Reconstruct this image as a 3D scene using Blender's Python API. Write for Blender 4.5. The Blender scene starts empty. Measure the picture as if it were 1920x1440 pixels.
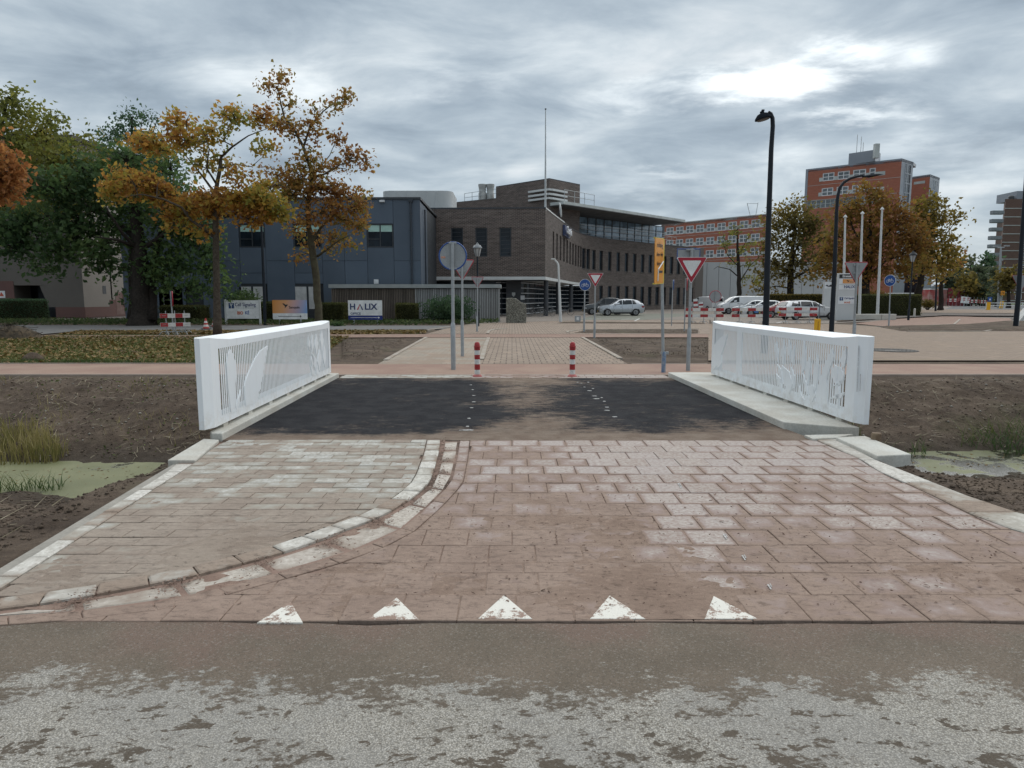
import bpy, math, random
import numpy as np
from mathutils import Vector, Matrix, noise as mnoise
random.seed(7); rng = np.random.default_rng(7)
R = math.radians
SC = bpy.context.scene
COL = SC.collection

# ------------------------------------------------------------------ camera
H, F, PITCH = 1.62, 1260.0, math.atan(160/1260.0)
CP, SP = math.cos(PITCH), math.sin(PITCH)
cd = bpy.data.cameras.new('camera'); cam = bpy.data.objects.new('camera', cd); COL.objects.link(cam)
cam.location = (0, 0, H); cam.rotation_euler = (math.pi/2-PITCH, 0, 0)
cd.sensor_width = 36; cd.lens = F/1920*36; cd.clip_start = .05; cd.clip_end = 6000
SC.camera = cam

def ray(u, v):
    a = (u-960)/F; b = -(v-720)/F
    return a, CP+b*SP, -SP+b*CP
def G(u, v, z=0.0):                      # point of the photograph on the level plane z
    a, y, k = ray(u, v); t = (z-H)/k
    return (a*t, y*t)
def at(u, v, Y):                         # point of the photograph at distance Y
    a, y, k = ray(u, v); t = Y/y
    return Vector((a*t, Y, H+k*t))

# ------------------------------------------------------------------ node helper
class NB:
    def __init__(s, tree): s.t = tree
    def n(s, typ, ins=None, **props):
        nd = s.t.nodes.new('ShaderNode'+typ)
        for k, v in props.items(): setattr(nd, k, v)
        for k, v in (ins or {}).items():
            sk = nd.inputs[k]
            if isinstance(v, bpy.types.NodeSocket): s.t.links.new(v, sk)
            else:
                if sk.type == 'RGBA' and len(v) == 3: v = (*v, 1)
                sk.default_value = v
        return nd
    def m(s, op, a, b=0.0, c=0.0, clamp=False):
        return s.n('Math', {0: a, 1: b, 2: c}, operation=op, use_clamp=clamp).outputs[0]
    def mix(s, f, a, b, mode='MIX'):
        nd = s.n('MixRGB', {'Fac': f, 'Color1': a, 'Color2': b}, blend_type=mode); return nd.outputs[0]
    def noise(s, vec, scale, detail=6, rough=.55, dist=0):
        return s.n('TexNoise', {'Vector': vec, 'Scale': scale, 'Detail': detail, 'Roughness': rough, 'Distortion': dist}).outputs['Fac']
    def ss(s, x, lo, hi):                # smoothstep
        nd = s.n('MapRange', {'Value': x, 'From Min': lo, 'From Max': hi, 'To Min': 0., 'To Max': 1.}, interpolation_type='SMOOTHSTEP'); return nd.outputs[0]
    def lin(s, x, lo, hi, a=0., b=1.):
        return s.n('MapRange', {'Value': x, 'From Min': lo, 'From Max': hi, 'To Min': a, 'To Max': b}).outputs[0]
    def ramp(s, f, stops):
        nd = s.n('ValToRGB', {'Fac': f}); e = nd.color_ramp.elements
        while len(e) < len(stops): e.new(.5)
        for i, (p, c) in enumerate(stops): e[i].position = p; e[i].color = (*c, 1) if len(c) == 3 else c
        return nd.outputs[0]

# ------------------------------------------------------------------ sky, sun
SUN_EL, SUN_AZ = R(54), R(24)
w = bpy.data.worlds.new('World'); SC.world = w; w.use_nodes = True
nt = w.node_tree; nt.nodes.clear(); nb = NB(nt)
d = nb.n('TexCoord').outputs['Generated']
sx = nb.n('SeparateXYZ', {0: d}).outputs
X, Y_, Z = sx[0], sx[1], sx[2]
zc = nb.m('ADD', nb.m('MAXIMUM', Z, 0.0), .10)
pv = nb.n('CombineXYZ', {0: nb.m('DIVIDE', X, zc), 1: nb.m('DIVIDE', Y_, zc), 2: 0.0}).outputs[0]
pv2 = nb.n('Mapping', {'Vector': pv, 'Scale': (.78, 1.0, 1), 'Rotation': (0, 0, R(-16)), 'Location': (3.1, .35, 0)}).outputs[0]
n1 = nb.noise(pv2, .85, 7, .5, .25)
n2 = nb.noise(pv2, 2.3, 8, .58, .35)
dv = nb.n('Mapping', {'Vector': d, 'Scale': (5.0, 5.0, 11.0), 'Location': (1.3, .2, .55)}).outputs[0]
n3 = nb.noise(dv, 1.15, 8, .52, .3)
low = nb.ss(Z, .30, .10)
cl = nb.m('ADD', nb.m('MULTIPLY', n1, .50), nb.m('MULTIPLY', n2, .50))
cl = nb.m('ADD', nb.m('MULTIPLY', cl, nb.m('SUBTRACT', 1.0, nb.m('MULTIPLY', low, .75))), nb.m('MULTIPLY', n3, nb.m('MULTIPLY', low, .75)))
col = nb.ramp(cl, [(.35, (.265, .325, .385)), (.43, (.355, .43, .50)), (.495, (.46, .54, .605)), (.56, (.60, .675, .725)), (.67, (.86, .90, .92))])
ydiv = nb.m('MAXIMUM', Y_, .05)
a_ = nb.m('DIVIDE', X, ydiv); e_ = nb.m('DIVIDE', Z, ydiv)
wob = nb.m('MULTIPLY', nb.m('SUBTRACT', nb.noise(pv2, 2.6, 8, .64), .5), .12)
front = nb.ss(Y_, .1, .3)
tot = None
for (u, v, su, sv, sl, amp) in [(1110, 192, .05, .016, .1, .35), (1215, 182, .06, .016, .12, .6), (1320, 160, .06, .019, .15, .95), (1410, 150, .06, .021, .12, 1.25), (1500, 138, .06, .022, .15, 1.2), (1575, 112, .06, .022, .12, 1.25), (1625, 105, .035, .018, 0, .8), (1725, 118, .035, .022, 0, 1.0), (1555, 216, .06, .010, .12, .75), (1640, 203, .05, .010, .1, .5), (1720, 214, .025, .010, 0, .7),
                                (840, 152, .075, .020, 0, .60), (575, 168, .05, .024, -.1, .50), (430, 152, .06, .020, 0, .42), (1250, 328, .06, .010, -.05, .40), (1200, 355, .10, .012, 0, .2), (1485, 280, .035, .024, -.2, .32), (1440, 320, .05, .022, -.2, .22), (1790, 285, .09, .026, .05, .30), (1690, 275, .04, .02, 0, .25), (1030, 110, .16, .03, .1, .16), (330, 60, .2, .03, 0, .12), (1890, 330, .05, .02, 0, .25)]:
    a, y, k = ray(u, v); A0, E0 = a/y, k/y
    ds = nb.m('SUBTRACT', a_, A0)
    dt = nb.m('ADD', nb.m('SUBTRACT', nb.m('SUBTRACT', e_, E0), nb.m('MULTIPLY', ds, sl)), wob)
    q = nb.m('ADD', nb.m('POWER', nb.m('DIVIDE', ds, su), 2.0), nb.m('POWER', nb.m('DIVIDE', dt, sv), 2.0))
    g = nb.m('MULTIPLY', nb.m('EXPONENT', nb.m('MULTIPLY', q, -1.0)), amp)
    tot = g if tot is None else nb.m('ADD', tot, g)
tot = nb.m('MULTIPLY', nb.m('MULTIPLY', nb.m('MULTIPLY', tot, .68), nb.lin(n2, .34, .60, .20, 1.3)), front)
hor = nb.m('MULTIPLY', nb.ss(Z, .14, .0), .40)
col = nb.mix(hor, col, (.50, .555, .60))
col = nb.mix(tot, col, (.62, .61, .57), 'ADD')
sky = nb.n('TexSky', sky_type='NISHITA', sun_disc=False, sun_elevation=SUN_EL, sun_rotation=SUN_AZ)
bg1 = nb.n('Background', {'Color': sky.outputs[0], 'Strength': .05})
bg2 = nb.n('Background', {'Color': col, 'Strength': .63})
ms = nb.n('MixShader', {0: .9, 1: bg1.outputs[0], 2: bg2.outputs[0]})
out = nb.n('OutputWorld', {'Surface': ms.outputs[0]})
sl = bpy.data.lights.new('sun', 'SUN'); so = bpy.data.objects.new('sun', sl); COL.objects.link(so)
sl.energy = 1.5; sl.angle = R(110); sl.color = (1, .965, .91)
sv = Vector((math.sin(SUN_AZ)*math.cos(SUN_EL), math.cos(SUN_AZ)*math.cos(SUN_EL), math.sin(SUN_EL)))
so.rotation_euler = (-sv).to_track_quat('-Z', 'Y').to_euler(); so.location = (0, 0, 60)
vs = SC.view_settings; vs.view_transform = 'Standard'; vs.look = 'None'; vs.exposure = .74; vs.gamma = 1; vs.use_curve_mapping = False
SC.cycles.max_bounces = 8; SC.cycles.diffuse_bounces = 6; SC.cycles.transparent_max_bounces = 12

# ------------------------------------------------------------------ materials
MATS = {}
def newmat(name):
    m = bpy.data.materials.new(name); m.use_nodes = True; m.node_tree.nodes.clear(); return m, NB(m.node_tree)
def finish(nb, col, rough=.7, metal=0., bump=None, bstr=.3, bdist=.02, spec=.5, coat=0., normal=None):
    p = nb.n('BsdfPrincipled', {'Base Color': col, 'Roughness': rough, 'Metallic': metal, 'Specular IOR Level': spec, 'Coat Weight': coat})
    if bump is not None:
        b = nb.n('Bump', {'Height': bump, 'Strength': bstr, 'Distance': bdist}); nb.t.links.new(b.outputs[0], p.inputs['Normal'])
    nb.n('OutputMaterial', {'Surface': p.outputs[0]}); return p
def M(name, c, c2=None, scale=3., rough=.6, metal=0., bump=0., bscale=60., spec=.5, coat=0., rand=0., stretch=None, fine=.12):
    """plain procedural material: two tones blended by noise, fine grain, a little random tone per object"""
    if name in MATS: return MATS[name]
    m, nb = newmat(name); pos = nb.n('NewGeometry').outputs['Position']
    if stretch: pos = nb.n('Mapping', {'Vector': pos, 'Scale': stretch}).outputs[0]
    c2 = c2 or tuple(x*.82 for x in c)
    f = nb.ss(nb.noise(pos, scale, 6, .6), .35, .65)
    col = nb.mix(f, c, c2)
    if fine:
        g = nb.lin(nb.noise(pos, bscale, 3, .6), .3, .7, 1-fine, 1+fine)
        col = nb.mix(1.0, col, nb.n('CombineColor', {0: g, 1: g, 2: g}).outputs[0], 'MULTIPLY')
    if rand:
        r = nb.lin(nb.n('ObjectInfo').outputs['Random'], 0, 1, 1-rand, 1+rand)
        col = nb.mix(1.0, col, nb.n('CombineColor', {0: r, 1: r, 2: r}).outputs[0], 'MULTIPLY')
    rr = nb.lin(f, 0, 1, max(0.03, rough-.06), min(1, rough+.06))
    finish(nb, col, rr, metal, nb.noise(pos, bscale, 5, .6) if bump else None, bump, .01, spec, coat)
    MATS[name] = m; return m
def glass(name, c=(.02, .027, .033), rough=.04, spec=.8):
    if name in MATS: return MATS[name]
    m, nb = newmat(name); pos = nb.n('NewGeometry').outputs['Position']
    f = nb.ss(nb.noise(pos, .8, 3), .4, .6)
    finish(nb, nb.mix(f, c, tuple(x*1.9 for x in c)), rough, 0, None, spec=spec); MATS[name] = m; return m
def leafmat(name, stops, scale=.55, rough=.55, trans=.58):
    m, nb = newmat(name); g = nb.n('NewGeometry')
    f = nb.m('ADD', nb.m('MULTIPLY', g.outputs['Random Per Island'], .5), nb.m('MULTIPLY', nb.ss(nb.noise(g.outputs['Position'], scale, 3), .32, .68), .5))
    col = nb.ramp(f, stops)
    p = nb.n('BsdfPrincipled', {'Base Color': col, 'Roughness': rough, 'Specular IOR Level': .3})
    t = nb.n('BsdfTranslucent', {'Color': col})
    ms = nb.n('MixShader', {0: trans, 1: p.outputs[0], 2: t.outputs[0]})
    nb.n('OutputMaterial', {'Surface': ms.outputs[0]}); MATS[name] = m; return m

# ------------------------------------------------------------------ mesh builder
class MB:
    def __init__(s): s.v = []; s.f = []; s.mi = []; s.uv = None
    def add(s, vs, fs, mi=0):
        o = len(s.v); s.v += [tuple(p) for p in vs]; s.f += [tuple(i+o for i in f) for f in fs]; s.mi += [mi]*len(fs)
        return s
    def box(s, x0, x1, y0, y1, z0, z1, mi=0, M=None):
        vs = [Vector(p) for p in ((x0,y0,z0),(x1,y0,z0),(x1,y1,z0),(x0,y1,z0),(x0,y0,z1),(x1,y0,z1),(x1,y1,z1),(x0,y1,z1))]
        if M is not None: vs = [M @ p for p in vs]
        return s.add(vs, [(0,3,2,1),(4,5,6,7),(0,1,5,4),(1,2,6,5),(2,3,7,6),(3,0,4,7)], mi)
    def prism(s, poly, h0, h1, M=None, mi=0, axis='z'):
        """polygon (2D) swept from h0 to h1 along axis z (plan) or y (poly is x,z; faces -y)"""
        n = len(poly)
        if axis == 'z': vs = [Vector((p[0], p[1], h0)) for p in poly]+[Vector((p[0], p[1], h1)) for p in poly]
        elif axis == 'y': vs = [Vector((p[0], h0, p[1])) for p in poly]+[Vector((p[0], h1, p[1])) for p in poly]
        else: vs = [Vector((h0, p[0], p[1])) for p in poly]+[Vector((h1, p[0], p[1])) for p in poly]
        if M is not None: vs = [M @ p for p in vs]
        fs = [tuple(range(n))[::-1], tuple(range(n, 2*n))]+[(i, (i+1) % n, n+(i+1) % n, n+i) for i in range(n)]
        return s.add(vs, fs, mi)
    def tube(s, path, rad, n=8, mi=0, caps=True):
        path = [Vector(p) for p in path]; k = len(path)
        if not hasattr(rad, '__len__'): rad = [rad]*k
        vs = []; up = None
        for i, p in enumerate(path):
            t = (path[min(i+1, k-1)]-path[max(i-1, 0)]).normalized()
            if up is None: up = t.orthogonal().normalized()
            sd = t.cross(up)
            if sd.length < 1e-6: up = t.orthogonal().normalized(); sd = t.cross(up)
            sd.normalize(); up = sd.cross(t).normalized()
            for j in range(n):
                a = 2*math.pi*j/n; vs.append(p+(sd*math.cos(a)+up*math.sin(a))*rad[i])
        fs = [(i*n+j, i*n+(j+1) % n, (i+1)*n+(j+1) % n, (i+1)*n+j) for i in range(k-1) for j in range(n)]
        if caps: fs += [tuple(range(n))[::-1], tuple(range((k-1)*n, k*n))]
        return s.add(vs, fs, mi)
    def lathe(s, prof, n=16, c=(0, 0, 0), mi=0, M=None):
        vs = []; 
        for r, z in prof:
            for j in range(n):
                a = 2*math.pi*j/n; p = Vector((r*math.cos(a), r*math.sin(a), z))
                vs.append((M @ p if M is not None else p)+Vector(c))
        k = len(prof)
        fs = [(i*n+j, i*n+(j+1) % n, (i+1)*n+(j+1) % n, (i+1)*n+j) for i in range(k-1) for j in range(n)]
        fs += [tuple(range(n))[::-1], tuple(range((k-1)*n, k*n))]
        return s.add(vs, fs, mi)
    def mesh(s, name, mats, smooth=False):
        me = bpy.data.meshes.new(name); me.from_pydata(s.v, [], s.f)
        for m in (mats if isinstance(mats, (list, tuple)) else [mats]): me.materials.append(m)
        if any(s.mi): me.polygons.foreach_set('material_index', s.mi)
        if s.uv: 
            l = me.uv_layers.new(name='UVMap'); l.data.foreach_set('uv', [c for q in s.uv for c in q])
        if smooth:
            me.polygons.foreach_set('use_smooth', [True]*len(me.polygons))
            if smooth != 'all':
                try: me.set_sharp_from_angle(angle=R(38))
                except Exception: pass
        me.update(); return me
    def build(s, name, mats, parent=None, smooth=False, bevel=0.):
        o = link(name, s.mesh(name, mats, smooth), parent)
        if bevel:
            b = o.modifiers.new('bevel', 'BEVEL'); b.width = bevel; b.segments = 2; b.limit_method = 'ANGLE'; b.angle_limit = R(40)
        return o
def link(name, data, parent=None):
    o = bpy.data.objects.new(name, data); COL.objects.link(o)
    if parent is not None: o.parent = parent
    return o
def thing(name, label, cat, loc=(0, 0, 0), rz=0., group=None):
    o = link(name, None); o.location = loc; o.rotation_euler = (0, 0, rz); o.empty_display_size = .2
    return tag(o, label, cat, group)
def tag(o, label, cat, group=None):
    o['label'] = label; o['category'] = cat
    if group: o['group'] = group
    return o
def stuff(o, label=None, cat=None):
    o['kind'] = 'stuff'
    if label: o['label'] = label
    return o
def struct(o): o['kind'] = 'structure'; return o
def text(name, body, size, mat, parent=None, M=None, ext=.004, ax='CENTER', bold=0., squash=1.):
    c = bpy.data.curves.new(name, 'FONT'); c.body = body; c.size = size; c.extrude = ext; c.align_x = ax; c.align_y = 'CENTER'; c.offset = bold
    c.resolution_u = 3
    t = bpy.data.objects.new('text', c); COL.objects.link(t)
    dg = bpy.context.evaluated_depsgraph_get(); dg.update()
    me = bpy.data.meshes.new_from_object(t.evaluated_get(dg)); bpy.data.objects.remove(t)
    me.materials.clear(); me.materials.append(mat)
    Rm = Matrix.Rotation(math.pi/2, 4, 'X') @ Matrix.Diagonal((squash, 1, 1, 1))
    me.transform((M if M is not None else Matrix()) @ Rm); me.name = name
    return link(name, me, parent)
def T(x, y, z): return Matrix.Translation((x, y, z))
def circ(cx, cz, r, n=28, sx=1.): return [(cx+r*sx*math.cos(2*math.pi*i/n), cz+r*math.sin(2*math.pi*i/n)) for i in range(n)]
def clip(poly, p, n):
    """keep the side of the line through p where (q-p).n >= 0"""
    out = []
    for i in range(len(poly)):
        a, b = poly[i], poly[(i+1) % len(poly)]
        da = (a[0]-p[0])*n[0]+(a[1]-p[1])*n[1]; db = (b[0]-p[0])*n[0]+(b[1]-p[1])*n[1]
        if da >= 0: out.append(a)
        if (da >= 0) != (db >= 0):
            t = da/(da-db); out.append((a[0]+t*(b[0]-a[0]), a[1]+t*(b[1]-a[1])))
    return out
def area(p): return .5*sum(p[i][0]*p[(i+1) % len(p)][1]-p[(i+1) % len(p)][0]*p[i][1] for i in range(len(p)))
def interp(pts, y):                       # pts: (y, x) sorted by y
    ys = [p[0] for p in pts]; xs = [p[1] for p in pts]
    return float(np.interp(y, ys, xs))
def resample(pts, n):
    P = np.array(pts, float); dl = np.r_[0, np.cumsum(np.linalg.norm(np.diff(P, axis=0), axis=1))]
    t = np.linspace(0, dl[-1], n+1); return [tuple(np.array([np.interp(q, dl, P[:, k]) for k in range(P.shape[1])])) for q in t]
def copy_tree(o, parent=None):
    c = o.copy(); COL.objects.link(c)
    if parent is not None: c.parent = parent
    for ch in o.children: copy_tree(ch, c)
    return c
def leaf_cloud(name, cen, size, mat, parent=None, jitter=.55, flat=0., aspect=.55):
    """one mesh of bent leaf-shaped quads at the given centres"""
    cen = np.asarray(cen, float); n = len(cen)
    d = rng.normal(size=(n, 3)); d[:, 2] = d[:, 2]*(1-flat)-.25*(1-flat); d /= np.linalg.norm(d, axis=1, keepdims=True)
    u = rng.normal(size=(n, 3)); 
    if flat: u = u*(1-flat)+np.array([0, 0, 1.])*flat
    sd = np.cross(d, u); sd /= np.linalg.norm(sd, axis=1, keepdims=True)+1e-9; nn = np.cross(sd, d)
    L = size*(1+jitter*rng.uniform(-1, 1, (n, 1))); W = L*aspect*.5
    v = np.stack([cen-d*L*.5, cen+sd*W+nn*W*.35, cen+d*L*.5-nn*L*.12, cen-sd*W+nn*W*.35], 1).reshape(-1, 3)
    return quads(name, v, mat, parent)
def quads(name, v, mat, parent=None):
    n = len(v)//4; me = bpy.data.meshes.new(name)
    me.vertices.add(n*4); me.vertices.foreach_set('co', np.asarray(v, np.float32).ravel())
    me.loops.add(n*4); me.loops.foreach_set('vertex_index', np.arange(n*4, dtype=np.int32))
    me.polygons.add(n); me.polygons.foreach_set('loop_start', np.arange(0, n*4, 4, dtype=np.int32))
    me.polygons.foreach_set('loop_total', np.full(n, 4, np.int32))
    me.materials.append(mat); me.update(calc_edges=True); me.validate()
    return link(name, me, parent)
def blades(name, base, h, w, mat, parent=None, lean=.35):
    base = np.asarray(base, float); n = len(base)
    a = rng.uniform(0, 2*np.pi, n); hh = h*rng.uniform(.5, 1.15, (n, 1))
    le = np.stack([np.cos(a), np.sin(a), np.zeros(n)], 1)*hh*lean*rng.uniform(.2, 1.6, (n, 1))
    b = rng.uniform(0, 2*np.pi, n); sd = np.stack([np.cos(b), np.sin(b), np.zeros(n)], 1)*w*.5
    up = np.array([0, 0, 1.])
    mid = base+up*hh*.55+le*.35; tip = base+up*hh*.95+le
    q1 = np.stack([base-sd, base+sd, mid+sd*.75, mid-sd*.75], 1); q2 = np.stack([mid-sd*.75, mid+sd*.75, tip+sd*.1, tip-sd*.1], 1)
    return quads(name, np.concatenate([q1, q2], 1).reshape(-1, 3), mat, parent)
# ================================================================== GROUND
def gpts(px, z=0.): return [G(u, v, z) for u, v in px]
def sheet(name, poly, z, m, world=False, thick=0.):
    P = poly if world else gpts(poly, 0)
    if area(P) < 0: P = P[::-1]
    b = MB()
    if thick: b.prism(P, z-thick, z)
    else: b.add([(x, y, z) for x, y in P], [tuple(range(len(P)))])
    return struct(b.build(name, m))

def posmat(): 
    m, nb = newmat('m'); s = nb.n('NewGeometry').outputs['Position']; c = nb.n('SeparateXYZ', {0: s}).outputs
    return m, nb, s, c[0], c[1], c[2]

# soil
m, nb, P, x, y, z = posmat(); m.name = 'soil'; SOIL = m
f1 = nb.noise(P, 1.1, 8, .62); f2 = nb.noise(P, 9, 6, .65); f3 = nb.noise(P, 55, 4, .6)
col = nb.ramp(nb.m('ADD', nb.m('MULTIPLY', f1, .6), nb.m('MULTIPLY', f2, .4)), [(.36, (.050, .036, .027)), (.5, (.096, .071, .053)), (.62, (.145, .110, .082)), (.75, (.19, .15, .112))])
gr = nb.m('MULTIPLY', nb.ss(nb.noise(P, .45, 5, .6), .54, .66), .35)
col = nb.mix(gr, col, (.085, .085, .045))
spk = nb.ss(f3, .66, .74)
col = nb.mix(nb.m('MULTIPLY', spk, .5), col, (.24, .2, .155))
wet = nb.ss(z, -.72, -1.0)
col = nb.mix(nb.m('MULTIPLY', wet, .55), col, (.03, .027, .022))
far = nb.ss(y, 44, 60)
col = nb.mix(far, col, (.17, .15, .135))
h = nb.m('ADD', nb.m('MULTIPLY', f2, .6), nb.m('MULTIPLY', f3, .4))
finish(nb, col, .92, 0, h, .9, .05, spec=.2)

LP = [(3.0, -.10), (5.0, -.22), (7.0, -.62), (8.9, -1.02), (9.8, -1.35), (10.6, -1.02), (12.0, -.55), (13.5, -.10), (14.25, -.035)]
RP = [(3.0, -.10), (6.0, -.26), (8.2, -.66), (10.0, -1.02), (10.8, -1.3), (11.4, -1.02), (12.6, -.5), (13.7, -.10), (14.25, -.035)]
def ground_z(x, y, rough=True):
    if y > 14.2 or y < 3.05: return -.035
    z = interp(LP if x < 0 else RP, y); ax = abs(x)
    edge = 3.62 if x < 0 else 4.0
    k = min(1, max(0, (ax-edge)/.8)); k = k*k*(3-2*k)
    if y < 7.8: z = (-.10)*(1-k)+z*k
    if ax < 3.3: return min(z, -.14) if y < 7.7 or y > 13.2 else -1.1
    if rough:
        e = min(1, max(0, (14.2-y)/.5))*min(1, max(.4, (ax-edge+.5)/.5))
        z += e*(.085*mnoise.fractal((x*.8, y*.8, 0), 1, 2, 3)+.030*mnoise.fractal((x*3.4, y*3.4, 3), .8, 2, 4)+.018*max(0, mnoise.noise((x*11, y*11, 7))))
    return z
xs = np.r_[-2600, -400, -100, -40, -30, -22, -17, -14, np.arange(-12, -9.5, .12), np.arange(-9.5, -3.2, .062), -2.5, 0, 2.5, np.arange(3.3, 9.5, .062), np.arange(9.5, 12, .12), 14, 17, 22, 30, 40, 100, 400, 2600]
ys = np.r_[-300, -40, -8, 2.6, np.arange(3.05, 14.35, .058), 15, 16.5, 20, 26, 34, 45, 60, 100, 200, 500, 1200, 3200]
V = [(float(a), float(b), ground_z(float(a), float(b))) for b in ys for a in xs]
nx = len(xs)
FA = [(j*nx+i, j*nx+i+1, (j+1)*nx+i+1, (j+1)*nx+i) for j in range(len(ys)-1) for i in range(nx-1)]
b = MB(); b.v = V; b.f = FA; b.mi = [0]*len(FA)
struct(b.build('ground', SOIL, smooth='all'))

# water: duckweed
m, nb, P, x, y, z = posmat(); m.name = 'duckweed'
f = nb.noise(P, 1.0, 7, .62, .4); g = nb.noise(P, 70, 3, .6)
rgt = nb.ss(x, 3.5, 7.)
gap = nb.ss(nb.m('ADD', nb.m('ADD', f, nb.m('MULTIPLY', rgt, .11)), nb.m('MULTIPLY', nb.m('SUBTRACT', nb.noise(P, 26, 5, .7), .5), .14)), .59, .66)
col = nb.ramp(nb.m('ADD', nb.m('MULTIPLY', nb.noise(P, .6, 5), .7), nb.m('MULTIPLY', g, .3)), [(.38, (.105, .115, .05)), (.52, (.165, .172, .085)), (.66, (.235, .232, .125))])
col = nb.mix(gap, col, (.02, .021, .012))
p = finish(nb, col, nb.lin(gap, 0, 1, .6, .06), 0, g, .15, .01, spec=.35)
sheet('water', [(-60, 7.4), (60, 7.4), (60, 12.6), (-60, 12.6)], -1.0, m, True)

# ---------------- near asphalt road
m, nb, P, x, y, z = posmat(); m.name = 'road_asphalt'
vor = nb.n('TexVoronoi', {'Vector': P, 'Scale': 150.0, 'Randomness': 1.0}); vd = vor.outputs['Distance']; vc = nb.n('SeparateColor', {0: vor.outputs['Color']}).outputs[0]
peb = nb.ramp(vd, [(.28, (1, 1, 1)), (.50, (.68, .68, .68)), (.75, (.48, .48, .48))])
tone = nb.ramp(vc, [(0, (.34, .315, .27)), (.45, (.40, .375, .33)), (.8, (.46, .435, .39)), (1, (.56, .535, .485))])
clean = nb.mix(1.0, tone, peb, 'MULTIPLY')
clean = nb.mix(nb.m('MULTIPLY', nb.ss(nb.noise(P, 1.3, 5), .4, .6), .35), clean, (.25, .245, .235))
dirt = nb.mix(nb.ss(nb.noise(P, 1.7, 6, .6), .38, .62), (.138, .112, .085), (.172, .138, .106))
dirt = nb.mix(nb.m('MULTIPLY', nb.ss(nb.m('ADD', nb.noise(P, .9, 5, .6), nb.lin(y, 2.7, 3.3, -.12, .10)), .46, .64), .75), dirt, (.185, .125, .100))
dirt = nb.mix(nb.ss(nb.noise(P, 210, 3, .7), .50, .66), dirt, (.085, .072, .06))
dirt = nb.mix(nb.m('MULTIPLY', nb.ss(vc, .80, .97), .30), dirt, (.34, .32, .285))
dirt = nb.mix(nb.m('MULTIPLY', nb.ss(nb.noise(P, 60, 5, .7), .5, .66), .5), dirt, (.075, .063, .05))
Pst = nb.n('Mapping', {'Vector': P, 'Scale': (.75, 1.25, 1), 'Rotation': (0, 0, R(-22))}).outputs[0]
q = nb.m('ADD', nb.m('MULTIPLY', nb.noise(P, .55, 3, .5), .30), nb.m('MULTIPLY', nb.noise(Pst, 5.2, 8, .66), .62))
q = nb.m('ADD', q, nb.m('MULTIPLY', nb.m('SUBTRACT', nb.noise(Pst, 30, 6, .7), .3), .50))
q = nb.m('ADD', q, nb.lin(y, 2.42, 2.98, -.055, .24))
q = nb.m('ADD', q, nb.lin(y, 2.42, 2.05, 0, .03))
dirt = nb.mix(nb.ss(y, 2.75, 2.35), dirt, nb.mix(.5, dirt, (.05, .042, .032)))
q2 = nb.m('ADD', nb.m('ADD', nb.m('MULTIPLY', nb.noise(Pst, 8.5, 6, .62, .5), .75), nb.m('MULTIPLY', nb.noise(Pst, 38, 4, .6), .25)), nb.lin(y, 2.62, 2.2, -.02, .035))
dm = nb.m('MAXIMUM', nb.ss(q, .56, .63), nb.ss(q2, .575, .60))
col = nb.mix(dm, clean, dirt)
hh = nb.m('ADD', nb.m('MULTIPLY', nb.m('SUBTRACT', 1.0, vd), nb.lin(dm, 0, 1, 1, .35)), nb.m('MULTIPLY', nb.noise(P, 160, 3, .7), .5))
finish(nb, col, .9, 0, hh, .5, .006, spec=.25)
YE = G(960, 1166)[1]
edge = [(90, YE+.004), (4.2, YE+.004)]; xq = 4.0
while xq > -1.35:
    edge.append((xq, YE-.004-.030*max(0, mnoise.noise((xq*2.1, 3., 1.))+.35)-.008*abs(mnoise.noise((xq*17, 0, 4.))))); xq -= .045
edge += [(-1.5, YE+.004), (-90, YE+.004)]
sheet('road', [(-90, -20), (90, -20)]+edge, -.001, m, True)

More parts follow.
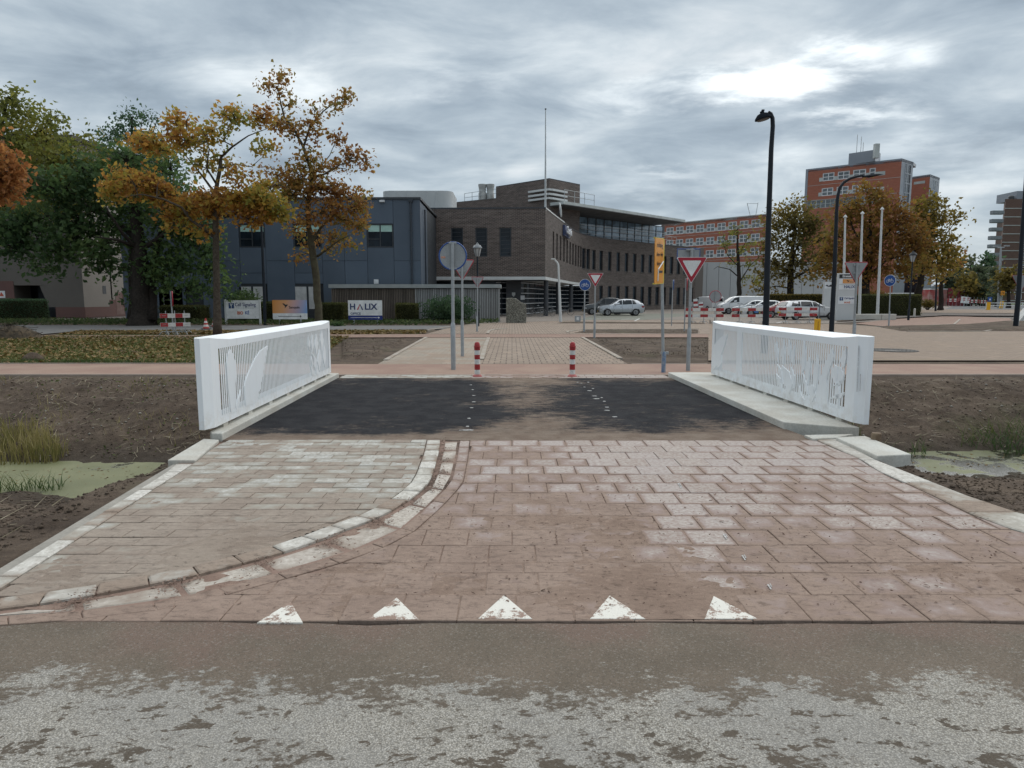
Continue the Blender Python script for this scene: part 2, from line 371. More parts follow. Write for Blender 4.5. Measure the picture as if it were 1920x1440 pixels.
# ---------------- tiles, pavers
def tile_mat(name, tones, cleans, sand, bias, ejoin=.5, rw=.16, ebrown=.0):
    m, nb, P, x, y, z = posmat(); m.name = name
    uv = nb.n('SeparateXYZ', {0: nb.n('UVMap', uv_map='UVMap').outputs[0]}).outputs
    e = nb.m('MINIMUM', nb.m('MINIMUM', uv[0], nb.m('SUBTRACT', 1.0, uv[0])), nb.m('MULTIPLY', nb.m('MINIMUM', uv[1], nb.m('SUBTRACT', 1.0, uv[1])), 1.0))
    rnd = nb.n('ObjectInfo').outputs['Random']
    base = nb.ramp(rnd, tones); cl = nb.ramp(rnd, cleans)
    cl = nb.mix(nb.lin(nb.noise(P, 30, 5, .7), .35, .65), cl, base)
    n_a = nb.noise(P, .55, 4, .55); n_b = nb.noise(P, 3.2, 6, .6); n_c = nb.noise(P, 14, 5, .6)
    r2 = nb.m('FRACT', nb.m('MULTIPLY', rnd, 17.3))
    k = nb.m('ADD', nb.m('ADD', nb.m('MULTIPLY', n_a, .9), nb.m('MULTIPLY', n_b, .45)), nb.m('MULTIPLY', n_c, .22))
    k = nb.m('SUBTRACT', k, nb.m('MULTIPLY', nb.m('MINIMUM', e, .28), ejoin))
    k = nb.m('ADD', k, nb.m('MULTIPLY', nb.m('SUBTRACT', r2, .5), rw))
    k = nb.m('ADD', k, bias(nb, x, y))
    k = nb.m('ADD', k, nb.m('MULTIPLY', nb.ss(e, .13, .0), ebrown))
    dm = nb.ss(k, .68, .83)
    half = nb.ss(k, .58, .74)
    sd = nb.mix(nb.ss(nb.noise(P, 2.1, 6, .65), .36, .64), *sand)
    sd = nb.mix(nb.m('MULTIPLY', nb.ss(nb.noise(P, 46, 4, .7), .5, .7), .5), sd, tuple(c*.62 for c in sand[0]))
    sd = nb.mix(nb.m('MULTIPLY', nb.ss(nb.noise(P, 190, 2, .6), .60, .72), .5), sd, (.36, .29, .24))
    st = nb.noise(nb.n('Mapping', {'Vector': P, 'Scale': (1, 2.2, 1), 'Rotation': (0, 0, R(25))}).outputs[0], 11, 7, .7, .6)
    sd = nb.mix(nb.ss(st, .50, .68), sd, tuple(c*.66 for c in sand[0])); sd = nb.mix(nb.m('MULTIPLY', nb.ss(st, .46, .32), .5), sd, tuple(c*1.28 for c in sand[1]))
    col = nb.mix(half, cl, base); col = nb.mix(nb.m('MULTIPLY', dm, .93), col, sd)
    hh = nb.m('ADD', nb.m('MULTIPLY', nb.noise(P, 120, 4, .7), nb.lin(dm, 0, 1, .3, 1)), nb.m('MULTIPLY', n_c, .8))
    finish(nb, col, .88, 0, hh, .55, .008, spec=.25); return m
def b_red(nb, x, y):
    f = nb.lin(y, 3.4, 6.2, .24, -.10)                       # sand lies thickest by the road
    return nb.m('ADD', f, nb.m('ADD', nb.lin(x, .2, 1.4, .10, -.10), nb.lin(x, 2.9, 3.8, 0, .07)))
def b_grey(nb, x, y): return nb.m('ADD', nb.lin(y, 3.9, 6.4, .20, -.04), nb.lin(x, -2.6, -1.2, -.02, .05))
SAND = ((.252, .182, .144), (.305, .226, .180))
RED = tile_mat('red_tile', [(0, (.265, .195, .170)), (.5, (.295, .225, .200)), (1, (.32, .255, .235))], [(0, (.42, .38, .345)), (.5, (.475, .435, .395)), (1, (.445, .41, .385))], SAND, b_red, .5, .22, .16)
GREY = tile_mat('grey_paver', [(0, (.30, .275, .235)), (1, (.34, .315, .27))], [(0, (.46, .46, .435)), (.5, (.54, .53, .495)), (1, (.49, .50, .49))], ((.275, .222, .182), (.335, .28, .232)), b_grey, .35, .30)
PALE = tile_mat('pale_block', [(0, (.33, .285, .24)), (1, (.38, .33, .285))], [(0, (.56, .52, .46)), (1, (.62, .58, .53))], SAND, lambda nb, x, y: nb.m('ADD', nb.lin(y, 3.4, 6.0, .07, -.03), -.11), .6, .30)
KERB = tile_mat('kerb_concrete', [(0, (.36, .335, .29)), (1, (.41, .385, .345))], [(0, (.62, .605, .555)), (1, (.68, .66, .615))], ((.27, .205, .16), (.31, .245, .195)), lambda nb, x, y: nb.m('ADD', nb.lin(y, 3.6, 5.8, .12, -.10), nb.lin(x, -2.9, -2.4, -.10, 0.)), .4, .26)
m, nb, P, x, y, z = posmat(); m.name = 'marking_white'; WHITE_T = m
k = nb.m('ADD', nb.m('MULTIPLY', nb.noise(P, 7, 7, .7), .7), nb.m('MULTIPLY', nb.noise(P, 60, 4, .7), .3))
finish(nb, nb.mix(nb.ss(k, .50, .56), (.72, .70, .64), (.30, .215, .175)), .85, 0, nb.noise(P, 90, 5), .4, .01, spec=.2)
m, nb, P, x, y, z = posmat(); m.name = 'joint_sand'; BED = m
k = nb.m('ADD', nb.m('MULTIPLY', nb.noise(P, .55, 4, .55), .9), nb.m('MULTIPLY', nb.noise(P, 3.2, 6, .6), .45))
k = nb.m('ADD', k, nb.m('ADD', b_red(nb, x, y), nb.m('MULTIPLY', nb.noise(P, 9, 4, .6), .3)))
finish(nb, nb.mix(nb.ss(k, .72, .98), (.075, .054, .043), (.27, .19, .155)), .95, 0, nb.noise(P, 80, 4), .6, .01, spec=.1)
CONC = M('concrete', (.46, .45, .41), (.52, .505, .46), 2.2, .85, bump=.25, bscale=45, spec=.25)
CONC_D = M('concrete_dark', (.26, .245, .215), (.32, .30, .265), 3, .9, bump=.3, bscale=45)

def slab(poly, top, depth=.05, ch=.005, ins=.003):
    """one bevelled paving piece; poly counter-clockwise in plan; uv 0..1 over its box"""
    if area(poly) < 0: poly = poly[::-1]
    q = [poly[0]]
    for p in poly[1:]:
        if math.hypot(p[0]-q[-1][0], p[1]-q[-1][1]) > .012: q.append(p)
    if len(q) > 2 and math.hypot(q[0][0]-q[-1][0], q[0][1]-q[-1][1]) <= .012: q.pop()
    poly = q
    if len(poly) < 3 or area(poly) < .004: return None
    c = (sum(p[0] for p in poly)/len(poly), sum(p[1] for p in poly)/len(poly))
    def inset(d):
        o = []; n = len(poly)
        for i in range(n):
            a, b_, e = Vector(poly[i-1]), Vector(poly[i]), Vector(poly[(i+1) % n])
            u = (b_-a).normalized(); w_ = (e-b_).normalized()
            n1 = Vector((-u.y, u.x)); n2 = Vector((-w_.y, w_.x)); k = n1+n2
            k = k/max(.25, k.dot(k))*2 if k.length > 1e-6 else n1
            o.append((b_.x+k.x*d, b_.y+k.y*d))
        return o
    A, B = inset(ins), inset(ins+ch); n = len(poly)
    b = MB()
    vs = [(p[0], p[1], top-depth) for p in A]+[(p[0], p[1], top-ch*.6) for p in A]+[(p[0], p[1], top) for p in B]
    fs = [(i, (i+1) % n, n+(i+1) % n, n+i) for i in range(n)]+[(n+i, n+(i+1) % n, 2*n+(i+1) % n, 2*n+i) for i in range(n)]+[tuple(range(2*n, 3*n))]
    b.add(vs, fs); x0 = min(p[0] for p in poly); x1 = max(p[0] for p in poly); y0 = min(p[1] for p in poly); y1 = max(p[1] for p in poly)
    b.uv = [((vs[i][0]-x0)/(x1-x0), (vs[i][1]-y0)/(y1-y0)) for f_ in fs for i in f_]
    return b
CNT = {}
def piece(name, poly, m, parent, top, jit=.0025, **k):
    b = slab(poly, top+random.uniform(-jit, jit), **k)
    if b is None: return
    o = b.build(name, m, parent)
    return o
Lpx = [(826, 827), (823, 851), (812.5, 890), (800, 914), (753, 950), (697, 978), (628, 1003), (565, 1029.7), (487, 1050), (394, 1076.6), (300, 1096), (180, 1118), (75, 1135), (-60, 1152), (-260, 1170)]
Rpx = [(881, 827), (877, 862), (868, 908), (831, 948), (778, 997), (719, 1028), (650, 1053), (566, 1078), (475, 1103), (390, 1126), (300, 1146), (150, 1163), (0, 1174), (-260, 1184)]
Lw = gpts(Lpx); Rw = gpts(Rpx)
KLo = gpts([(330, 872), (305, 893), (0, 1083), (-300, 1270)]); KLi = gpts([(398, 842), (362, 872), (40, 1083), (-215, 1252)])
KRi = gpts([(1531, 827), (1613, 861.7), (1645, 883.5), (1735, 924), (1831, 971), (1920, 1002), (2200, 1080), (2700, 1160)])
KRo = gpts([(1566, 824), (1650, 868), (1715, 892), (1800, 927), (1920, 967), (2200, 1035), (2700, 1110)])
def fn(pts): 
    s = sorted((p[1], p[0]) for p in pts); return lambda y: interp(s, y)
fL, fR, fKi, fRi, fRo, fKo = fn(Lw), fn(Rw), fn(KLi), fn(KRi), fn(KRo), fn(KLo)
YT = G(960, 826)[1]
base = gpts([(385, 827), (305, 893), (0, 1083)])+[(-3.6, YE+.01), (7.5, YE+.01), (6.5, 3.4), (5, 4.0)]+gpts([(1920, 967), (1715, 892), (1566, 826)])
b = MB(); P0 = base if area(base) > 0 else base[::-1]
b.prism(P0, -.3, -.0045)
bed = struct(b.build('paving_bed', BED))
road_p = struct(MB().add([(-3, YE+.01, -.011), (-2.98, YE+.01, -.011), (-2.98, YE+.03, -.011)], [(0, 1, 2)]).build('tiled_road', BED))
walk_p = struct(MB().add([(-3, 3.9, -.0125), (-2.98, 3.9, -.0125), (-2.98, 3.93, -.0125)], [(0, 1, 2)]).build('sidewalk', BED))
# red tiles: running bond, courses across the road
pitch = (YT-YE-.152)/14.0
yv = YT; courses = []
for i in range(15):
    hgt = .152 if i == 12 else pitch
    courses.append((yv-hgt, yv)); yv -= hgt
def side_clip(poly, f, y0, y1, keep, off=0.):
    a = (f(y0)+off, y0); c = (f(y1)+off, y1); nrm = (c[1]-a[1], -(c[0]-a[0]))   # points to +x
    if keep < 0: nrm = (-nrm[0], -nrm[1])
    return clip(poly, a, nrm)
for i, (y0, y1) in enumerate(courses):
    off = (i % 2)*.15 + (.07 if i == 12 else 0)
    xl = min(fR(y0), fR(y1)); xr = max(fRi(y0), fRi(y1))
    x0 = math.floor((max(xl, -3.4)-off)/.30)*.30+off
    if i == 14: x0 += .02
    while x0 < min(xr, 4.4):
        poly = [(x0, y0), (x0+.30, y0), (x0+.30, y1), (x0, y1)]
        if x0 < xl+1.6: poly = side_clip(poly, fR, y0, y1, 1)
        if len(poly) >= 3: poly = side_clip(poly, fRi, y0, y1, -1)
        if len(poly) >= 3: piece('tile', poly, RED, road_p, 0.004 if i < 14 else .006)
        x0 += .30
# white give-way triangles let into the last course
for (u0, u1, vb, ua, va) in [(482, 568, 1172, 545, 1131), (688, 786, 1166.5, 744, 1123), (896, 998, 1165, 945, 1118), (1106, 1210, 1165, 1143, 1119), (1321, 1421, 1165, 1338, 1120)]:
    a, c, e = G(u0, vb-2), G(u1, vb-2), G(ua, va)
    b = slab([a, c, e], .0095, depth=.03, ch=.003, ins=0); b.build('give_way_triangle', WHITE_T, road_p)
# grey pavers
yv = YT-.01; i = 0
while yv > 3.55:
    y0, y1 = yv-.151, yv; off = (i % 2)*.15+random.uniform(-.02, .02)
    xl = min(fKi(y0), fKi(y1)); xr = max(fL(y0), fL(y1))-.15; x0 = xl-.3+off*.9
    while x0 < xr:
        poly = [(x0, y0), (x0+.30, y0), (x0+.30, y1), (x0, y1)]
        poly = side_clip(poly, fKi, y0, y1, 1)
        if len(poly) >= 3: poly = side_clip(poly, fL, y0, y1, -1, -.16 if y0 > 4.9 else -.16-.22*min(1, (4.9-y0)/.7))
        if len(poly) >= 3 and area(poly) > .006: piece('paver', poly, GREY, walk_p, .012)
        x0 += .30
    yv -= .1515; i += 1
def offs(pts, d):
    o = []
    for i, p in enumerate(pts):
        a = Vector(pts[max(i-1, 0)]); c = Vector(pts[min(i+1, len(pts)-1)]); t = (c-a).normalized(); o.append((p[0]+t.y*d, p[1]-t.x*d))
    return o
Lr = resample(Lw, 22); inn = offs(Lr, .155)
for i in range(len(Lr)-1):
    piece('kerb_stone', [Lr[i], Lr[i+1], inn[i+1], inn[i]], KERB, walk_p, .016, .003, ch=.010, ins=.004)
# pale channel blocks and the row of narrow stones along the tiles
NC = 12; A_ = resample(Lw, NC); B_ = resample(Rw, NC)
def lerp2(p, q, t): return (p[0]+(q[0]-p[0])*t, p[1]+(q[1]-p[1])*t)
def gap(p, q): return math.hypot(p[0]-q[0], p[1]-q[1])
gut = struct(MB().add([(-2.9, 3.5, -.0135), (-2.88, 3.5, -.0135), (-2.88, 3.52, -.0135)], [(0, 1, 2)]).build('gutter', BED))
for i in range(NC):
    t0 = 1-.12/max(.2, gap(A_[i], B_[i])); t1 = 1-.12/max(.2, gap(A_[i+1], B_[i+1]))
    s0 = .03/max(.2, gap(A_[i], B_[i])); s1 = .03/max(.2, gap(A_[i+1], B_[i+1]))
    piece('channel_block', [lerp2(A_[i], B_[i], s0), lerp2(A_[i+1], B_[i+1], s1), lerp2(A_[i+1], B_[i+1], t1), lerp2(A_[i], B_[i], t0)], PALE, gut, -.001, .003, ch=.02, ins=.006)
NE = 18; A2 = resample(Lw, NE); B2 = resample(Rw, NE)
for i in range(NE):
    t0 = 1-.115/max(.2, gap(A2[i], B2[i])); t1 = 1-.115/max(.2, gap(A2[i+1], B2[i+1]))
    piece('edge_stone', [lerp2(A2[i], B2[i], t0), lerp2(A2[i+1], B2[i+1], t1), lerp2(A2[i+1], B2[i+1], .995), lerp2(A2[i], B2[i], .995)], RED, gut, .006, .002)
# left kerb: light stones and the thin concrete haunch outside them
kst = struct(MB().add([(-3.2, 5.0, -.02), (-3.18, 5.0, -.02), (-3.18, 5.02, -.02)], [(0, 1, 2)]).build('left_kerb', CONC))
yy = G(360, 872)[1]
while yy > 3.0:
    y0 = yy-.30; piece('kerb_stone', [(fKo(y0), y0), (fKi(y0)-.004, y0), (fKi(yy)-.004, yy), (fKo(yy), yy)], KERB, kst, .016, .003, ch=.008); yy = y0
ky = [7.0, 6.0, 5.0, 4.0, 3.25]
struct(MB().prism([(fKo(q)-.11, q) for q in ky]+[(fKo(q)-.004, q) for q in ky[::-1]], -.35, -.012).build('kerb_haunch', CONC_D))
# right kerb: a poured band in long bays
rk = struct(MB().add([(3.7, 6.0, -.02), (3.72, 6.0, -.02), (3.72, 6.02, -.02)], [(0, 1, 2)]).build('right_kerb', CONC))
bays = [7.62, 6.6, 5.78, 4.95, 4.3, 3.75, YE+.02]
for i in range(len(bays)-1):
    a, c = bays[i], bays[i+1]; mid = (a+c)/2
    piece('kerb_slab', [(fRi(c)+.005, c), (fRo(c), c), (fRo(mid), mid), (fRo(a), a), (fRi(a)+.005, a), (fRi(mid)+.005, mid)], KERB, rk, .014, .002, depth=.3, ch=.012)
# sand heaped on the joints of the front tiles and in the gutter: loose grains
gr = []
for _ in range(5200):
    if random.random() < .55: yq = random.triangular(YE+.02, 6.5, YE+.3); xq = random.uniform(max(-3, fR(yq)-.3), 3.6)
    else:
        t = random.random()**.7; i = int(t*NC*.999); p = lerp2(A_[i], B_[i], random.uniform(0, .35)); xq, yq = p[0]+random.gauss(0, .05), p[1]+random.gauss(0, .08)
    if yq > YE: gr.append((xq, yq, .012+random.random()*.004))
g = np.array(gr); k = rng.uniform(.0025, .007, (len(g), 1)); a = rng.normal(size=(len(g), 3))*k; c = rng.normal(size=(len(g), 3))*k
a[:, 2] *= .4; c[:, 2] *= .4
stuff(quads('sand_grains', np.stack([g-a, g-c, g+a, g+c], 1).reshape(-1, 3), M('sand', (.26, .18, .14), (.17, .115, .09), 12, .95)), 'loose reddish sand grains strewn over the tiles', 'sand')

# sand drifts: a low undulating layer that rises over the pavers where it was blown or swept together
def drift(name, x0, x1, y0, y1, st, top, field, m_, inside, label):
    nx_, ny_ = int((x1-x0)/st)+1, int((y1-y0)/st)+1; zz = np.full((ny_, nx_), -.03)
    for j in range(ny_):
        for i in range(nx_):
            x, y = x0+i*st, y0+j*st
            if inside(x, y):
                f = field(x, y)+.30*mnoise.fractal((x*9, y*13, 2.), .9, 2, 4)
                zz[j, i] = top(x, y)+max(-.012, min(.0045, .011*f))
    b = MB(); idx = {}
    def vid(i, j):
        if (i, j) not in idx: idx[(i, j)] = len(b.v); b.v.append((x0+i*st, y0+j*st, float(zz[j, i])))
        return idx[(i, j)]
    for j in range(ny_-1):
        for i in range(nx_-1):
            q = zz[j:j+2, i:i+2]
            if q.min() > -.02 and q.max() > .0: b.f.append((vid(i, j), vid(i+1, j), vid(i+1, j+1), vid(i, j+1)))
    b.mi = [0]*len(b.f); stuff(b.build(name, m_, smooth='all'), label, 'sand')
def sandmat(name, c0, c1):
    m, nb, P, x, y, z = posmat(); m.name = name
    sd = nb.mix(nb.ss(nb.noise(P, 2.1, 6, .65), .36, .64), c0, c1)
    st_ = nb.noise(nb.n('Mapping', {'Vector': P, 'Scale': (1, 2.0, 1), 'Rotation': (0, 0, R(25))}).outputs[0], 12, 7, .7, .6)
    sd = nb.mix(nb.ss(st_, .52, .70), sd, tuple(c*.62 for c in c0)); sd = nb.mix(nb.m('MULTIPLY', nb.ss(st_, .46, .32), .6), sd, tuple(c*1.3 for c in c1))
    sd = nb.mix(nb.m('MULTIPLY', nb.ss(nb.noise(P, 160, 3, .7), .58, .72), .5), sd, (.12, .085, .068))
    finish(nb, sd, .95, 0, nb.m('ADD', nb.noise(P, 130, 4, .7), nb.noise(P, 22, 5, .65)), .7, .012, spec=.1); return m
def fld_red(x, y):
    n = mnoise.fractal((x*.75+3, y*.9, 1.), 1, 2, 3)
    a = .80*max(0., min(1., (5.3-y)/1.9))-.98+n*.95                      # thick by the road, thinning towards the bridge
    a += .30*math.exp(-((x-.55)/.55)**2)*max(0, min(1, (6.6-y)/1.2)); a -= .55*max(0, min(1, (x-1.6)/.6))*max(0, min(1, (y-3.75)/.5))
    a += .45*max(0, min(1, (x-2.9)/.6))
    return a
drift('sand_drift', -2.6, 4.2, YE+.015, 7.5, .026, lambda x, y: .0045, fld_red, sandmat('drift_sand', *SAND), lambda x, y: fR(y)+.02 < x < fRi(y)-.02, 'swept reddish sand drifts hiding the tile joints')
def fld_grey(x, y): return mnoise.fractal((x*.9, y*1.1, 8.), 1, 2, 3)*1.0-.55+.45*max(0, min(1, (4.7-y)/1.0))
drift('sand_drift', -3.3, -.6, 3.5, 7.5, .028, lambda x, y: .0125, fld_grey, sandmat('drift_tan', (.27, .218, .178), (.335, .28, .232)), lambda x, y: fKi(y)+.02 < x < fL(y)-.17, 'thin tan sand drifts lying over the grey pavers')
def gut_in(x, y): return fL(y)+.015 < x < fR(y)-.02
def fld_gut(x, y):
    w_ = max(.05, fR(y)-fL(y)); t_ = (x-fL(y))/w_; return .75*max(0, 1-t_*2.2)*.75-.86+.9*mnoise.fractal((x*1.6, y*1.6, 5.), 1, 2, 3)+.2*max(0, min(1, (4.6-y)))
drift('sand_drift', -3.0, -.3, 3.35, 7.6, .024, lambda x, y: .002, fld_gut, MATS['drift_red'] if 'drift_red' in MATS else sandmat('drift_gutter', (.25, .172, .138), (.32, .235, .19)), gut_in, 'sand washed together along the curved gutter')

# ---------------- bridge deck
m, nb, P, x, y, z = posmat(); m.name = 'deck_asphalt'
blk = nb.mix(nb.ss(nb.noise(P, 3, 5), .4, .6), (.021, .022, .026), (.033, .034, .038))
blk = nb.mix(nb.m('MULTIPLY', nb.ss(nb.noise(P, 130, 3, .7), .56, .7), .6), blk, (.085, .083, .08))
k = nb.m('ADD', nb.m('MULTIPLY', nb.noise(P, .9, 5, .6, .3), .55), nb.m('MULTIPLY', nb.noise(nb.n('Mapping', {'Vector': P, 'Scale': (.8, 1.5, 1)}).outputs[0], 5.5, 8, .66), .5))
k = nb.m('ADD', k, nb.m('MULTIPLY', nb.noise(P, 26, 5, .7), .25))
gy = nb.m('ADD', nb.m('ADD', nb.lin(y, 7.6, 8.05, .42, .0), nb.lin(y, 8.0, 9.3, .08, -.10)), nb.lin(y, 12.6, 13.6, -.02, .10))
xc = nb.m('DIVIDE', nb.m('SUBTRACT', x, .25), .85); lane = nb.m('MULTIPLY', nb.m('EXPONENT', nb.m('MULTIPLY', nb.m('MULTIPLY', xc, xc), -1.0)), nb.lin(y, 8, 13.5, .10, .25))
xd = nb.lin(nb.m('ADD', x, nb.m('MULTIPLY', nb.m('SUBTRACT', y, 8.0), -.0)), -2.5, 2.6, -.10, .05)
near = nb.lin(y, 8.0, 10.2, 1.0, .25)
k = nb.m('ADD', k, nb.m('ADD', nb.m('ADD', gy, lane), nb.m('MULTIPLY', xd, near)))
dm = nb.m('ADD', nb.m('MULTIPLY', nb.ss(k, .58, .84), .72), nb.m('MULTIPLY', nb.ss(nb.m('ADD', k, nb.m('MULTIPLY', nb.m('SUBTRACT', nb.noise(P, 48, 5, .7), .5), .5)), .62, .72), .25))
fl = nb.ss(nb.noise(nb.n('Mapping', {'Vector': P, 'Scale': (1, 1.6, 1)}).outputs[0], 13, 6, .72), .63, .68)
dm = nb.m('MAXIMUM', dm, nb.m('MULTIPLY', fl, .7))
sd = nb.mix(nb.ss(nb.noise(P, 3.5, 6, .65), .35, .65), (.21, .158, .124), (.285, .228, .182))
sd = nb.mix(nb.m('MULTIPLY', nb.ss(nb.noise(P, 90, 3, .7), .52, .66), .6), sd, (.06, .05, .045))
finish(nb, nb.mix(nb.m('MULTIPLY', dm, .92), blk, sd), nb.lin(dm, 0, 1, .85, .95), 0, nb.noise(P, 130, 4, .7), .9, .012, spec=.06)
YF = G(960, 709)[1]
deckp = [(-3.36, YT+.004), (3.5, YT+.004), (3.42, 8.4), (3.34, YF), (-3.58, YF)]
deck = struct(MB().prism(deckp, -.5, .001).build('bridge_deck', m))
WP = M('spray_white', (.58, .58, .57), (.30, .30, .29), 40, .85)
for (u, v, wd) in [(883, 722, .05), (886, 731, .05), (888, 742, .06), (888, 754, .08), (884, 765, .07), (880, 785, .06), (877, 800, .05), (875, 807, .20), (1083, 717, .05), (1096, 726, .05), (1105, 733, .09), (1115, 743, .12), (1118, 748, .13), (1133, 753, .06), (1138, 764, .08), (1139, 770, .10), (1153, 782, .10), (1090, 719, .05), (1103, 717, .05), (1112, 729, .05), (1128, 746, .05)]:
    p = G(u, v); b = MB(); n = 7
    pl = [(p[0]+wd*.5*math.cos(6.283*i/n)*random.uniform(.5, 1.1), p[1]+.035*math.sin(6.283*i/n)*random.uniform(.5, 1.2)) for i in range(n)]
    b.prism(pl, .003, .006); b.build('paint_mark', WP, deck)
for (u, v) in [(1272, 912), (1357, 1008), (1392, 1048), (1440, 1103)]:      # chalk lines left on four tiles
    p, q = G(u-2, v-4), G(u+4, v+5)
    MB().prism([p, (p[0]+.010, p[1]), (q[0]+.008, q[1]), q], .010, .0115).build('chalk_line', WP, road_p); MB().prism([(p[0]+.018, p[1]+.01), (p[0]+.024, p[1]+.01), (q[0]+.022, q[1]+.03), (q[0]+.016, q[1]+.03)], .010, .0115).build('chalk_line', WP, road_p)

# ---------------- concrete plinths and slabs of the bridge
def tthing(name, label, cat, m, mb, bevel=.012): 
    o = mb.build(name, m, bevel=bevel); return tag(o, label, cat)
PLM = M('plinth_concrete', (.55, .55, .51), (.47, .45, .40), 1.6, .82, bump=.2, bscale=40, spec=.25)
lp = [G(417, 826), (-3.60, 13.9), (-3.92, 13.9), (-3.52, 7.7), (-3.46, 7.60)]
tthing('concrete_plinth', 'narrow pale concrete plinth carrying the left white bridge railing', 'plinth', PLM, MB().prism(lp[::-1] if area(lp) < 0 else lp, -.4, .085))
rp = [(3.40, 8.28), (3.95, 7.98), (4.17, 7.93), (4.32, 14.0), (3.27, 14.0)]
tthing('concrete_plinth', 'wide pale concrete plinth with brown smears under the right white bridge railing', 'plinth', PLM, MB().prism(rp if area(rp) > 0 else rp[::-1], -.4, .09))
q = [G(*p) for p in [(314, 868), (366, 868), (411, 829), (382, 827)]]
tthing('concrete_block', 'pale concrete wing block beside the grey pavers at the left railing end', 'concrete block', PLM, MB().prism(q if area(q) > 0 else q[::-1], -.38, .03))
q = [G(*p, .03) for p in [(1567, 823), (1645, 858), (1709, 855), (1622, 820)]]
tthing('concrete_block', 'pale concrete wing slab lying between right kerb and muddy bank', 'concrete block', PLM, MB().prism(q if area(q) > 0 else q[::-1], -.12, .05))
q = [G(*p, .02) for p in [(1508, 817), (1524, 824), (1567, 822), (1600, 815)]]
tthing('concrete_strip', 'thin concrete strip in front of the right plinth end', 'concrete strip', PLM, MB().prism(q if area(q) > 0 else q[::-1], -.1, .03), .006)

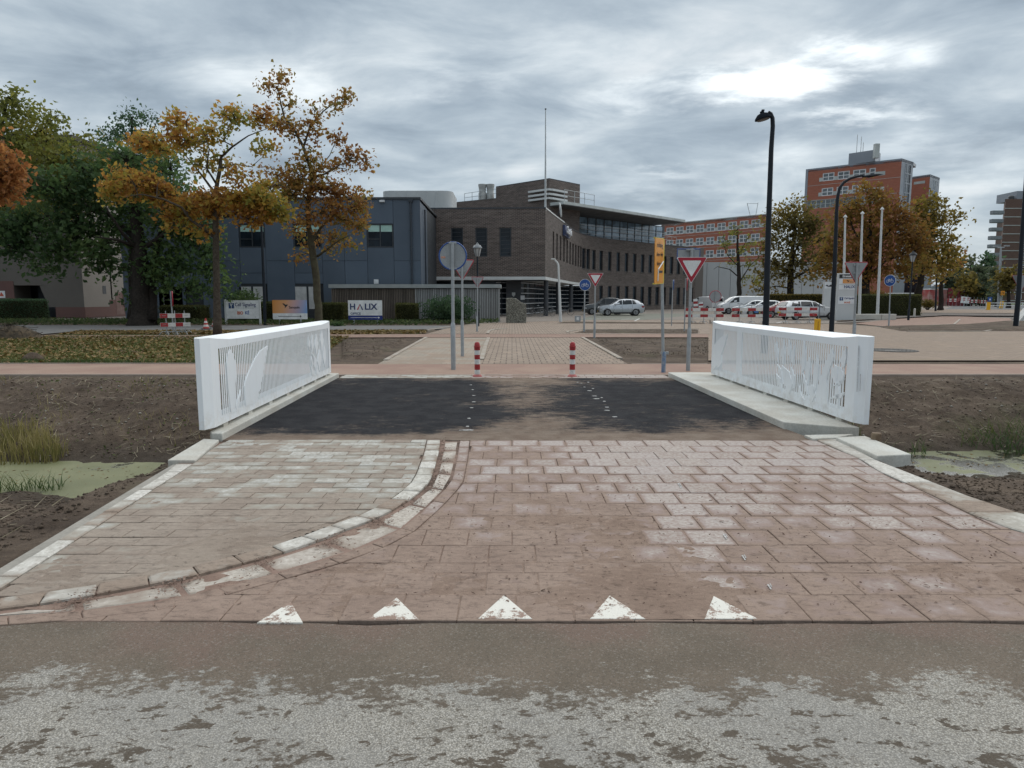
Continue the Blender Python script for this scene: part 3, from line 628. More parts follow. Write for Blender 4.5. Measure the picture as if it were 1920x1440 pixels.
# ---------------- white railings
m, nb, P, x, y, z = posmat(); m.name = 'railing_white'; RW = m
Pv = nb.n('Mapping', {'Vector': P, 'Scale': (9, 9, 1.2)}).outputs[0]
gr_ = nb.m('MULTIPLY', nb.ss(nb.noise(Pv, 1.0, 6, .65), .48, .75), .16)
gr_ = nb.m('ADD', gr_, nb.m('MULTIPLY', nb.m('MULTIPLY', nb.ss(z, .42, .14), nb.ss(nb.noise(P, 7, 6, .7), .38, .66)), .40))
finish(nb, nb.mix(gr_, (.84, .88, .91), (.52, .47, .40)), nb.lin(gr_, 0, .4, .40, .7), 0, nb.noise(P, 260, 2), .05, .002, spec=.5)
def railing(A, B, side, label, sils, dots):
    A = Vector((A[0], A[1], 0)); B = Vector((B[0], B[1], 0)); L = (B-A).length
    dx = (B-A)/L; nrm = Vector((-dx.y, dx.x, 0))           # left of travel
    if side > 0: nrm = -nrm                                  # outward, away from the road
    root = thing('bridge_railing', label, 'railing', A, 0, 'white slotted railings on both sides of the bridge')
    Mx = Matrix(((dx.x, nrm.x, 0, 0), (dx.y, nrm.y, 0, 0), (0, 0, 1, 0), (0, 0, 0, 1)))
    z0, z1, zb, zt = .132, 1.175, .235, 1.035
    a0, a1 = .36, L-.30; TH = .17
    plan_in = [(0, .06), (.14, 0), (a0, 0), (.75, 0), (L-.75, 0), (a1, 0), (L-.14, 0), (L, .06)]
    topz = [z1, z1, z1-.022, z1-.05, z1-.05, z1-.022, z1-.005, z1]
    plan_out = [(0, .12), (.14, TH), (a0, TH), (.75, TH), (L-.75, TH), (a1, TH), (L-.14, TH), (L, .12)]
    def P(t, n, z): return Mx @ Vector((t, n, z))
    b = MB(); n = len(plan_in)
    vs = [P(t, nn, topz[i]) for i, (t, nn) in enumerate(plan_in)]+[P(t, nn, z1+.004) for t, nn in plan_out]
    b.add(vs, [(i, i+1, n+i+1, n+i) for i in range(n-1)]); b.build('top_cap', RW, root)
    def band(name, pl, zs0, zs1, i0, i1):
        b = MB(); vs = []
        for i in range(i0, i1+1): vs += [P(pl[i][0], pl[i][1], zs0), P(pl[i][0], pl[i][1], zs1[i])]
        b.add(vs, [(2*i, 2*i+2, 2*i+3, 2*i+1) for i in range(i1-i0)]); return b.build(name, RW, root)
    zo = [z1+.004]*n; c0 = [zb]*n
    for pl, zz, nm in ((plan_in, topz, 'front_panel'), (plan_out, zo, 'back_panel')):
        band(nm, pl, z0, zz, 0, 2); band(nm, pl, z0, zz, 5, 7); band(nm, pl, zt, zz, 2, 5); band(nm, pl, z0, c0, 2, 5)
    for i in (0, n-1):
        MB().add([P(*plan_in[i], z0), P(*plan_out[i], z0), P(*plan_out[i], zo[i]), P(*plan_in[i], topz[i])], [(0, 1, 2, 3)]).build('end_plate', RW, root)
    MB().add([P(t, nn, z0) for t, nn in plan_in]+[P(t, nn, z0) for t, nn in plan_out[::-1]], [tuple(range(2*n))]).build('bottom_plate', RW, root)
    nsl = int((a1-a0)/.060); p = (a1-a0)/nsl
    sl = MB(); sl.box(-(.0168 if side < 0 else .0185), (.0168 if side < 0 else .0185), .001, .005, zb-.004, zt+.004, M=Mx.to_3x3().to_4x4()); me = sl.mesh('slat', RW)
    for i in range(1, nsl):
        o = link('slat', me, root); o.location = P(a0+i*p, 0, 0)
    def rp(u, v):                                            # photograph -> (t, z) on the inner face
        a, y, k = ray(u, v); den = a*dx.y-y*dx.x
        s = (A.x*dx.y-A.y*dx.x)/den; X = Vector((a*s, y*s, 0)); return ((X-A).dot(dx), H+k*s)
    for poly in sils:
        q = [rp(*p) if not isinstance(p, list) else tuple(p) for p in poly]
        q = [(min(max(t, a0-.02), a1+.02), min(max(z, zb-.02), zt+.02)) for t, z in q]
        bb = MB(); k = len(q)
        for nn in (-.006, .014): bb.add([P(t, nn, z) for t, z in q], [])
        bb.f = [tuple(range(k)), tuple(range(k, 2*k))[::-1]]+[(i, (i+1) % k, k+(i+1) % k, k+i) for i in range(k)]; bb.mi = [0]*len(bb.f)
        bb.build('leaf_cutout', RW, root)
    for i in range(7):
        t = .5+i*(L-1.0)/6; bb = MB(); bb.box(t-.07, t+.07, .012, .10, .07, z0+.002, M=Mx @ T(0, 0, 0)); f = bb.build('foot', PLM, root); 
        f.location.z = 0
    if dots:
        bb = MB()
        for (u, v0, v1, st) in ((1610, 650, 735, 3.2), (1613.5, 702, 735, 3.0)):
            v = v0
            while v < v1:
                t, z = rp(u-(v-v0)*.04, v); hh = random.uniform(.006, .014)
                bb.box(t-.007, t+.007, -.0015, .003, z-hh, z+hh, M=Mx); v += st
        o = bb.build('punched_lettering', M('punched_shadow', (.60, .62, .64), None, 3, .6), root); stuff(o)
    return root
def C1(pts): return [(340+x/5.144, 580+y/5.144) for x, y in pts]
def C2(pts): return [(1240+x/4., 580+y/4.) for x, y in pts]
silL = [C1(p) for p in [
    [(468, 385), (495, 430), (520, 520), (525, 640), (518, 760), (520, 860), (515, 990), (478, 1000), (462, 860), (450, 780), (440, 640), (436, 520), (448, 430)],
    [(832, 350), (812, 450), (795, 560), (785, 640), (765, 720), (762, 770), (740, 800), (735, 860), (705, 905), (690, 930), (622, 958), (615, 900), (606, 740), (625, 660), (665, 570), (705, 480), (760, 400)],
    [(575, 770), (560, 860), (545, 980), (525, 990), (540, 880)],
    [(1225, 255), (1238, 320), (1232, 400), (1222, 350)], [(1262, 230), (1275, 330), (1262, 420), (1250, 330)], [(1300, 235), (1318, 330), (1300, 450), (1285, 340)],
    [(1352, 200), (1370, 300), (1352, 410), (1338, 300)], [(1245, 400), (1300, 480), (1290, 590), (1270, 520)], [(1330, 380), (1350, 470), (1330, 600), (1310, 500)],
    [(1240, 530), (1270, 590), (1290, 650), (1262, 640)], [(1300, 500), (1320, 600), (1330, 650), (1300, 640)], [(1372, 330), (1392, 420), (1385, 560), (1365, 470)], [(1260, 420), (1280, 500), (1262, 560), (1250, 480)]]]
silR = [C2(p) for p in [
    [(497, 185), (480, 260), (452, 340), (455, 400), (430, 440), (415, 425), (375, 490), (362, 440), (372, 330), (400, 265), (445, 215)],
    [(862, 240), (880, 330), (878, 400), (862, 350), (850, 290)], [(918, 225), (930, 330), (915, 420), (900, 330)], [(960, 225), (975, 290), (962, 370), (945, 290)], [(1003, 265), (1000, 350), (985, 420), (970, 340)],
    [(860, 480), (895, 520), (905, 640), (890, 620)], [(905, 420), (960, 470), (985, 560), (960, 640), (925, 560)], [(975, 430), (998, 500), (995, 590), (978, 520)], [(870, 410), (900, 450), (915, 560), (890, 500)],
    [(1072, 235), (1085, 330), (1075, 450), (1055, 480), (1050, 400), (1060, 300)], [(1115, 355), (1118, 440), (1100, 560), (1085, 500), (1090, 400)], [(1060, 470), (1090, 560), (1105, 650), (1080, 610)],
    [(1165, 330), (1180, 420), (1175, 520), (1160, 600), (1145, 640), (1150, 480)], [(1285, 290), (1295, 360), (1265, 440), (1240, 520), (1250, 740), (1170, 720), (1170, 600), (1200, 500), (1225, 420), (1255, 350)],
    [(1300, 415), (1318, 430), (1322, 480), (1312, 560), (1290, 540), (1280, 470)], [(1385, 285), (1390, 360), (1372, 440), (1355, 430), (1345, 380), (1362, 330)], [(1345, 430), (1370, 500), (1350, 560), (1330, 520)],
    [(1320, 540), (1336, 600), (1330, 740), (1310, 640)], [(1380, 620), (1345, 668), (1265, 670), (1310, 640)], [(1280, 580), (1350, 560), (1372, 520), (1310, 560)], [(1030, 560), (1050, 640), (1075, 690), (1040, 670)], [(1100, 580), (1140, 560), (1160, 640), (1130, 700)]]]
silR += [[[3.9, .235], [4.15, .235], [4.15, 1.03], [3.9, 1.03]]]
railing((-3.45, 7.55), (-3.69, 13.75), -1, 'white slotted metal railing with large leaf cut-outs, on the left', silL, False)
railing((4.13, 7.88), (3.99, 13.55), 1, 'white slotted metal railing with reed cut-outs, on the right', silR, True)

# ---------------- far side of the bridge
def strip(pts, wd, z0, z1, M_=None, b=None):
    b = b or MB(); a = offs(pts, wd/2); c = offs(pts, -wd/2)
    for i in range(len(pts)-1):
        q = [a[i], a[i+1], c[i+1], c[i]]; b.prism(q if area(q) > 0 else q[::-1], z0, z1)
    return b
def brickpave(name, c1, c2, mort, bw, bh, sand, samt, rot=0., sc=.7):
    m, nb, P, x, y, z = posmat(); m.name = name
    mp = nb.n('Mapping', {'Vector': P, 'Rotation': (0, 0, rot)}).outputs[0]
    br = nb.n('TexBrick', {'Vector': mp, 'Color1': c1, 'Color2': c2, 'Mortar': mort, 'Scale': 1.0, 'Mortar Size': .006, 'Bias': 0., 'Brick Width': bw, 'Row Height': bh})
    f = nb.m('ADD', nb.m('MULTIPLY', nb.noise(P, sc, 6, .6, .4), .7), nb.m('MULTIPLY', nb.noise(P, 4, 6, .65), .3))
    dm = nb.ss(f, .62-samt, .74-samt)
    col = nb.mix(nb.m('MULTIPLY', dm, .85), br.outputs['Color'], sand)
    col = nb.mix(nb.m('MULTIPLY', nb.ss(nb.noise(nb.n('Mapping', {'Vector': P, 'Scale': (1, .35, 1)}).outputs[0], 2.2, 5, .6), .56, .66), .35), col, tuple(c*1.45 for c in sand))
    finish(nb, col, .88, 0, nb.m('ADD', nb.m('MULTIPLY', br.outputs['Fac'], -1.0), nb.m('MULTIPLY', nb.noise(P, 40, 4), .6)), .3, .01, spec=.25); return m
SND = (.29, .215, .165)
REDB = brickpave('red_bricks', (.26, .17, .135), (.31, .215, .17), (.15, .10, .08), .21, .105, SND, .06)
TANB = brickpave('tan_bricks', (.235, .182, .142), (.295, .232, .182), (.13, .098, .075), .21, .105, (.255, .195, .146), .13)
GREYB = brickpave('grey_bricks', (.29, .255, .21), (.35, .305, .25), (.15, .12, .095), .30, .15, (.285, .215, .165), .16)
PARKB = brickpave('parking_bricks', (.225, .195, .17), (.27, .235, .205), (.15, .13, .11), .21, .105, (.25, .215, .18), .0, sc=.25)
CYC = M('cycle_path_red', (.27, .175, .14), (.33, .235, .185), .9, .9, bump=.3, bscale=30, spec=.2)
ASPH = M('old_asphalt', (.135, .135, .135), (.175, .17, .165), .8, .9, bump=.3, bscale=50, spec=.25)
GRASS_M = M('lawn', (.085, .09, .03), (.15, .12, .05), 1.3, .95, bump=.8, bscale=25, spec=.1)
VERGE = M('verge', (.07, .085, .03), (.11, .105, .045), 1.3, .95, bump=.6, bscale=20, spec=.1)
# narrow paved strip right behind the deck (three courses of pieces), path, plots
strip_p = struct(MB().add([(-3.0, YF+.02, -.012), (3.0, YF+.02, -.012), (3.0, 14.3, -.012), (-3.0, 14.3, -.012)], [(0, 1, 2, 3)]).build('landing_pavement', BED))
yv = YF+.015
for i in range(3):
    hgt = (14.28-YF)/3-.003; x0 = -3.56+(i % 2)*.15-.3
    while x0 < 3.6:
        a, c = max(x0, -3.58), min(x0+.30, 3.26)
        if c-a > .05: piece('tile', [(a, yv), (c, yv), (c, yv+hgt), (a, yv+hgt)], GREY if c < -.62 else RED, strip_p, .004)
        x0 += .30
    yv += hgt+.003
sheet('cycle_path', [(-90, 14.42), (90, 14.42), (90, 16.72), (-90, 16.72)], 0., CYC, True)
eb = strip([(-90, 14.355), (-3.9, 14.355)], .10, -.1, .012); strip([(4.6, 14.355), (90, 14.355)], .10, -.1, .012, b=eb); strip([(-90, 16.77), (-6.2, 16.77)], .08, -.1, .02, b=eb); strip([(3.0, 16.77), (4.9, 16.77)], .08, -.1, .004, b=eb); strip([(-3.9, 14.352), (4.6, 14.352)], .08, -.1, .005, b=eb)
struct(eb.build('path_edging', M('edging', (.36, .29, .24), (.30, .24, .20), 3, .9)))
yb = 16.76
sheet('lawn', [(-60, 16.83), G(600, 674), G(640, 634), (-60, G(0, 636)[1])], -.012, GRASS_M, True)
sheet('footpath', [(-600, 637), (366, 633.6), (800, 632.4), (1330, 632.6), (1330, 626.4), (800, 626.4), (366, 628.2), (67, 629), (-600, 630)], .002, REDB)
sheet('grass_verge', [(100, 628), (640, 627.6), (790, 626.0), (800, 619.2), (640, 619.6), (140, 620.6)], -.008, VERGE)
sheet('lane', [(-600, 629.4), (60, 628.4), (150, 620.3), (620, 619.2), (830, 617.2), (860, 610.6), (0, 609.6), (-600, 609.6)], .004, ASPH)
q0 = G(723, 674.5); q1 = G(903, 674.5); q2 = G(1163, 674.5); fy = 16.735; prj = lambda a, c: (a[0]+(a[0]-c[0])*(fy-a[1])/(a[1]-c[1]), fy)
sheet('side_pavement', [prj(q0, G(799, 633)), G(799, 633), G(916, 633), prj(q1, G(916, 633))], .001, GREYB, True)
SIDEB = brickpave('side_road_tiles', (.26, .205, .162), (.325, .26, .208), (.085, .062, .046), .30, .30, (.262, .20, .15), .05)
bpy.data.materials['side_road_tiles'].node_tree.nodes['Brick Texture'].inputs['Mortar Size'].default_value = .016
sheet('side_road', [prj(q1, G(916, 633)), G(916, 633), G(1092, 633), prj(q2, G(1092, 633))], .003, SIDEB, True)
sheet('forecourt', [(800, 626.2), (830, 617.5), (862, 610.8), (905, 606.5), (1100, 600), (1330, 600), (1330, 626.2)], .006, SIDEB)
sheet('parking_lot', [(860, 606.8), (905, 603), (930, 590), (1080, 573), (1900, 573), (1700, 600), (1560, 606), (1335, 606.8), (1332, 599.6), (1101, 599.6), (906, 606.2)], .001, PARKB)
sheet('junction', [(1328, 676), (1328, 607), (1562, 606.5), (1640, 612), (1690, 621), (1845, 621), (2800, 626), (2800, 676)], .004, TANB)
sheet('crossing', [(1600, 606.5), (1729, 593.3), (1800, 593.3), (1893, 596.7), (1898, 601), (1789, 610), (1655, 611.8)], .008, REDB)
sheet('far_road', [(1560, 592), (1700, 586.5), (2500, 590), (2500, 583.5), (1770, 580), (1640, 582)], .003, TANB)
sheet('main_road', [(1770, 580), (2500, 583), (2500, 575.5), (1850, 571.5), (1790, 573)], .006, ASPH)
sheet('far_lawn', [(1700, 575), (1850, 571), (2600, 575), (2600, 565), (1860, 565), (1700, 567)], .009, M('far_grass', (.06, .10, .03), (.09, .12, .045), .2, .95))
sheet('green_parking_bay', [(1085, 600.5), (1120, 588), (1330, 588), (1200, 600.5)], .005, M('bay_green', (.15, .16, .125), (.19, .185, .155), .9, .9))
kb = strip(gpts([(723, 676), (799, 633)]), .12, -.05, .03)
for pts in ([(903, 675), (910, 650), (916, 634)], [(914, 626), (917, 621), (926, 618.3), (950, 616.6)], [(1163, 673), (1092, 633.3)], [(1066, 624.5), (1063, 622), (1090, 618.6), (1310, 617.5)], [(1332, 607.3), (1562, 607.1), (1650, 612.6), (1700, 611.6), (1789, 608.5), (1800, 599)], [(1700, 622), (1845, 621.6), (1870, 617.5), (1920, 616.6), (2200, 618)], [(800, 619), (860, 611.2), (905, 607)]):
    strip(gpts(pts), .13, -.05, .035, b=kb)
struct(kb.build('kerbs', M('kerb_pale', (.36, .325, .28), (.30, .25, .20), 1.2, .88)))
lb = MB()
for pts in ([(1092, 598.2), (1180, 598)], [(1165, 599.2), (1195, 598)], [(1190, 602), (1199, 597.5)], [(1455, 606.0), (1475, 602)]): strip(gpts(pts), .12, .007, .011, b=lb)
lb.build('bay_line', M('line_white', (.62, .62, .6), (.5, .5, .48), 3, .8), None); struct(bpy.data.objects['bay_line'])
def mound(name, px, h, m=SOIL, n=(26, 12)):
    P = gpts(px); cx = sum(p[0] for p in P)/len(P); cy = sum(p[1] for p in P)/len(P)
    b = MB(); k = 40; ring = resample(P+[P[0]], k)[:-1]; vs = []
    for r_, hh in ((1.0, -.04), (.93, .5), (.7, .85), (.4, 1.), (.12, 1.)):
        for p in ring: 
            X_, Y2 = cx+(p[0]-cx)*r_, cy+(p[1]-cy)*r_; vs.append((X_, Y2, h*hh*(1+.5*mnoise.noise((X_*1.5, Y2*.7, 4))) if hh > 0 else hh))
    fs = [(i*k+j, i*k+(j+1) % k, (i+1)*k+(j+1) % k, (i+1)*k+j) for i in range(4) for j in range(k)]+[tuple(range(4*k, 5*k))]
    b.add(vs, fs); return struct(b.build(name, m, smooth='all'))
mound('soil_bed', [(1070, 624.5), (1092, 619.3), (1315, 618.5), (1315, 625.8)], .05)
mound('soil_bed', [(1036, 606.3), (1050, 603.6), (1330, 606.0), (1330, 607.3)], .05)
mound('soil_bed', [(1648, 613), (1690, 620.4), (1844, 620.4), (1990, 618.5), (1990, 600), (1896, 602), (1789, 610.6)], .10)
mound('soil_bed', [(1560, 604.5), (1720, 594), (1735, 590.5), (1990, 594), (1990, 590), (1740, 586.5), (1560, 600)], .08)
mound('soil_bed', [(640, 672), (690, 673), (765, 637), (640, 637)], .06)
mound('soil_bed', [(1172, 668), (1118, 637), (1330, 637), (1330, 668)], .06)
# dark sett ring and iron cover in the junction
p = G(1672, 657.5); mh = thing('manhole_cover', 'round iron manhole cover ringed by dark setts behind the right railing', 'manhole cover', (*p, 0))
DK = M('dark_sett', (.07, .068, .065), (.12, .115, .105), 6, .8, bump=.4)
for i in range(4):
    r0 = .30+i*.115; b = MB(); ns = 14+i*5
    for j in range(ns):
        a, c = 6.2832*j/ns, 6.2832*(j+.86)/ns; q = [(r0*math.cos(a), r0*math.sin(a)), ((r0+.095)*math.cos(a), (r0+.095)*math.sin(a)), ((r0+.095)*math.cos(c), (r0+.095)*math.sin(c)), (r0*math.cos(c), r0*math.sin(c))]
        b.prism(q if area(q) > 0 else q[::-1], 0, .018+random.uniform(0, .006))
    b.build('sett_ring', DK, mh)
MB().lathe([(.27, 0), (.27, .016), (.22, .016), (.22, .012), (0.001, .012)], 24).build('iron_lid', M('iron', (.09, .085, .08), (.06, .055, .05), 9, .55, metal=.6), mh)
# ================================================================== BUILDINGS
def brickmat(name, c1, c2, mort, bw, bh, var=.25, ms=.012):
    m, nb = newmat(name); uv = nb.n('UVMap', uv_map='UVMap').outputs[0]; P = nb.n('NewGeometry').outputs['Position']
    br = nb.n('TexBrick', {'Vector': uv, 'Color1': c1, 'Color2': c2, 'Mortar': mort, 'Scale': 1.0, 'Mortar Size': ms, 'Mortar Smooth': .2, 'Bias': -.1, 'Brick Width': bw, 'Row Height': bh})
    f = nb.lin(nb.noise(nb.n('Mapping', {'Vector': uv, 'Scale': (.5, 3, 1)}).outputs[0], 1.3, 7, .65), .3, .7, 1-var, 1+var)
    col = nb.mix(1.0, br.outputs[0], nb.n('CombineColor', {0: f, 1: f, 2: f}).outputs[0], 'MULTIPLY')
    finish(nb, col, .85, 0, nb.m('MULTIPLY', br.outputs['Fac'], -1.), .5, .015, spec=.3); return m
class Path:
    def __init__(s, pts, n=0):
        if n: pts = Path.smooth(pts, n)
        s.P = np.array([(p[0], p[1]) for p in pts], float); s.S = np.r_[0, np.cumsum(np.linalg.norm(np.diff(s.P, axis=0), axis=1))]; s.L = float(s.S[-1])
    @staticmethod
    def smooth(pts, n):
        P = np.array(pts, float); dl = np.r_[0, np.cumsum(np.linalg.norm(np.diff(P, axis=0), axis=1))]
        t = np.linspace(0, dl[-1], n); Q = np.stack([np.interp(t, dl, P[:, k]) for k in (0, 1)], 1)
        for _ in range(30):
            Q[1:-1] = .25*Q[:-2]+.5*Q[1:-1]+.25*Q[2:]
        return [tuple(q) for q in Q]
    def pos(s, q): return Vector((float(np.interp(q, s.S, s.P[:, 0])), float(np.interp(q, s.S, s.P[:, 1])), 0))
    def tan(s, q):
        e = .05; return (s.pos(min(q+e, s.L))-s.pos(max(q-e, 0))).normalized()
    def mat(s, q, z=0., dep=0.):
        t = s.tan(q); i = Vector((-t.y, t.x, 0)); p = s.pos(q)+i*dep
        return Matrix(((t.x, i.x, 0, p.x), (t.y, i.y, 0, p.y), (0, 0, 1, z), (0, 0, 0, 1)))
    def s_at(s, u, v=450.):
        a, y, k = ray(u, v); r = s.P[:, 0]/s.P[:, 1]; o = np.argsort(r); return float(np.interp(a/y, r[o], s.S[o]))
def wall(name, path, z0, z1, m, parent, ops=(), dep=.18, step=2.0):
    """wall along a path seen from outside left to right, with real openings and reveals"""
    br = {0., path.L}; 
    for o in ops: br |= {o[0], o[1]}
    br |= {float(q) for q in path.S if 0 < q < path.L} if len(path.S) < 60 else set(np.arange(0, path.L, step))
    br = sorted(br); b = MB(); uv = []
    def quad(p, u): b.add(p, [(0, 1, 2, 3)]); uv.extend(u)
    def pt(q, z, d=0.): 
        t = path.tan(q); p = path.pos(q); return Vector((p.x-t.y*d, p.y+t.x*d, z))
    for i in range(len(br)-1):
        a, c = br[i], br[i+1]
        if c-a < 1e-5: continue
        mid = (a+c)/2; cuts = sorted([(o[2], o[3]) for o in ops if o[0] <= mid <= o[1]]); z = z0
        for za, zb in cuts+[(z1, z1)]:
            if za > z+1e-4: quad([pt(a, z), pt(c, z), pt(c, za), pt(a, za)], [(a, z), (c, z), (c, za), (a, za)])
            z = max(z, zb)
    for s0, s1, za, zb in ops:
        quad([pt(s0, za), pt(s0, za, dep), pt(s0, zb, dep), pt(s0, zb)][::-1], [(s0, za), (s0+dep, za), (s0+dep, zb), (s0, zb)][::-1])
        quad([pt(s1, za), pt(s1, za, dep), pt(s1, zb, dep), pt(s1, zb)], [(s1, za), (s1+dep, za), (s1+dep, zb), (s1, zb)])
        quad([pt(s0, za), pt(s1, za), pt(s1, za, dep), pt(s0, za, dep)], [(s0, za), (s1, za), (s1, za+dep), (s0, za+dep)])
        quad([pt(s0, zb), pt(s1, zb), pt(s1, zb, dep), pt(s0, zb, dep)][::-1], [(s0, zb), (s1, zb), (s1, zb+dep), (s0, zb+dep)][::-1])
    b.uv = uv; return b.build(name, m, parent)
WC = {}
def window(M4, wd, ht, nx, nz, fm, pm, parent, fw=.06, blind=None, name='window', sill=None):
    """framed window centred at M4 (x along the wall, y into it); frame with a pane (and blind) below it"""
    k = (round(wd, 2), round(ht, 2), nx, nz, fm.name, pm.name, fw, blind)
    if k not in WC:
        b = MB(); x0, x1, z0, z1 = -wd/2, wd/2, -ht/2, ht/2
        b.box(x0, x1, -.02, .05, z0, z0+fw); b.box(x0, x1, -.02, .05, z1-fw, z1); b.box(x0, x0+fw, -.02, .05, z0+fw, z1-fw); b.box(x1-fw, x1, -.02, .05, z0+fw, z1-fw)
        for i in range(1, nx): q = x0+wd*i/nx; b.box(q-fw*.45, q+fw*.45, -.018, .048, z0+fw, z1-fw)
        for j in range(1, nz): q = z0+ht*j/nz; b.box(x0+fw, x1-fw, -.016, .046, q-fw*.4, q+fw*.4)
        pn = MB().add([(x0, .03, z0), (x1, .03, z0), (x1, .03, z1), (x0, .03, z1)], [(0, 1, 2, 3)])
        bl = MB().box(x0+fw, x1-fw, .022, .027, z1-ht*.33, z1-fw) if blind else None
        WC[k] = (b.mesh('window', fm), pn.mesh('pane', pm), bl.mesh('blind', blind_mat) if bl else None)
    me = WC[k]; o = link(name, me[0], parent); o.matrix_local = M4
    link('pane', me[1], o)
    if me[2]: link('blind', me[2], o)
    return o
blind_mat = M('blind_green', (.42, .62, .55), (.36, .55, .49), 2, .7)
GL_D = glass('dark_glass', (.010, .015, .021), .12, .22); GL_B = glass('sky_reflection_glass', (.13, .195, .265), .05, 1.)  # second glass has a pale blue sky reflection painted into its base colour
DARKF = M('dark_frame', (.035, .042, .05), None, 4, .5); WHITEF = M('white_frame', (.72, .74, .76), None, 4, .5)
# ---- grey panel building
PG = M('grey_panel', (.072, .099, .136), (.082, .110, .148), .8, .6, rand=.10, fine=.05, bscale=20)
PGd = M('panel_joint', (.03, .036, .043), None, 3, .7)
gb = thing('panel_building', 'two storey building clad in blue grey panels behind the three signboards', 'building', (0, 0, 0))
YG = 51.0; gx = lambda u, v=450: at(u, v, YG).x; gz = lambda v: at(700, v, YG).z
ztop = gz(373.5); zm = gz(489); xa, xb = gx(225), gx(788.5)
MB().box(xa, xb-.05, YG+.12, YG+11, 0, ztop-.15).build('core_wall', PGd, gb)
cols = [225, 262, 300, 341, 375, 412, 448, 497, 550, 603, 645, 688, 738, 788.5]
upw = {448: 497, 550: 603, 688: 738, 341: 375}; loww = {448: 503, 552: 606, 300: 341, 341: 375}
def panel(x0, x1, z0, z1): MB().box(x0+.012, x1-.012, YG, YG+.1, z0+.012, z1-.012).build('panel', PG, gb)
wz0, wz1 = gz(464), gz(419.5); lz1 = gz(532); lz0 = gz(596)
for i in range(len(cols)-1):
    x0, x1 = gx(cols[i]), gx(cols[i+1])
    if cols[i] in upw:
        panel(x0, x1, wz1, ztop); panel(x0, x1, zm-.9 if cols[i] in loww or cols[i] == 550 else 0.0, wz0)
        WH = wz1-wz0
        o = window(T((x0+x1)/2, YG+.06, (wz0+wz1)/2), x1-x0-.03, WH, 2, 1, DARKF, GL_D, gb, .09, blind='g')
        MB().box(-(x1-x0)/2+.09, 0, .0, .05, -WH*.16, -WH*.16+.07).build('transom', DARKF, o)
        if cols[i] in loww or cols[i] == 550: panel(x0, x1, lz1, zm-.9)
    else:
        panel(x0, x1, zm, ztop); panel(x0, x1, 0, zm)
BLW = M('white_blind', (.55, .56, .56), None, 2, .7)
for u0, u1 in ((448, 500), (552, 603), (297, 345)):
    x0, x1 = gx(u0, 570), gx(u1, 570)
    o = MB().box(x0, x1, YG+.02, YG+.10, .05, lz1-.02).build('window', DARKF, gb)
    for k in (0, 1):
        a = x0+(x1-x0)*(.04+.5*k); c = a+(x1-x0)*.42
        MB().box(a, c, YG+.0, YG+.04, .85, lz1-.22).build('blind', BLW, o)
# right return wall and eaves
rx = at(801.5, 395, 56).x
MB().prism([(xb-.05, YG+.12), (xb, YG), (rx, 56.6), (rx-.2, 62), (xb-2, 62)], 0, ztop-.15).build('return_wall', PG, gb)
eb = MB(); eb.box(xa, xb+.06, YG-.08, YG+11.1, ztop-.02, ztop+.14); eb.build('roof_edge', DARKF, gb)
PIPE = M('downpipe', (.03, .04, .055), None, 3, .4)
for u, v0 in ((771.5, 379),):
    x = gx(u); b = MB(); b.tube([(x, YG-.12, gz(v0)), (x, YG-.12, .1)], .075, 8); b.box(x-.16, x+.16, YG-.2, YG-.01, gz(v0), gz(v0)+.22)
    for q in range(7): b.box(x-.10, x+.10, YG-.14, YG, .6+q*1.2, .68+q*1.2)
    b.build('downpipe', PIPE, gb)
p = at(794.5, 400, 53); MB().tube([(p.x+.1, p.y, ztop-.5), (p.x+.1, p.y, .1)], .07, 8).build('downpipe', PIPE, gb)
p = at(717, 377.5, YG); MB().box(p.x-.18, p.x+.18, YG-.25, YG, p.z-.07, p.z+.07).build('wall_light', WHITEF, gb)
p = at(705.5, 528, YG); MB().box(p.x-.17, p.x+.17, YG-.05, YG, p.z-.16, p.z+.16).build('wall_plaque', WHITEF, gb)
# rooftop enclosure
WPAN = M('pale_cladding', (.52, .545, .55), (.47, .495, .50), .7, .5, fine=.03)
Yr = 64.; x0, x1 = at(715.5, 372, Yr).x, at(848, 372, Yr).x; zt_ = at(780, 357.5, Yr).z
rb = thing('rooftop_enclosure', 'pale rounded plant enclosure with zigzag cladding on the grey panel building roof', 'rooftop enclosure', (x0, Yr, ztop-.2))
L = x1-x0; pl = []; r = .9
for cx, cy, a0 in ((r, r, 180), (L-r, r, 270), (L-r, 6-r, 0), (r, 6-r, 90)):
    for q in range(7): a = R(a0+15*q); pl.append((cx+r*math.cos(a), cy+r*math.sin(a)))
MB().prism(pl, 0, zt_-ztop+.2).build('shell', WPAN, rb, smooth=True)
hh = zt_-ztop+.2
for i in range(5):
    a = r+.1+i*(L-2*r-.2)/5; wd = (L-2*r-.2)/5
    MB().prism([(a+.04, .1), (a+wd-.04, .1), (a+wd/2, hh-.1)], -.07, .02, axis='y').build('cladding_panel', WPAN, rb)
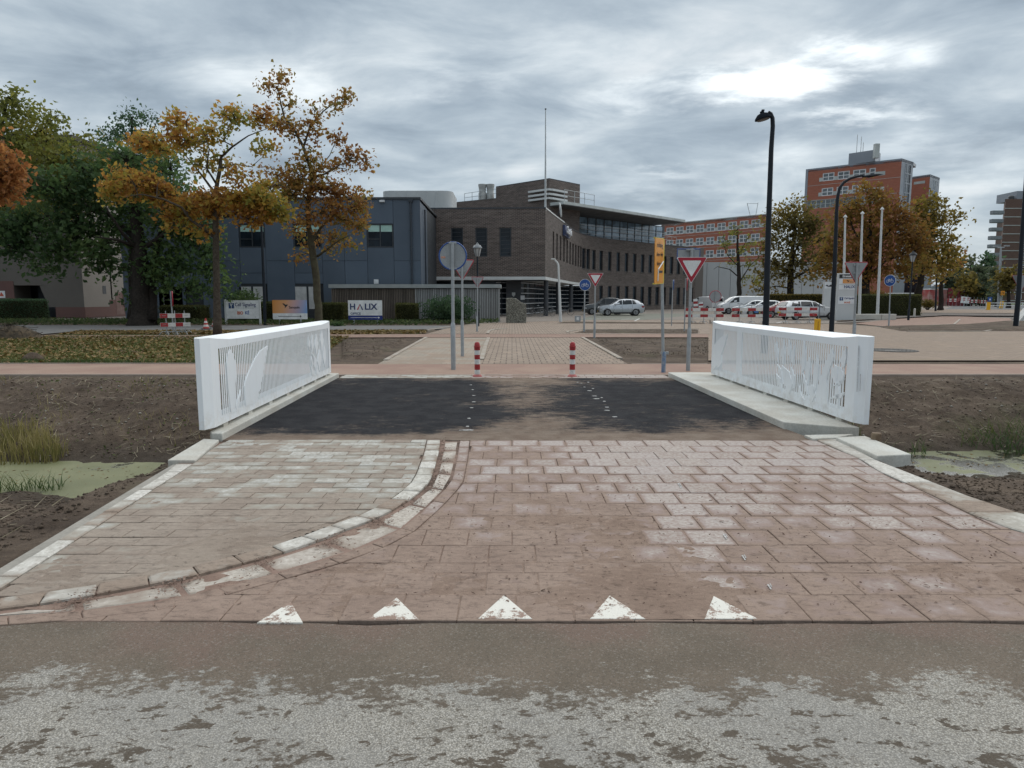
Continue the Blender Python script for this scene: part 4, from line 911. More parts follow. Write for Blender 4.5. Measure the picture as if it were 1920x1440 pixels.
# ---- dark brick office
BR = brickmat('dark_brick', (.068, .052, .048), (.125, .094, .084), (.24, .215, .195), .34, .11, .34, .016)
BRr = brickmat('dark_brick_curved', (.075, .060, .055), (.125, .100, .090), (.20, .18, .165), .34, .12, .34, .016)
db = thing('brick_office', 'dark brown brick office with concave curved facade and flat canopy roof', 'building', (0, 0, 0))
ZR = 9.6; corner = G(1023, 391, ZR); yl = corner[1]+.4; xl = at(803, 450, yl).x
pf = Path([(xl, yl), corner]); fz = lambda v: at(920, v, yl).z
SO = fz(519)
ops = []
for a, c in ((846, 868.5), (891.5, 914), (936.8, 959)): ops.append((pf.s_at(a), pf.s_at(c), fz(481.5), fz(427.5)))
wall('front_wall', pf, SO, ZR, BR, db, ops, .14)
BLN = M('blind_reflection', (.035, .045, .055), None, 3, .5)
for o in ops:
    w0 = window(pf.mat((o[0]+o[1])/2, (o[2]+o[3])/2, .10), o[1]-o[0], o[3]-o[2], 1, 1, DARKF, GL_D, db, .10); hw_, hz_ = (o[1]-o[0])/2-.12, (o[3]-o[2])/2
    for k in range(6): MB().box(-hw_, hw_, .015, .025, -hz_+.35+k*.36, -hz_+.38+k*.36, M=Matrix.Rotation(R(-4), 4, 'Y')).build('blind_line', BLN, w0)  # lighter bars stand in for slanted venetian blind reflections in the glass
crv = Path([G(*p, ZR) for p in [(1023, 391), (1040, 405), (1060, 419.5), (1073, 431), (1091, 440), (1122, 446.5), (1150, 449.7), (1185, 453), (1213, 456), (1241, 459.2), (1275, 462.3), (1306, 465)]], 90)
ops2 = []; v2 = lambda u, v: None
zw0, zw1 = 5.55, 8.05
for u in (1037.7, 1044.6, 1051.2, 1057.6, 1063.6, 1069.3, 1074.6, 1079.8, 1084.8, 1089.6): ops2.append((crv.s_at(u-1.4), crv.s_at(u+1.4), zw0, zw1))
for u in (1095.3, 1103.3, 1114.2, 1127.7, 1144, 1160, 1175.6, 1190.8, 1206, 1220.4, 1234.5, 1247.5, 1260.4, 1273.5, 1286): ops2.append((crv.s_at(u-3.3), crv.s_at(u+3.3), zw0-.15, zw1-.1))
sB = crv.s_at(1104, 560)
low = []
for u in (1126.7, 1142.7, 1158.5, 1174.6, 1189.6, 1204, 1218, 1232, 1245, 1258, 1271.5, 1284, 1296): low.append((crv.s_at(u-3.4, 560), crv.s_at(u+3.4, 560), .7, 3.35))
class Sub(Path):
    def __init__(s, base, a, c):
        q = [a]+[x for x in base.S if a < x < c]+[c]; Path.__init__(s, [base.pos(x) for x in q])
wall('curved_wall', crv, SO, ZR, BRr, db, ops2, .2, .8)
lowp = Sub(crv, sB, crv.L)
wall('lower_wall', lowp, 0, SO-.002, BRr, db, [(a-sB, c-sB, z0, z1) for a, c, z0, z1 in low], .2, .8)
for a, c, z0, z1 in ops2+low: window(crv.mat((a+c)/2, (z0+z1)/2, .17), c-a, z1-z0, 1, 1, DARKF, GL_D, db, .07)
SILL = M('sill_dark', (.10, .095, .09), None, 3, .7)
for a, c, z0, z1 in ops2[10:]+low: o = MB().box(-(c-a)/2-.05, (c-a)/2+.05, -.06, .15, -.07, 0).build('sill', SILL, db); o.matrix_local = crv.mat((a+c)/2, z0)
# end return, roof, coping
e = crv.pos(crv.L); MB().box(e.x-.02, e.x+1.2, e.y, e.y+10, 0, ZR).build('end_wall', BRr, db)
roofp = [(xl, yl+.1)]+[tuple(crv.pos(q)[:2]) for q in np.linspace(.2, crv.L, 30)]+[(e.x, e.y+12), (xl, yl+55)]
roofp = [(p[0], p[1]+.05) for p in roofp]
MB().prism(roofp, ZR-.5, ZR-.12).build('roof_slab', SILL, db)
def ribbon(name, path, s0, s1, z0, z1, d0, d1, m, parent, n=30):
    b = MB(); qs = np.linspace(s0, s1, n); vs = []
    for q in qs:
        t = path.tan(q); p = path.pos(q)
        for dd, z in ((d0, z0), (d1, z0), (d1, z1), (d0, z1)): vs.append((p.x-t.y*dd, p.y+t.x*dd, z))
    fs = [(4*i+j, 4*i+4+j, 4*i+4+(j+1) % 4, 4*i+(j+1) % 4) for i in range(n-1) for j in range(4)]+[(0, 1, 2, 3), (4*n-4, 4*n-3, 4*n-2, 4*n-1)]
    b.add(vs, fs); return b.build(name, m, parent)
COP = M('coping_dark', (.045, .05, .06), None, 3, .5); BAND = M('white_band', (.60, .62, .62), (.54, .56, .56), 1, .5)
ribbon('coping', pf, 0, pf.L, ZR, ZR+.12, -.04, .35, COP, db, 3)
sw = crv.s_at(1058, 415)
ribbon('white_coping', crv, 0, sw, ZR, ZR+.12, -.05, .3, BAND, db); ribbon('coping', crv, sw, crv.L, ZR, ZR+.10, -.04, .35, COP, db, 60)
ribbon('white_band', pf, 0, pf.L, SO-.28, SO-.004, -.03, 4.5, BAND, db, 3); ribbon('white_band', crv, .03, crv.s_at(1092, 525), SO-.28, SO-.004, -.03, 3.5, BAND, db)
# recessed glazed ground floor with white bars, dark columns
inner = Path([(xl, yl+3.2), (at(985, 560, yl+3.2).x, yl+3.2)]+[tuple((crv.pos(q)+Vector((-crv.tan(q).y, crv.tan(q).x, 0))*2.6)[:2]) for q in np.linspace(4.5, sB, 12)], 50)
inner = Path([tuple(p) for p in inner.P]+[tuple(crv.pos(sB+.05)[:2])])
ribbon('glass_wall', inner, 0, inner.L, .1, SO-.29, 0, .06, GL_D, db, 50)
wbar = M('white_bar', (.62, .64, .66), None, 3, .4)
sa = inner.s_at(930, 560)
for k in range(7): ribbon('glazing_bar', inner, sa if k else inner.s_at(920, 560), inner.L, .12+k*.50, .19+k*.50, -.05, -.005, wbar, db, 40)
for q in np.arange(0, inner.L, 2.2): o = MB().box(-.04, .04, -.04, 0, .1, SO-.3).build('mullion', DARKF, db); o.matrix_local = inner.mat(q)
for u, v in ((1023.5, 592.5), (1046, 589), (1070, 585.5)):
    x, y = G(u, v); MB().tube([(x, y, 0), (x, y, SO-.28)], .22, 14).build('column', COP, db, smooth=True)
MB().box(at(949, 560, yl+2.6).x, at(977, 560, yl+2.6).x, yl+2.6, yl+3.1, .05, SO-.3).build('entrance_wall', COP, db)
p = at(963, 552, yl+2.5); MB().prism([(p.x-.16, p.z+.18), (p.x+.16, p.z+.18), (p.x+.16, p.z-.06), (p.x, p.z-.22), (p.x-.16, p.z-.06)][::-1], yl+2.55, yl+2.6, axis='y').build('shield_emblem', BAND, db)
p = at(980, 558, yl+2.5); MB().box(p.x-.2, p.x+.2, yl+2.55, yl+2.6, p.z-.2, p.z+.2).build('notice_plate', WHITEF, db)
# raised block, louvres, canopy
ZT = 15.7; pA, pB, pC, pD = G(1030, 335.6, ZT), G(930, 351, ZT), G(1087.5, 347, ZT), G(851, 380, 14.3)
back = (pB[0]+pC[0]-pA[0]+1, pB[1]+pC[1]-pA[1]+1)
wl = Path([pB, pA]); wr = Path([pA, pC]); w2 = Path([pD, pB])
wall('block_wall', wl, ZR-.3, ZT, BR, db); wall('block_wall', wr, ZR-.3, ZT, BR, db)
z2 = at(928, 372, pB[1]).z; wall('low_block_wall', w2, ZR-.3, z2, BR, db)
MB().prism([pA, pC, back, pB], ZT, ZT+.1).build('block_roof', COP, db)
MB().prism([(p[0], p[1]+.05) for p in (pD, pB, back, (back[0]-6, back[1]+4))], z2-.1, z2+.05).build('block_roof', COP, db)
for v in (356, 364.4, 372.2):
    zz = at(1030, v, pA[1]).z; b = MB()
    lft = Path([tuple(np.array(pA)+(np.array(pB)-np.array(pA))*.34), pA, tuple(np.array(pA)+(np.array(pC)-np.array(pA))*.50)])
    ribbon('louvre', lft, 0, lft.L, zz-.10, zz+.12, -.42, -.06, BAND, db, 25)
cl, cr = G(1057, 378.5, 12.85), G(1285, 413.5, 12.85); dv = np.array(cr)-np.array(cl); pn = np.array((-dv[1], dv[0]))/np.linalg.norm(dv)
can = [cl, cr, tuple(np.array(cr)+pn*10), tuple(np.array(cl)+pn*10)]
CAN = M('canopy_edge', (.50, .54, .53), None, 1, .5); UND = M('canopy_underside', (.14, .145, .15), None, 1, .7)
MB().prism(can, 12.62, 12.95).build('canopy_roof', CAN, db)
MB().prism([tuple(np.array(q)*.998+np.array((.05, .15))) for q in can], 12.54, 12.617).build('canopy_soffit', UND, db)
g0, g1 = G(1086, 405, 12.55), G(1243, 424.5, 12.55); gp = Path([g0, g1]); ng = 11
for i in range(ng):
    s0 = gp.L*i/ng; window(gp.mat(s0+gp.L/ng/2, (ZR-.3+12.54)/2, 0), gp.L/ng, 12.54-ZR+.3, 1, 4, DARKF, GL_B, db, .07, name='glazing_panel')
for k in range(4): ribbon('louvre', gp, 0, gp.L, ZR+.15+k*.55, ZR+.19+k*.55, -.35, -.30, wbar, db, 3)
p0 = Path([(pC[0]-.4, pC[1]+.6), g0]); wall('block_wall', p0, ZR-.3, 12.54, BR, db)
MB().prism([g1, tuple(np.array(g1)+pn*7), tuple(np.array(g1)+pn*7+.1), tuple(np.array(g1)+np.array((.3, .1)))], ZR-.3, 12.54).build('glazing_end_wall', UND, db)
RAILM = M('roof_rail', (.42, .45, .46), None, 3, .4, metal=.3)
def roofrail(pts, z, h=1.0, n=4):
    b = MB(); P = Path(pts)
    for k in (.5, 1.): b.tube([(*P.pos(q)[:2], z+h*k) for q in np.linspace(0, P.L, 8)], .03, 5)
    for q in np.linspace(0, P.L, n): b.tube([(*P.pos(q)[:2], z), (*P.pos(q)[:2], z+h)], .035, 5)
    return b.build('roof_railing', RAILM, db)
roofrail([G(1058, 377, 12.95), G(1114, 386, 12.95)], 12.95, 1.3)
roofrail([G(871, 379, z2), G(930, 371, z2)], z2, 1.1, 5)
roofrail([G(1241, 455, ZR), G(1268, 458, ZR)], ZR, 1.0, 4)
for u in (904, 919):
    x, y = G(u, 377, z2-.2); rr = .52
    MB().lathe([(rr, -.3), (rr, 1.0), (rr*.86, 1.15), (rr*.9, 1.6), (rr*1.05, 2.0), (rr*1.05, 2.15), (.1, 2.15)], 18, (x, y+1, z2-.1)).build('roof_duct', M('duct', (.42, .43, .42), None, 2, .5, metal=.2), db, smooth=True)
pm = at(1022.5, 391, corner[1]+.3); pt = at(1023, 205, corner[1]+.3)
fp = thing('roof_mast', 'tall thin grey flag mast on the dark brick office corner', 'mast', (pm.x, pm.y, ZR+.12))
MB().tube([(0, 0, -.3), (0, 0, 1.8), (pt.x-pm.x, 0, pt.z-ZR-.15)], [.10, .085, .04], 8).build('pole', M('mast_grey', (.50, .53, .54), None, 2, .4, metal=.3), fp)
MB().lathe([(.02, 0), (.08, .03), (.08, .10), (.01, .14)], 8, (pt.x-pm.x, 0, pt.z-ZR-.16)).build('cap', DARKF, fp)
p = at(1050, 394, 76); b = MB(); MB().lathe([(.001, -.05), (.75, .0), (.8, .06), (.7, .12), (.001, .16)], 22, p, M=Matrix.Rotation(R(82), 4, 'Y') @ Matrix.Rotation(0, 4, 'X')).build('dish_antenna', BAND, db, smooth=True)
MB().tube([p, (p.x-.9, p.y+.6, ZR)], .05, 6).build('dish_arm', DARKF, db)
# letters standing off the curved wall
LET = M('letter_white', (.75, .77, .80), None, 3, .4); LETB = M('letter_blue', (.05, .07, .16), None, 3, .5)
s = crv.s_at(1056.5, 430); Mx = crv.mat(s+1.1, 8.75, -.45)
MB().box(-1.8, 2.2, .2, .42, -.55, .55, M=Mx).build('sign_rail', LETB, db)
text('facade_letters', 'Sanquin', 1.05, LET, db, crv.mat(s+1.1, 8.75, -.5), .08, bold=.02)

# ---- beige building on the left
BEI = M('beige_render_shaded', (.112, .101, .090), (.132, .120, .107), .5, .85, bump=.2, bscale=30); PLI = M('plinth_red', (.12, .062, .055), (.14, .075, .065), 1, .8)  # front render darkened: shade of the tree canopy painted into its colour
bb_ = thing('beige_building', 'beige rendered building with red brown base and garage mouth behind the big green trees', 'building', (0, 0, 0))
Yc = 58.; xc = at(157, 560, Yc).x; zt_ = at(120, 262, Yc).z
pfc = Path([(xc-32, Yc), (xc, Yc)]); ga = pfc.s_at(28, 560); gc_ = pfc.s_at(103, 560); ghz = at(60, 535, Yc).z
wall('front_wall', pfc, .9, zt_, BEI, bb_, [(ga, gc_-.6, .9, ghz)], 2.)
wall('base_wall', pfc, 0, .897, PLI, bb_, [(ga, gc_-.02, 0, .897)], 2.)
MB().prism([(pfc.pos(gc_-.6)[0]+.01, .9), (pfc.pos(gc_-1.25)[0], ghz), (pfc.pos(gc_-.6)[0]+.01, ghz)], Yc+.02, Yc+.3, axis='y').build('garage_corner', BEI, bb_)
MB().box(xc-32, xc, Yc+4, Yc+4.2, 0, zt_-.2).build('garage_back_wall', M('garage_dark', (.05, .052, .06), None, 1, .8), bb_)
MB().box(pfc.pos(ga)[0]+.2, pfc.pos(gc_)[0]-.2, Yc+2.6, Yc+2.7, 0, ghz).build('garage_door', M('garage_door', (.075, .085, .10), (.065, .072, .085), 3, .6), bb_)
MB().box(xc-32, pfc.pos(ga)[0], Yc-.05, Yc-.01, at(10, 560, Yc).z, at(10, 527, Yc).z).build('fascia', PLI, bb_)
BEL = M('beige_render_lit', (.235, .215, .192), (.26, .24, .216), .5, .85, bump=.2, bscale=30)  # lighter copy of the same render, the return wall's brighter light painted in
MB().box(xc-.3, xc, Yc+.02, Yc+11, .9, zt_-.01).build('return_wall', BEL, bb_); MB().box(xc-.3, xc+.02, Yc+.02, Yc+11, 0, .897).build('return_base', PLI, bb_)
def onx(u, v): a, y, k = ray(u, v); t = xc/a; return Vector((xc, y*t, H+k*t))
def onside(nm, u0, u1, v0, v1, m_, d=.03):
    p, q = onx(u0, v1), onx(u1, v0); return MB().box(xc-.1, xc+d, p.y, q.y, max(.02, min(p.z, q.z)), max(p.z, q.z)).build(nm, m_, bb_)
onside('window', 193, 198, 536, 551, DARKF, .02); onside('door', 219, 230, 548, 590, M('door_brown', (.17, .10, .085), None, 2, .6)); onside('poster_case', 232, 246, 547, 573, M('case_pale', (.30, .33, .32), (.22, .24, .24), 1.5, .3), .15); onside('red_panel', 206, 219, 562, 577, PLI, .015)
MB().box(xc-32, xc+.3, Yc-.3, Yc+9.5, zt_, zt_+.35).build('roof_edge', M('roof_brown', (.075, .07, .062), None, 1, .8), bb_)
p = at(2.5, 552, Yc-.1); ws = thing('warning_plate', 'small white warning plate at far left on the beige garage wall', 'sign', (p.x, Yc-.06, p.z))
MB().box(-.3, .3, -.02, .0, -.3, .3).build('plate', WHITEF, ws); MB().prism([(-.2, -.15), (.2, -.15), (0, .2)], -.03, -.021, axis='y').build('warning_triangle', M('orange_red', (.55, .10, .05), None, 3, .5), ws)

# ---- orange brick offices
ORB = brickmat('orange_brick', (.315, .102, .064), (.365, .125, .078), (.33, .165, .12), .5, .12, .10, .02); ORT = M('tower_grey', (.24, .27, .31), (.22, .25, .29), .3, .5, fine=.03)
OG = glass('office_glass', (.07, .085, .095), .08, .8); STR = M('spandrel_pale', (.46, .50, .49), None, .4, .6)
ow = thing('office_wing', 'long low orange brick office wing with rows of white windows behind the white shed', 'building', (0, 0, 0))
wa = G(1240, 421.5, 25.); wb = G(1440, 402, 25.); wp = Path([wa, wb])
rows = [(23.9, 21.6), (20.0, 17.7), (16.1, 13.8), (12.2, 9.9)]; ops = []
nw = 13; ptc = 3.62
for z1, z0 in rows:
    for i in range(nw): ops.append((wp.L-2.2-i*ptc-2.7, wp.L-2.2-i*ptc, z0, z1))
ops = [o for o in ops if o[0] > .2]
wall('wing_wall', wp, 0, 25., ORB, ow, ops, .15)
for z1, z0 in rows:
    se = sorted({(o[0], o[1]) for o in ops}); edges = [.1]+[q for p in se for q in p]+[wp.L-.2]
    for k in range(0, len(edges), 2):
        if edges[k+1]-edges[k] > .1: ribbon('spandrel', wp, edges[k], edges[k+1], z0+.02, z0+1.05, -.03, .02, STR, ow, 2)
    ribbon('white_line', wp, 0, wp.L, z0-.75, z0-.68, -.03, .02, STR, ow, 2)
for o in ops: window(wp.mat((o[0]+o[1])/2, (o[2]+o[3])/2, .06), o[1]-o[0], o[3]-o[2], 2, 2, WHITEF, OG, ow, .20)
MB().prism([wa, wb, (wb[0]+8, wb[1]+14), (wa[0]+8, wa[1]+14)], 24.4, 25.25).build('roof', STR, ow)
p = at(1417, 403, wb[1]+4); b = MB(); b.tube([(p.x-1.6, p.y, 25.2), (p.x-2.6, p.y, 28.6)], .09, 5); b.tube([(p.x-.0, p.y, 25.2), (p.x+.5, p.y, 28.8)], .09, 5); b.tube([(p.x-2.6, p.y, 28.5), (p.x+.5, p.y, 28.5)], .06, 5); b.build('roof_frame', RAILM, ow)
ot = thing('office_tower', 'tall orange brick office tower with grey end wall and roof plant', 'building', (0, 0, 0))
ta = G(1511, 320, 35.); tb = G(1691, 299.6, 35.); te = G(1712.5, 306.5, 35.); tp = Path([ta, tb]); ts = tp.L
uu = lambda u, v: tp.s_at(u, v)
tops = []
for v0, v1, lst in ((324, 338.5, ((1544.5, 1567), (1573.5, 1596), (1602.5, 1626), (1632.5, 1643.5))), (350.5, 365, ((1544, 1566.5), (1573, 1595.5), (1602, 1625)))):
    for a, c in lst:
        sc = (uu(a, 335)+uu(c, 335))/2; q = tp.pos(sc); 
        zt2 = at((a+c)/2, v0-(.5*(a-1544)*.115), q.y).z; zb2 = zt2-1.95; tops.append((uu(a, 335), uu(c, 335), zb2, zt2))
z_r1 = tops[0][3]; 
tops = [(a, c, (z_r1 if i < 4 else z_r1-3.75)-2.0, z_r1 if i < 4 else z_r1-3.75) for i, (a, c, _, _) in enumerate(tops)]
glz1 = at(1530, 377.5, ta[1]).z; glz0 = at(1530, 392.5, ta[1]).z
tops.append((.7, ts*.86, glz0, glz1))
wall('tower_wall', tp, 0, 35., ORB, ot, tops, .2)
for a, c, z0, z1 in tops[:-1]: window(tp.mat((a+c)/2, (z0+z1)/2, .08), c-a, z1-z0, 2 if c-a > 2 else 1, 2, WHITEF, OG, ot, .2)
a, c, z0, z1 = tops[-1]
for i in range(8): window(tp.mat(a+(c-a)*(i+.5)/8, (z0+z1)/2, .1), (c-a)/8, z1-z0, 2, 2, DARKF if i in (3, 4) else STR, OG, ot, .10, name='glazing_panel')
for k in (0, 1):
    z0 = z_r1-3.75*k-2.0; ed = [uu(1538, 335)]+[q for o in (tops[:4] if k == 0 else tops[4:7]) for q in o[:2]]+[uu(1661, 335)]
    for j in range(0, len(ed), 2): ribbon('spandrel', tp, ed[j], ed[j+1], z0, z0+.95, -.05, .02, STR, ot, 2)
    ribbon('white_line', tp, 0, ts, z0-.9, z0-.82, -.03, .02, STR, ot, 2)
ribbon('corner_strip', tp, -.02, .62, glz1-1, 35.02, -.06, .1, ORT, ot, 2)
epth = Path([tb, te]); wall('end_wall', epth, 0, 35.3, ORT, ot)
eL = epth.L
for i in range(3):
    for j in range(8): window(epth.mat(eL*.32+i*eL*.17+eL*.085, 33.3-j*2.3, -.03), eL*.17, 2.3, 1, 1, ORT, OG, ot, .12)
wn = np.array((-(tb[1]-ta[1]), tb[0]-ta[0]))/ts
MB().prism([ta, tb, te, tuple(np.array(te)+wn*4), tuple(np.array(ta)+wn*12)], 34.6, 35.35).build('roof', ORT, ot)
pa, pb = G(1590.5, 309, 35.3), G(1640.5, 302, 35.3); pv_ = np.array(wn)*6
zp = at(1600, 288, pa[1]).z
MB().prism([pa, pb, tuple(np.array(pb)+pv_), tuple(np.array(pa)+pv_)], 35.3, zp).build('plant_room', ORT, ot)
q = G(1644, 300, 35.3); MB().box(q[0]-.55, q[0]+.55, q[1], q[1]+1, zp-2.2, at(1644, 269, q[1]).z).build('mesh_box', STR, ot)
for u, v in ((1608, 252.5), (1615.5, 256), (1619, 267)):
    t = at(u, v, pa[1]+2); MB().tube([(t.x, t.y, zp-.1), t], .08, 5).build('antenna', RAILM, ot)
o2 = thing('office_tower', 'second orange brick tower behind the autumn tree, right of the taller one', 'building', (0, 0, 0))
sa_, sb_, se_ = G(1690, 336, 34.), G(1744, 328.5, 34.), G(1762, 335, 34.)
wall('tower_wall', Path([sa_, sb_]), 8, 34., ORB, o2); wall('end_wall', Path([sb_, se_]), 0, 34.2, ORT, o2)
wall('glass_base', Path([sa_, sb_]), 0, 7.99, GL_D, o2)
MB().prism([sa_, sb_, se_, (se_[0]-3, se_[1]+8), (sa_[0], sa_[1]+8)], 33.6, 34.25).build('roof', ORT, o2)
ep = Path([sb_, se_])
for j in range(6): window(ep.mat(ep.L*.6, 31.8-j*2.6, -.03), ep.L*.4, 2.6, 2, 1, ORT, OG, o2, .15)
q = Path([sa_, sb_]); o = MB().box(-1.4, 1.4, -.05, .05, -.35, .35).build('window', STR, o2); o.matrix_local = q.mat(q.s_at(1724, 347), at(1724, 347, sa_[1]).z)
# white shed wall
WSH = M('shed_white', (.46, .485, .50), (.42, .445, .46), .25, .55, fine=.03)
sh = thing('white_shed', 'long windowless pale grey shed below the orange office wing', 'building', (0, 0, 0))
s0, s1 = at(1302, 540, 113).x, at(1570, 540, 113).x; zt_ = at(1380, 491.5, 113).z
nb_ = 12
for i in range(nb_): MB().box(s0+(s1-s0)*i/nb_+.03, s0+(s1-s0)*(i+1)/nb_-.03, 113, 113.2, 0, zt_).build('wall_panel', WSH, sh)
MB().box(s0, s1, 113.21, 122, 0, zt_-.1).build('core', WSH, sh)
# ---- brick flats at the right edge
AB = brickmat('flat_brick', (.115, .068, .055), (.14, .085, .07), (.15, .11, .095), .5, .15, .12, .02)
ap = thing('apartment_building', 'tall brown brick apartment block with white bands and balconies at the right edge', 'building', (0, 0, 0))
Ya = 240.; xa = at(1879, 450, Ya).x; zt_ = at(1895, 373, Ya).z
MB().box(xa, xa+60, Ya, Ya+16, 0, zt_)
w_ = Path([(xa, Ya), (xa+60, Ya)]); ops = []
for j in range(12):
    zb = zt_-3.2-j*2.9
    for xx in (6.4, 14, 20): ops.append((xx, xx+2.4, zb+.6, zb+2.2))
ops = [o for o in ops if o[2] > .5]
wall('front_wall', w_, 0, zt_, AB, ap, ops, .2); wall('side_wall', Path([(xa+9.5, Ya+14), (xa, Ya)]), 0, zt_, AB, ap)
for o in ops: window(w_.mat((o[0]+o[1])/2, (o[2]+o[3])/2, .1), o[1]-o[0], o[3]-o[2], 2, 1, WHITEF, OG, ap, .15)
for j in range(12):
    zb = zt_-3.2-j*2.9; MB().box(xa-.02, xa+60, Ya-.08, Ya-.005, zb-.12, zb+.12).build('white_band', STR, ap)
    o = MB().box(xa-3.9, xa-.0, Ya+.2, Ya+1.6, zb-2.0, zb-1.75).build('balcony', M('balcony_grey', (.17, .19, .205), None, .5, .6), ap)
    MB().box(xa-3.9, xa-.02, Ya+.1, Ya+.2, zb-1.75, zb-.7).build('balcony_panel', M('balcony_glass', (.20, .225, .245), None, .5, .2), o); MB().box(xa-4.0, xa-3.91, Ya+.1, Ya+1.6, zb-1.75, zb-.7).build('balcony_panel', MATS['balcony_glass'], o)
MB().box(xa+9, xa+60, Ya+6.1, Ya+16, 0, zt_-5.9).build('rear_block', AB, ap)
MB().prism([(xa, Ya+.3), (xa+60, Ya+.3), (xa+60, Ya+14), (xa+9.6, Ya+14)], zt_-.4, zt_).build('roof', SILL, ap)
MB().box(xa+5.2, xa+30, Ya+2, Ya+12, zt_, zt_+3).build('roof_house', ORT, ap); MB().lathe([(.9, 0), (.9, 1.2), (.6, 1.5)], 10, (xa+4, Ya+3, zt_)).build('roof_vent', DARKF, ap)

# ---- timber bike shed
bs = thing('bike_shed', 'low timber slatted bike shed with grey roof edge behind the hedge blocks', 'shed', (0, 0, 0))
Ys = 47.5; x0, x1 = at(622, 570, Ys).x, at(936, 570, Ys).x; zt_ = at(780, 533, Ys).z
WB = M('slat_brown', (.115, .095, .078), (.15, .125, .105), 5, .9, rand=.22, stretch=(4, 4, .5)); WG = M('slat_grey', (.26, .265, .265), (.33, .335, .335), 5, .9, rand=.18, stretch=(4, 4, .5))
MB().box(x0+.03, x1-.03, Ys+.10, Ys+3, 0, zt_-.3).build('core', M('shed_dark', (.018, .017, .016), None, 2, .9), bs)
MB().box(x0-.15, x1+.12, Ys-.15, Ys+3.1, zt_-.26, zt_).build('roof_edge', M('zinc', (.27, .30, .30), (.34, .36, .36), 1.2, .6), bs)
xm = at(780, 570, Ys).x; x = x0; i = 0
meB = MB().box(0, .082, 0, .03, .03, zt_-.30).mesh('slat', WB); meG = MB().box(0, .086, 0, .03, .03, zt_-.30).mesh('slat', WG)
while x < x1-.08:
    o = link('slat', meB if x < xm else meG, bs); o.location = (x, Ys+random.uniform(0, .02), random.uniform(-.02, .01)); x += .118 if x < xm else .122
for xx in (xm, x1): MB().box(xx-.05, xx+.05, Ys-.03, Ys+.1, 0, zt_-.27).build('corner_post', WG, bs)
# ================================================================== STREET FURNITURE
GALV = M('galvanised', (.36, .385, .40), (.30, .325, .34), 8, .45, metal=.35, fine=.08); SIGNB = M('sign_back', (.30, .32, .335), (.27, .29, .30), 2, .55)
SRED = M('sign_red', (.42, .012, .035), None, 5, .35); SWH = M('sign_white', (.82, .84, .84), None, 3, .35); SBLU = M('sign_blue', (.012, .075, .30), None, 4, .35)
BLK = M('black_paint', (.012, .013, .015), (.018, .02, .022), 5, .35, spec=.5); SYEL = M('sign_yellow', (.70, .28, .008), (.64, .25, .008), 3, .45); YEL = M('bollard_yellow', (.75, .42, .01), (.68, .36, .01), 4, .5)
def base_pt(u, v, Y=None):
    if Y is None: return Vector((*G(u, v), 0))
    p = at(u, v, Y); return Vector((p.x, Y, 0))
def post(root, h, top_dx=0., r=.032, sleeve=.75, dx0=0., m=GALV):
    MB().tube([(0, 0, -.1), (top_dx, 0, h)], r, 12).build('pole', m, root, smooth=True)
    if sleeve: 
        k = top_dx/h
        MB().lathe([(r*1.45, -.05), (r*1.45, sleeve-.03), (r*1.02, sleeve+.03)], 12, (k*sleeve*.4, 0, 0)).build('ground_sleeve', m, root, smooth=True)
def tri(cx, cz, w, r=.0):
    """inverted triangle with clipped corners, top edge at cz"""
    h = w*.866; c = w*.035
    return [(cx-w/2+c*.2, cz-c), (cx-w/2+c, cz), (cx+w/2-c, cz), (cx+w/2-c*.2, cz-c), (cx+c*.55, cz-h+c*.9), (cx-c*.55, cz-h+c*.9)][::-1]
def yield_sign(label, bp, ztop_, wd, face, dx=0., rz=0., group='give way signs round the crossing', up=0., sleeve=.75):
    """face 'front' = towards the camera"""
    t = thing('give_way_sign', label, 'road sign', bp, rz, group)
    post(t, ztop_-.02+up, dx, sleeve=sleeve); y0 = -.05 if face == 'front' else .045
    d = -1 if face == 'front' else 1
    k = dx
    MB().prism(tri(k, ztop_, wd), y0-.006, y0+.006, axis='y').build('sign_plate', SWH if face == 'front' else SIGNB, t)
    def ring(w_in, w_out, m, nm, yy):
        a = tri(k, ztop_-(wd-w_out)*.29, w_out); c = tri(k, ztop_-(wd-w_in)*.29, w_in); b = MB(); n = 6
        b.add([(p[0], yy, p[1]) for p in a]+[(p[0], yy, p[1]) for p in c], [(i, (i+1) % n, n+(i+1) % n, n+i) for i in range(n)]); return b.build(nm, m, t)
    if face == 'front':
        ring(wd*.62, wd*.955, SRED, 'red_border', y0-.0075)
    else:
        b = MB(); pts = tri(k, ztop_, wd); pts = pts+[pts[0]]
        b.tube([(p[0], y0, p[1]) for p in pts], .012, 6); b.build('red_rim', SRED, t)
    for zz in (ztop_-.07, ztop_-wd*.45): MB().box(k-.09, k+.09, min(y0, 0)+.008, max(y0, 0)-.008+.03, zz-.025, zz+.025).build('clamp', GALV, t)
    return t
def zat(u, v, Y): return at(u, v, Y).z
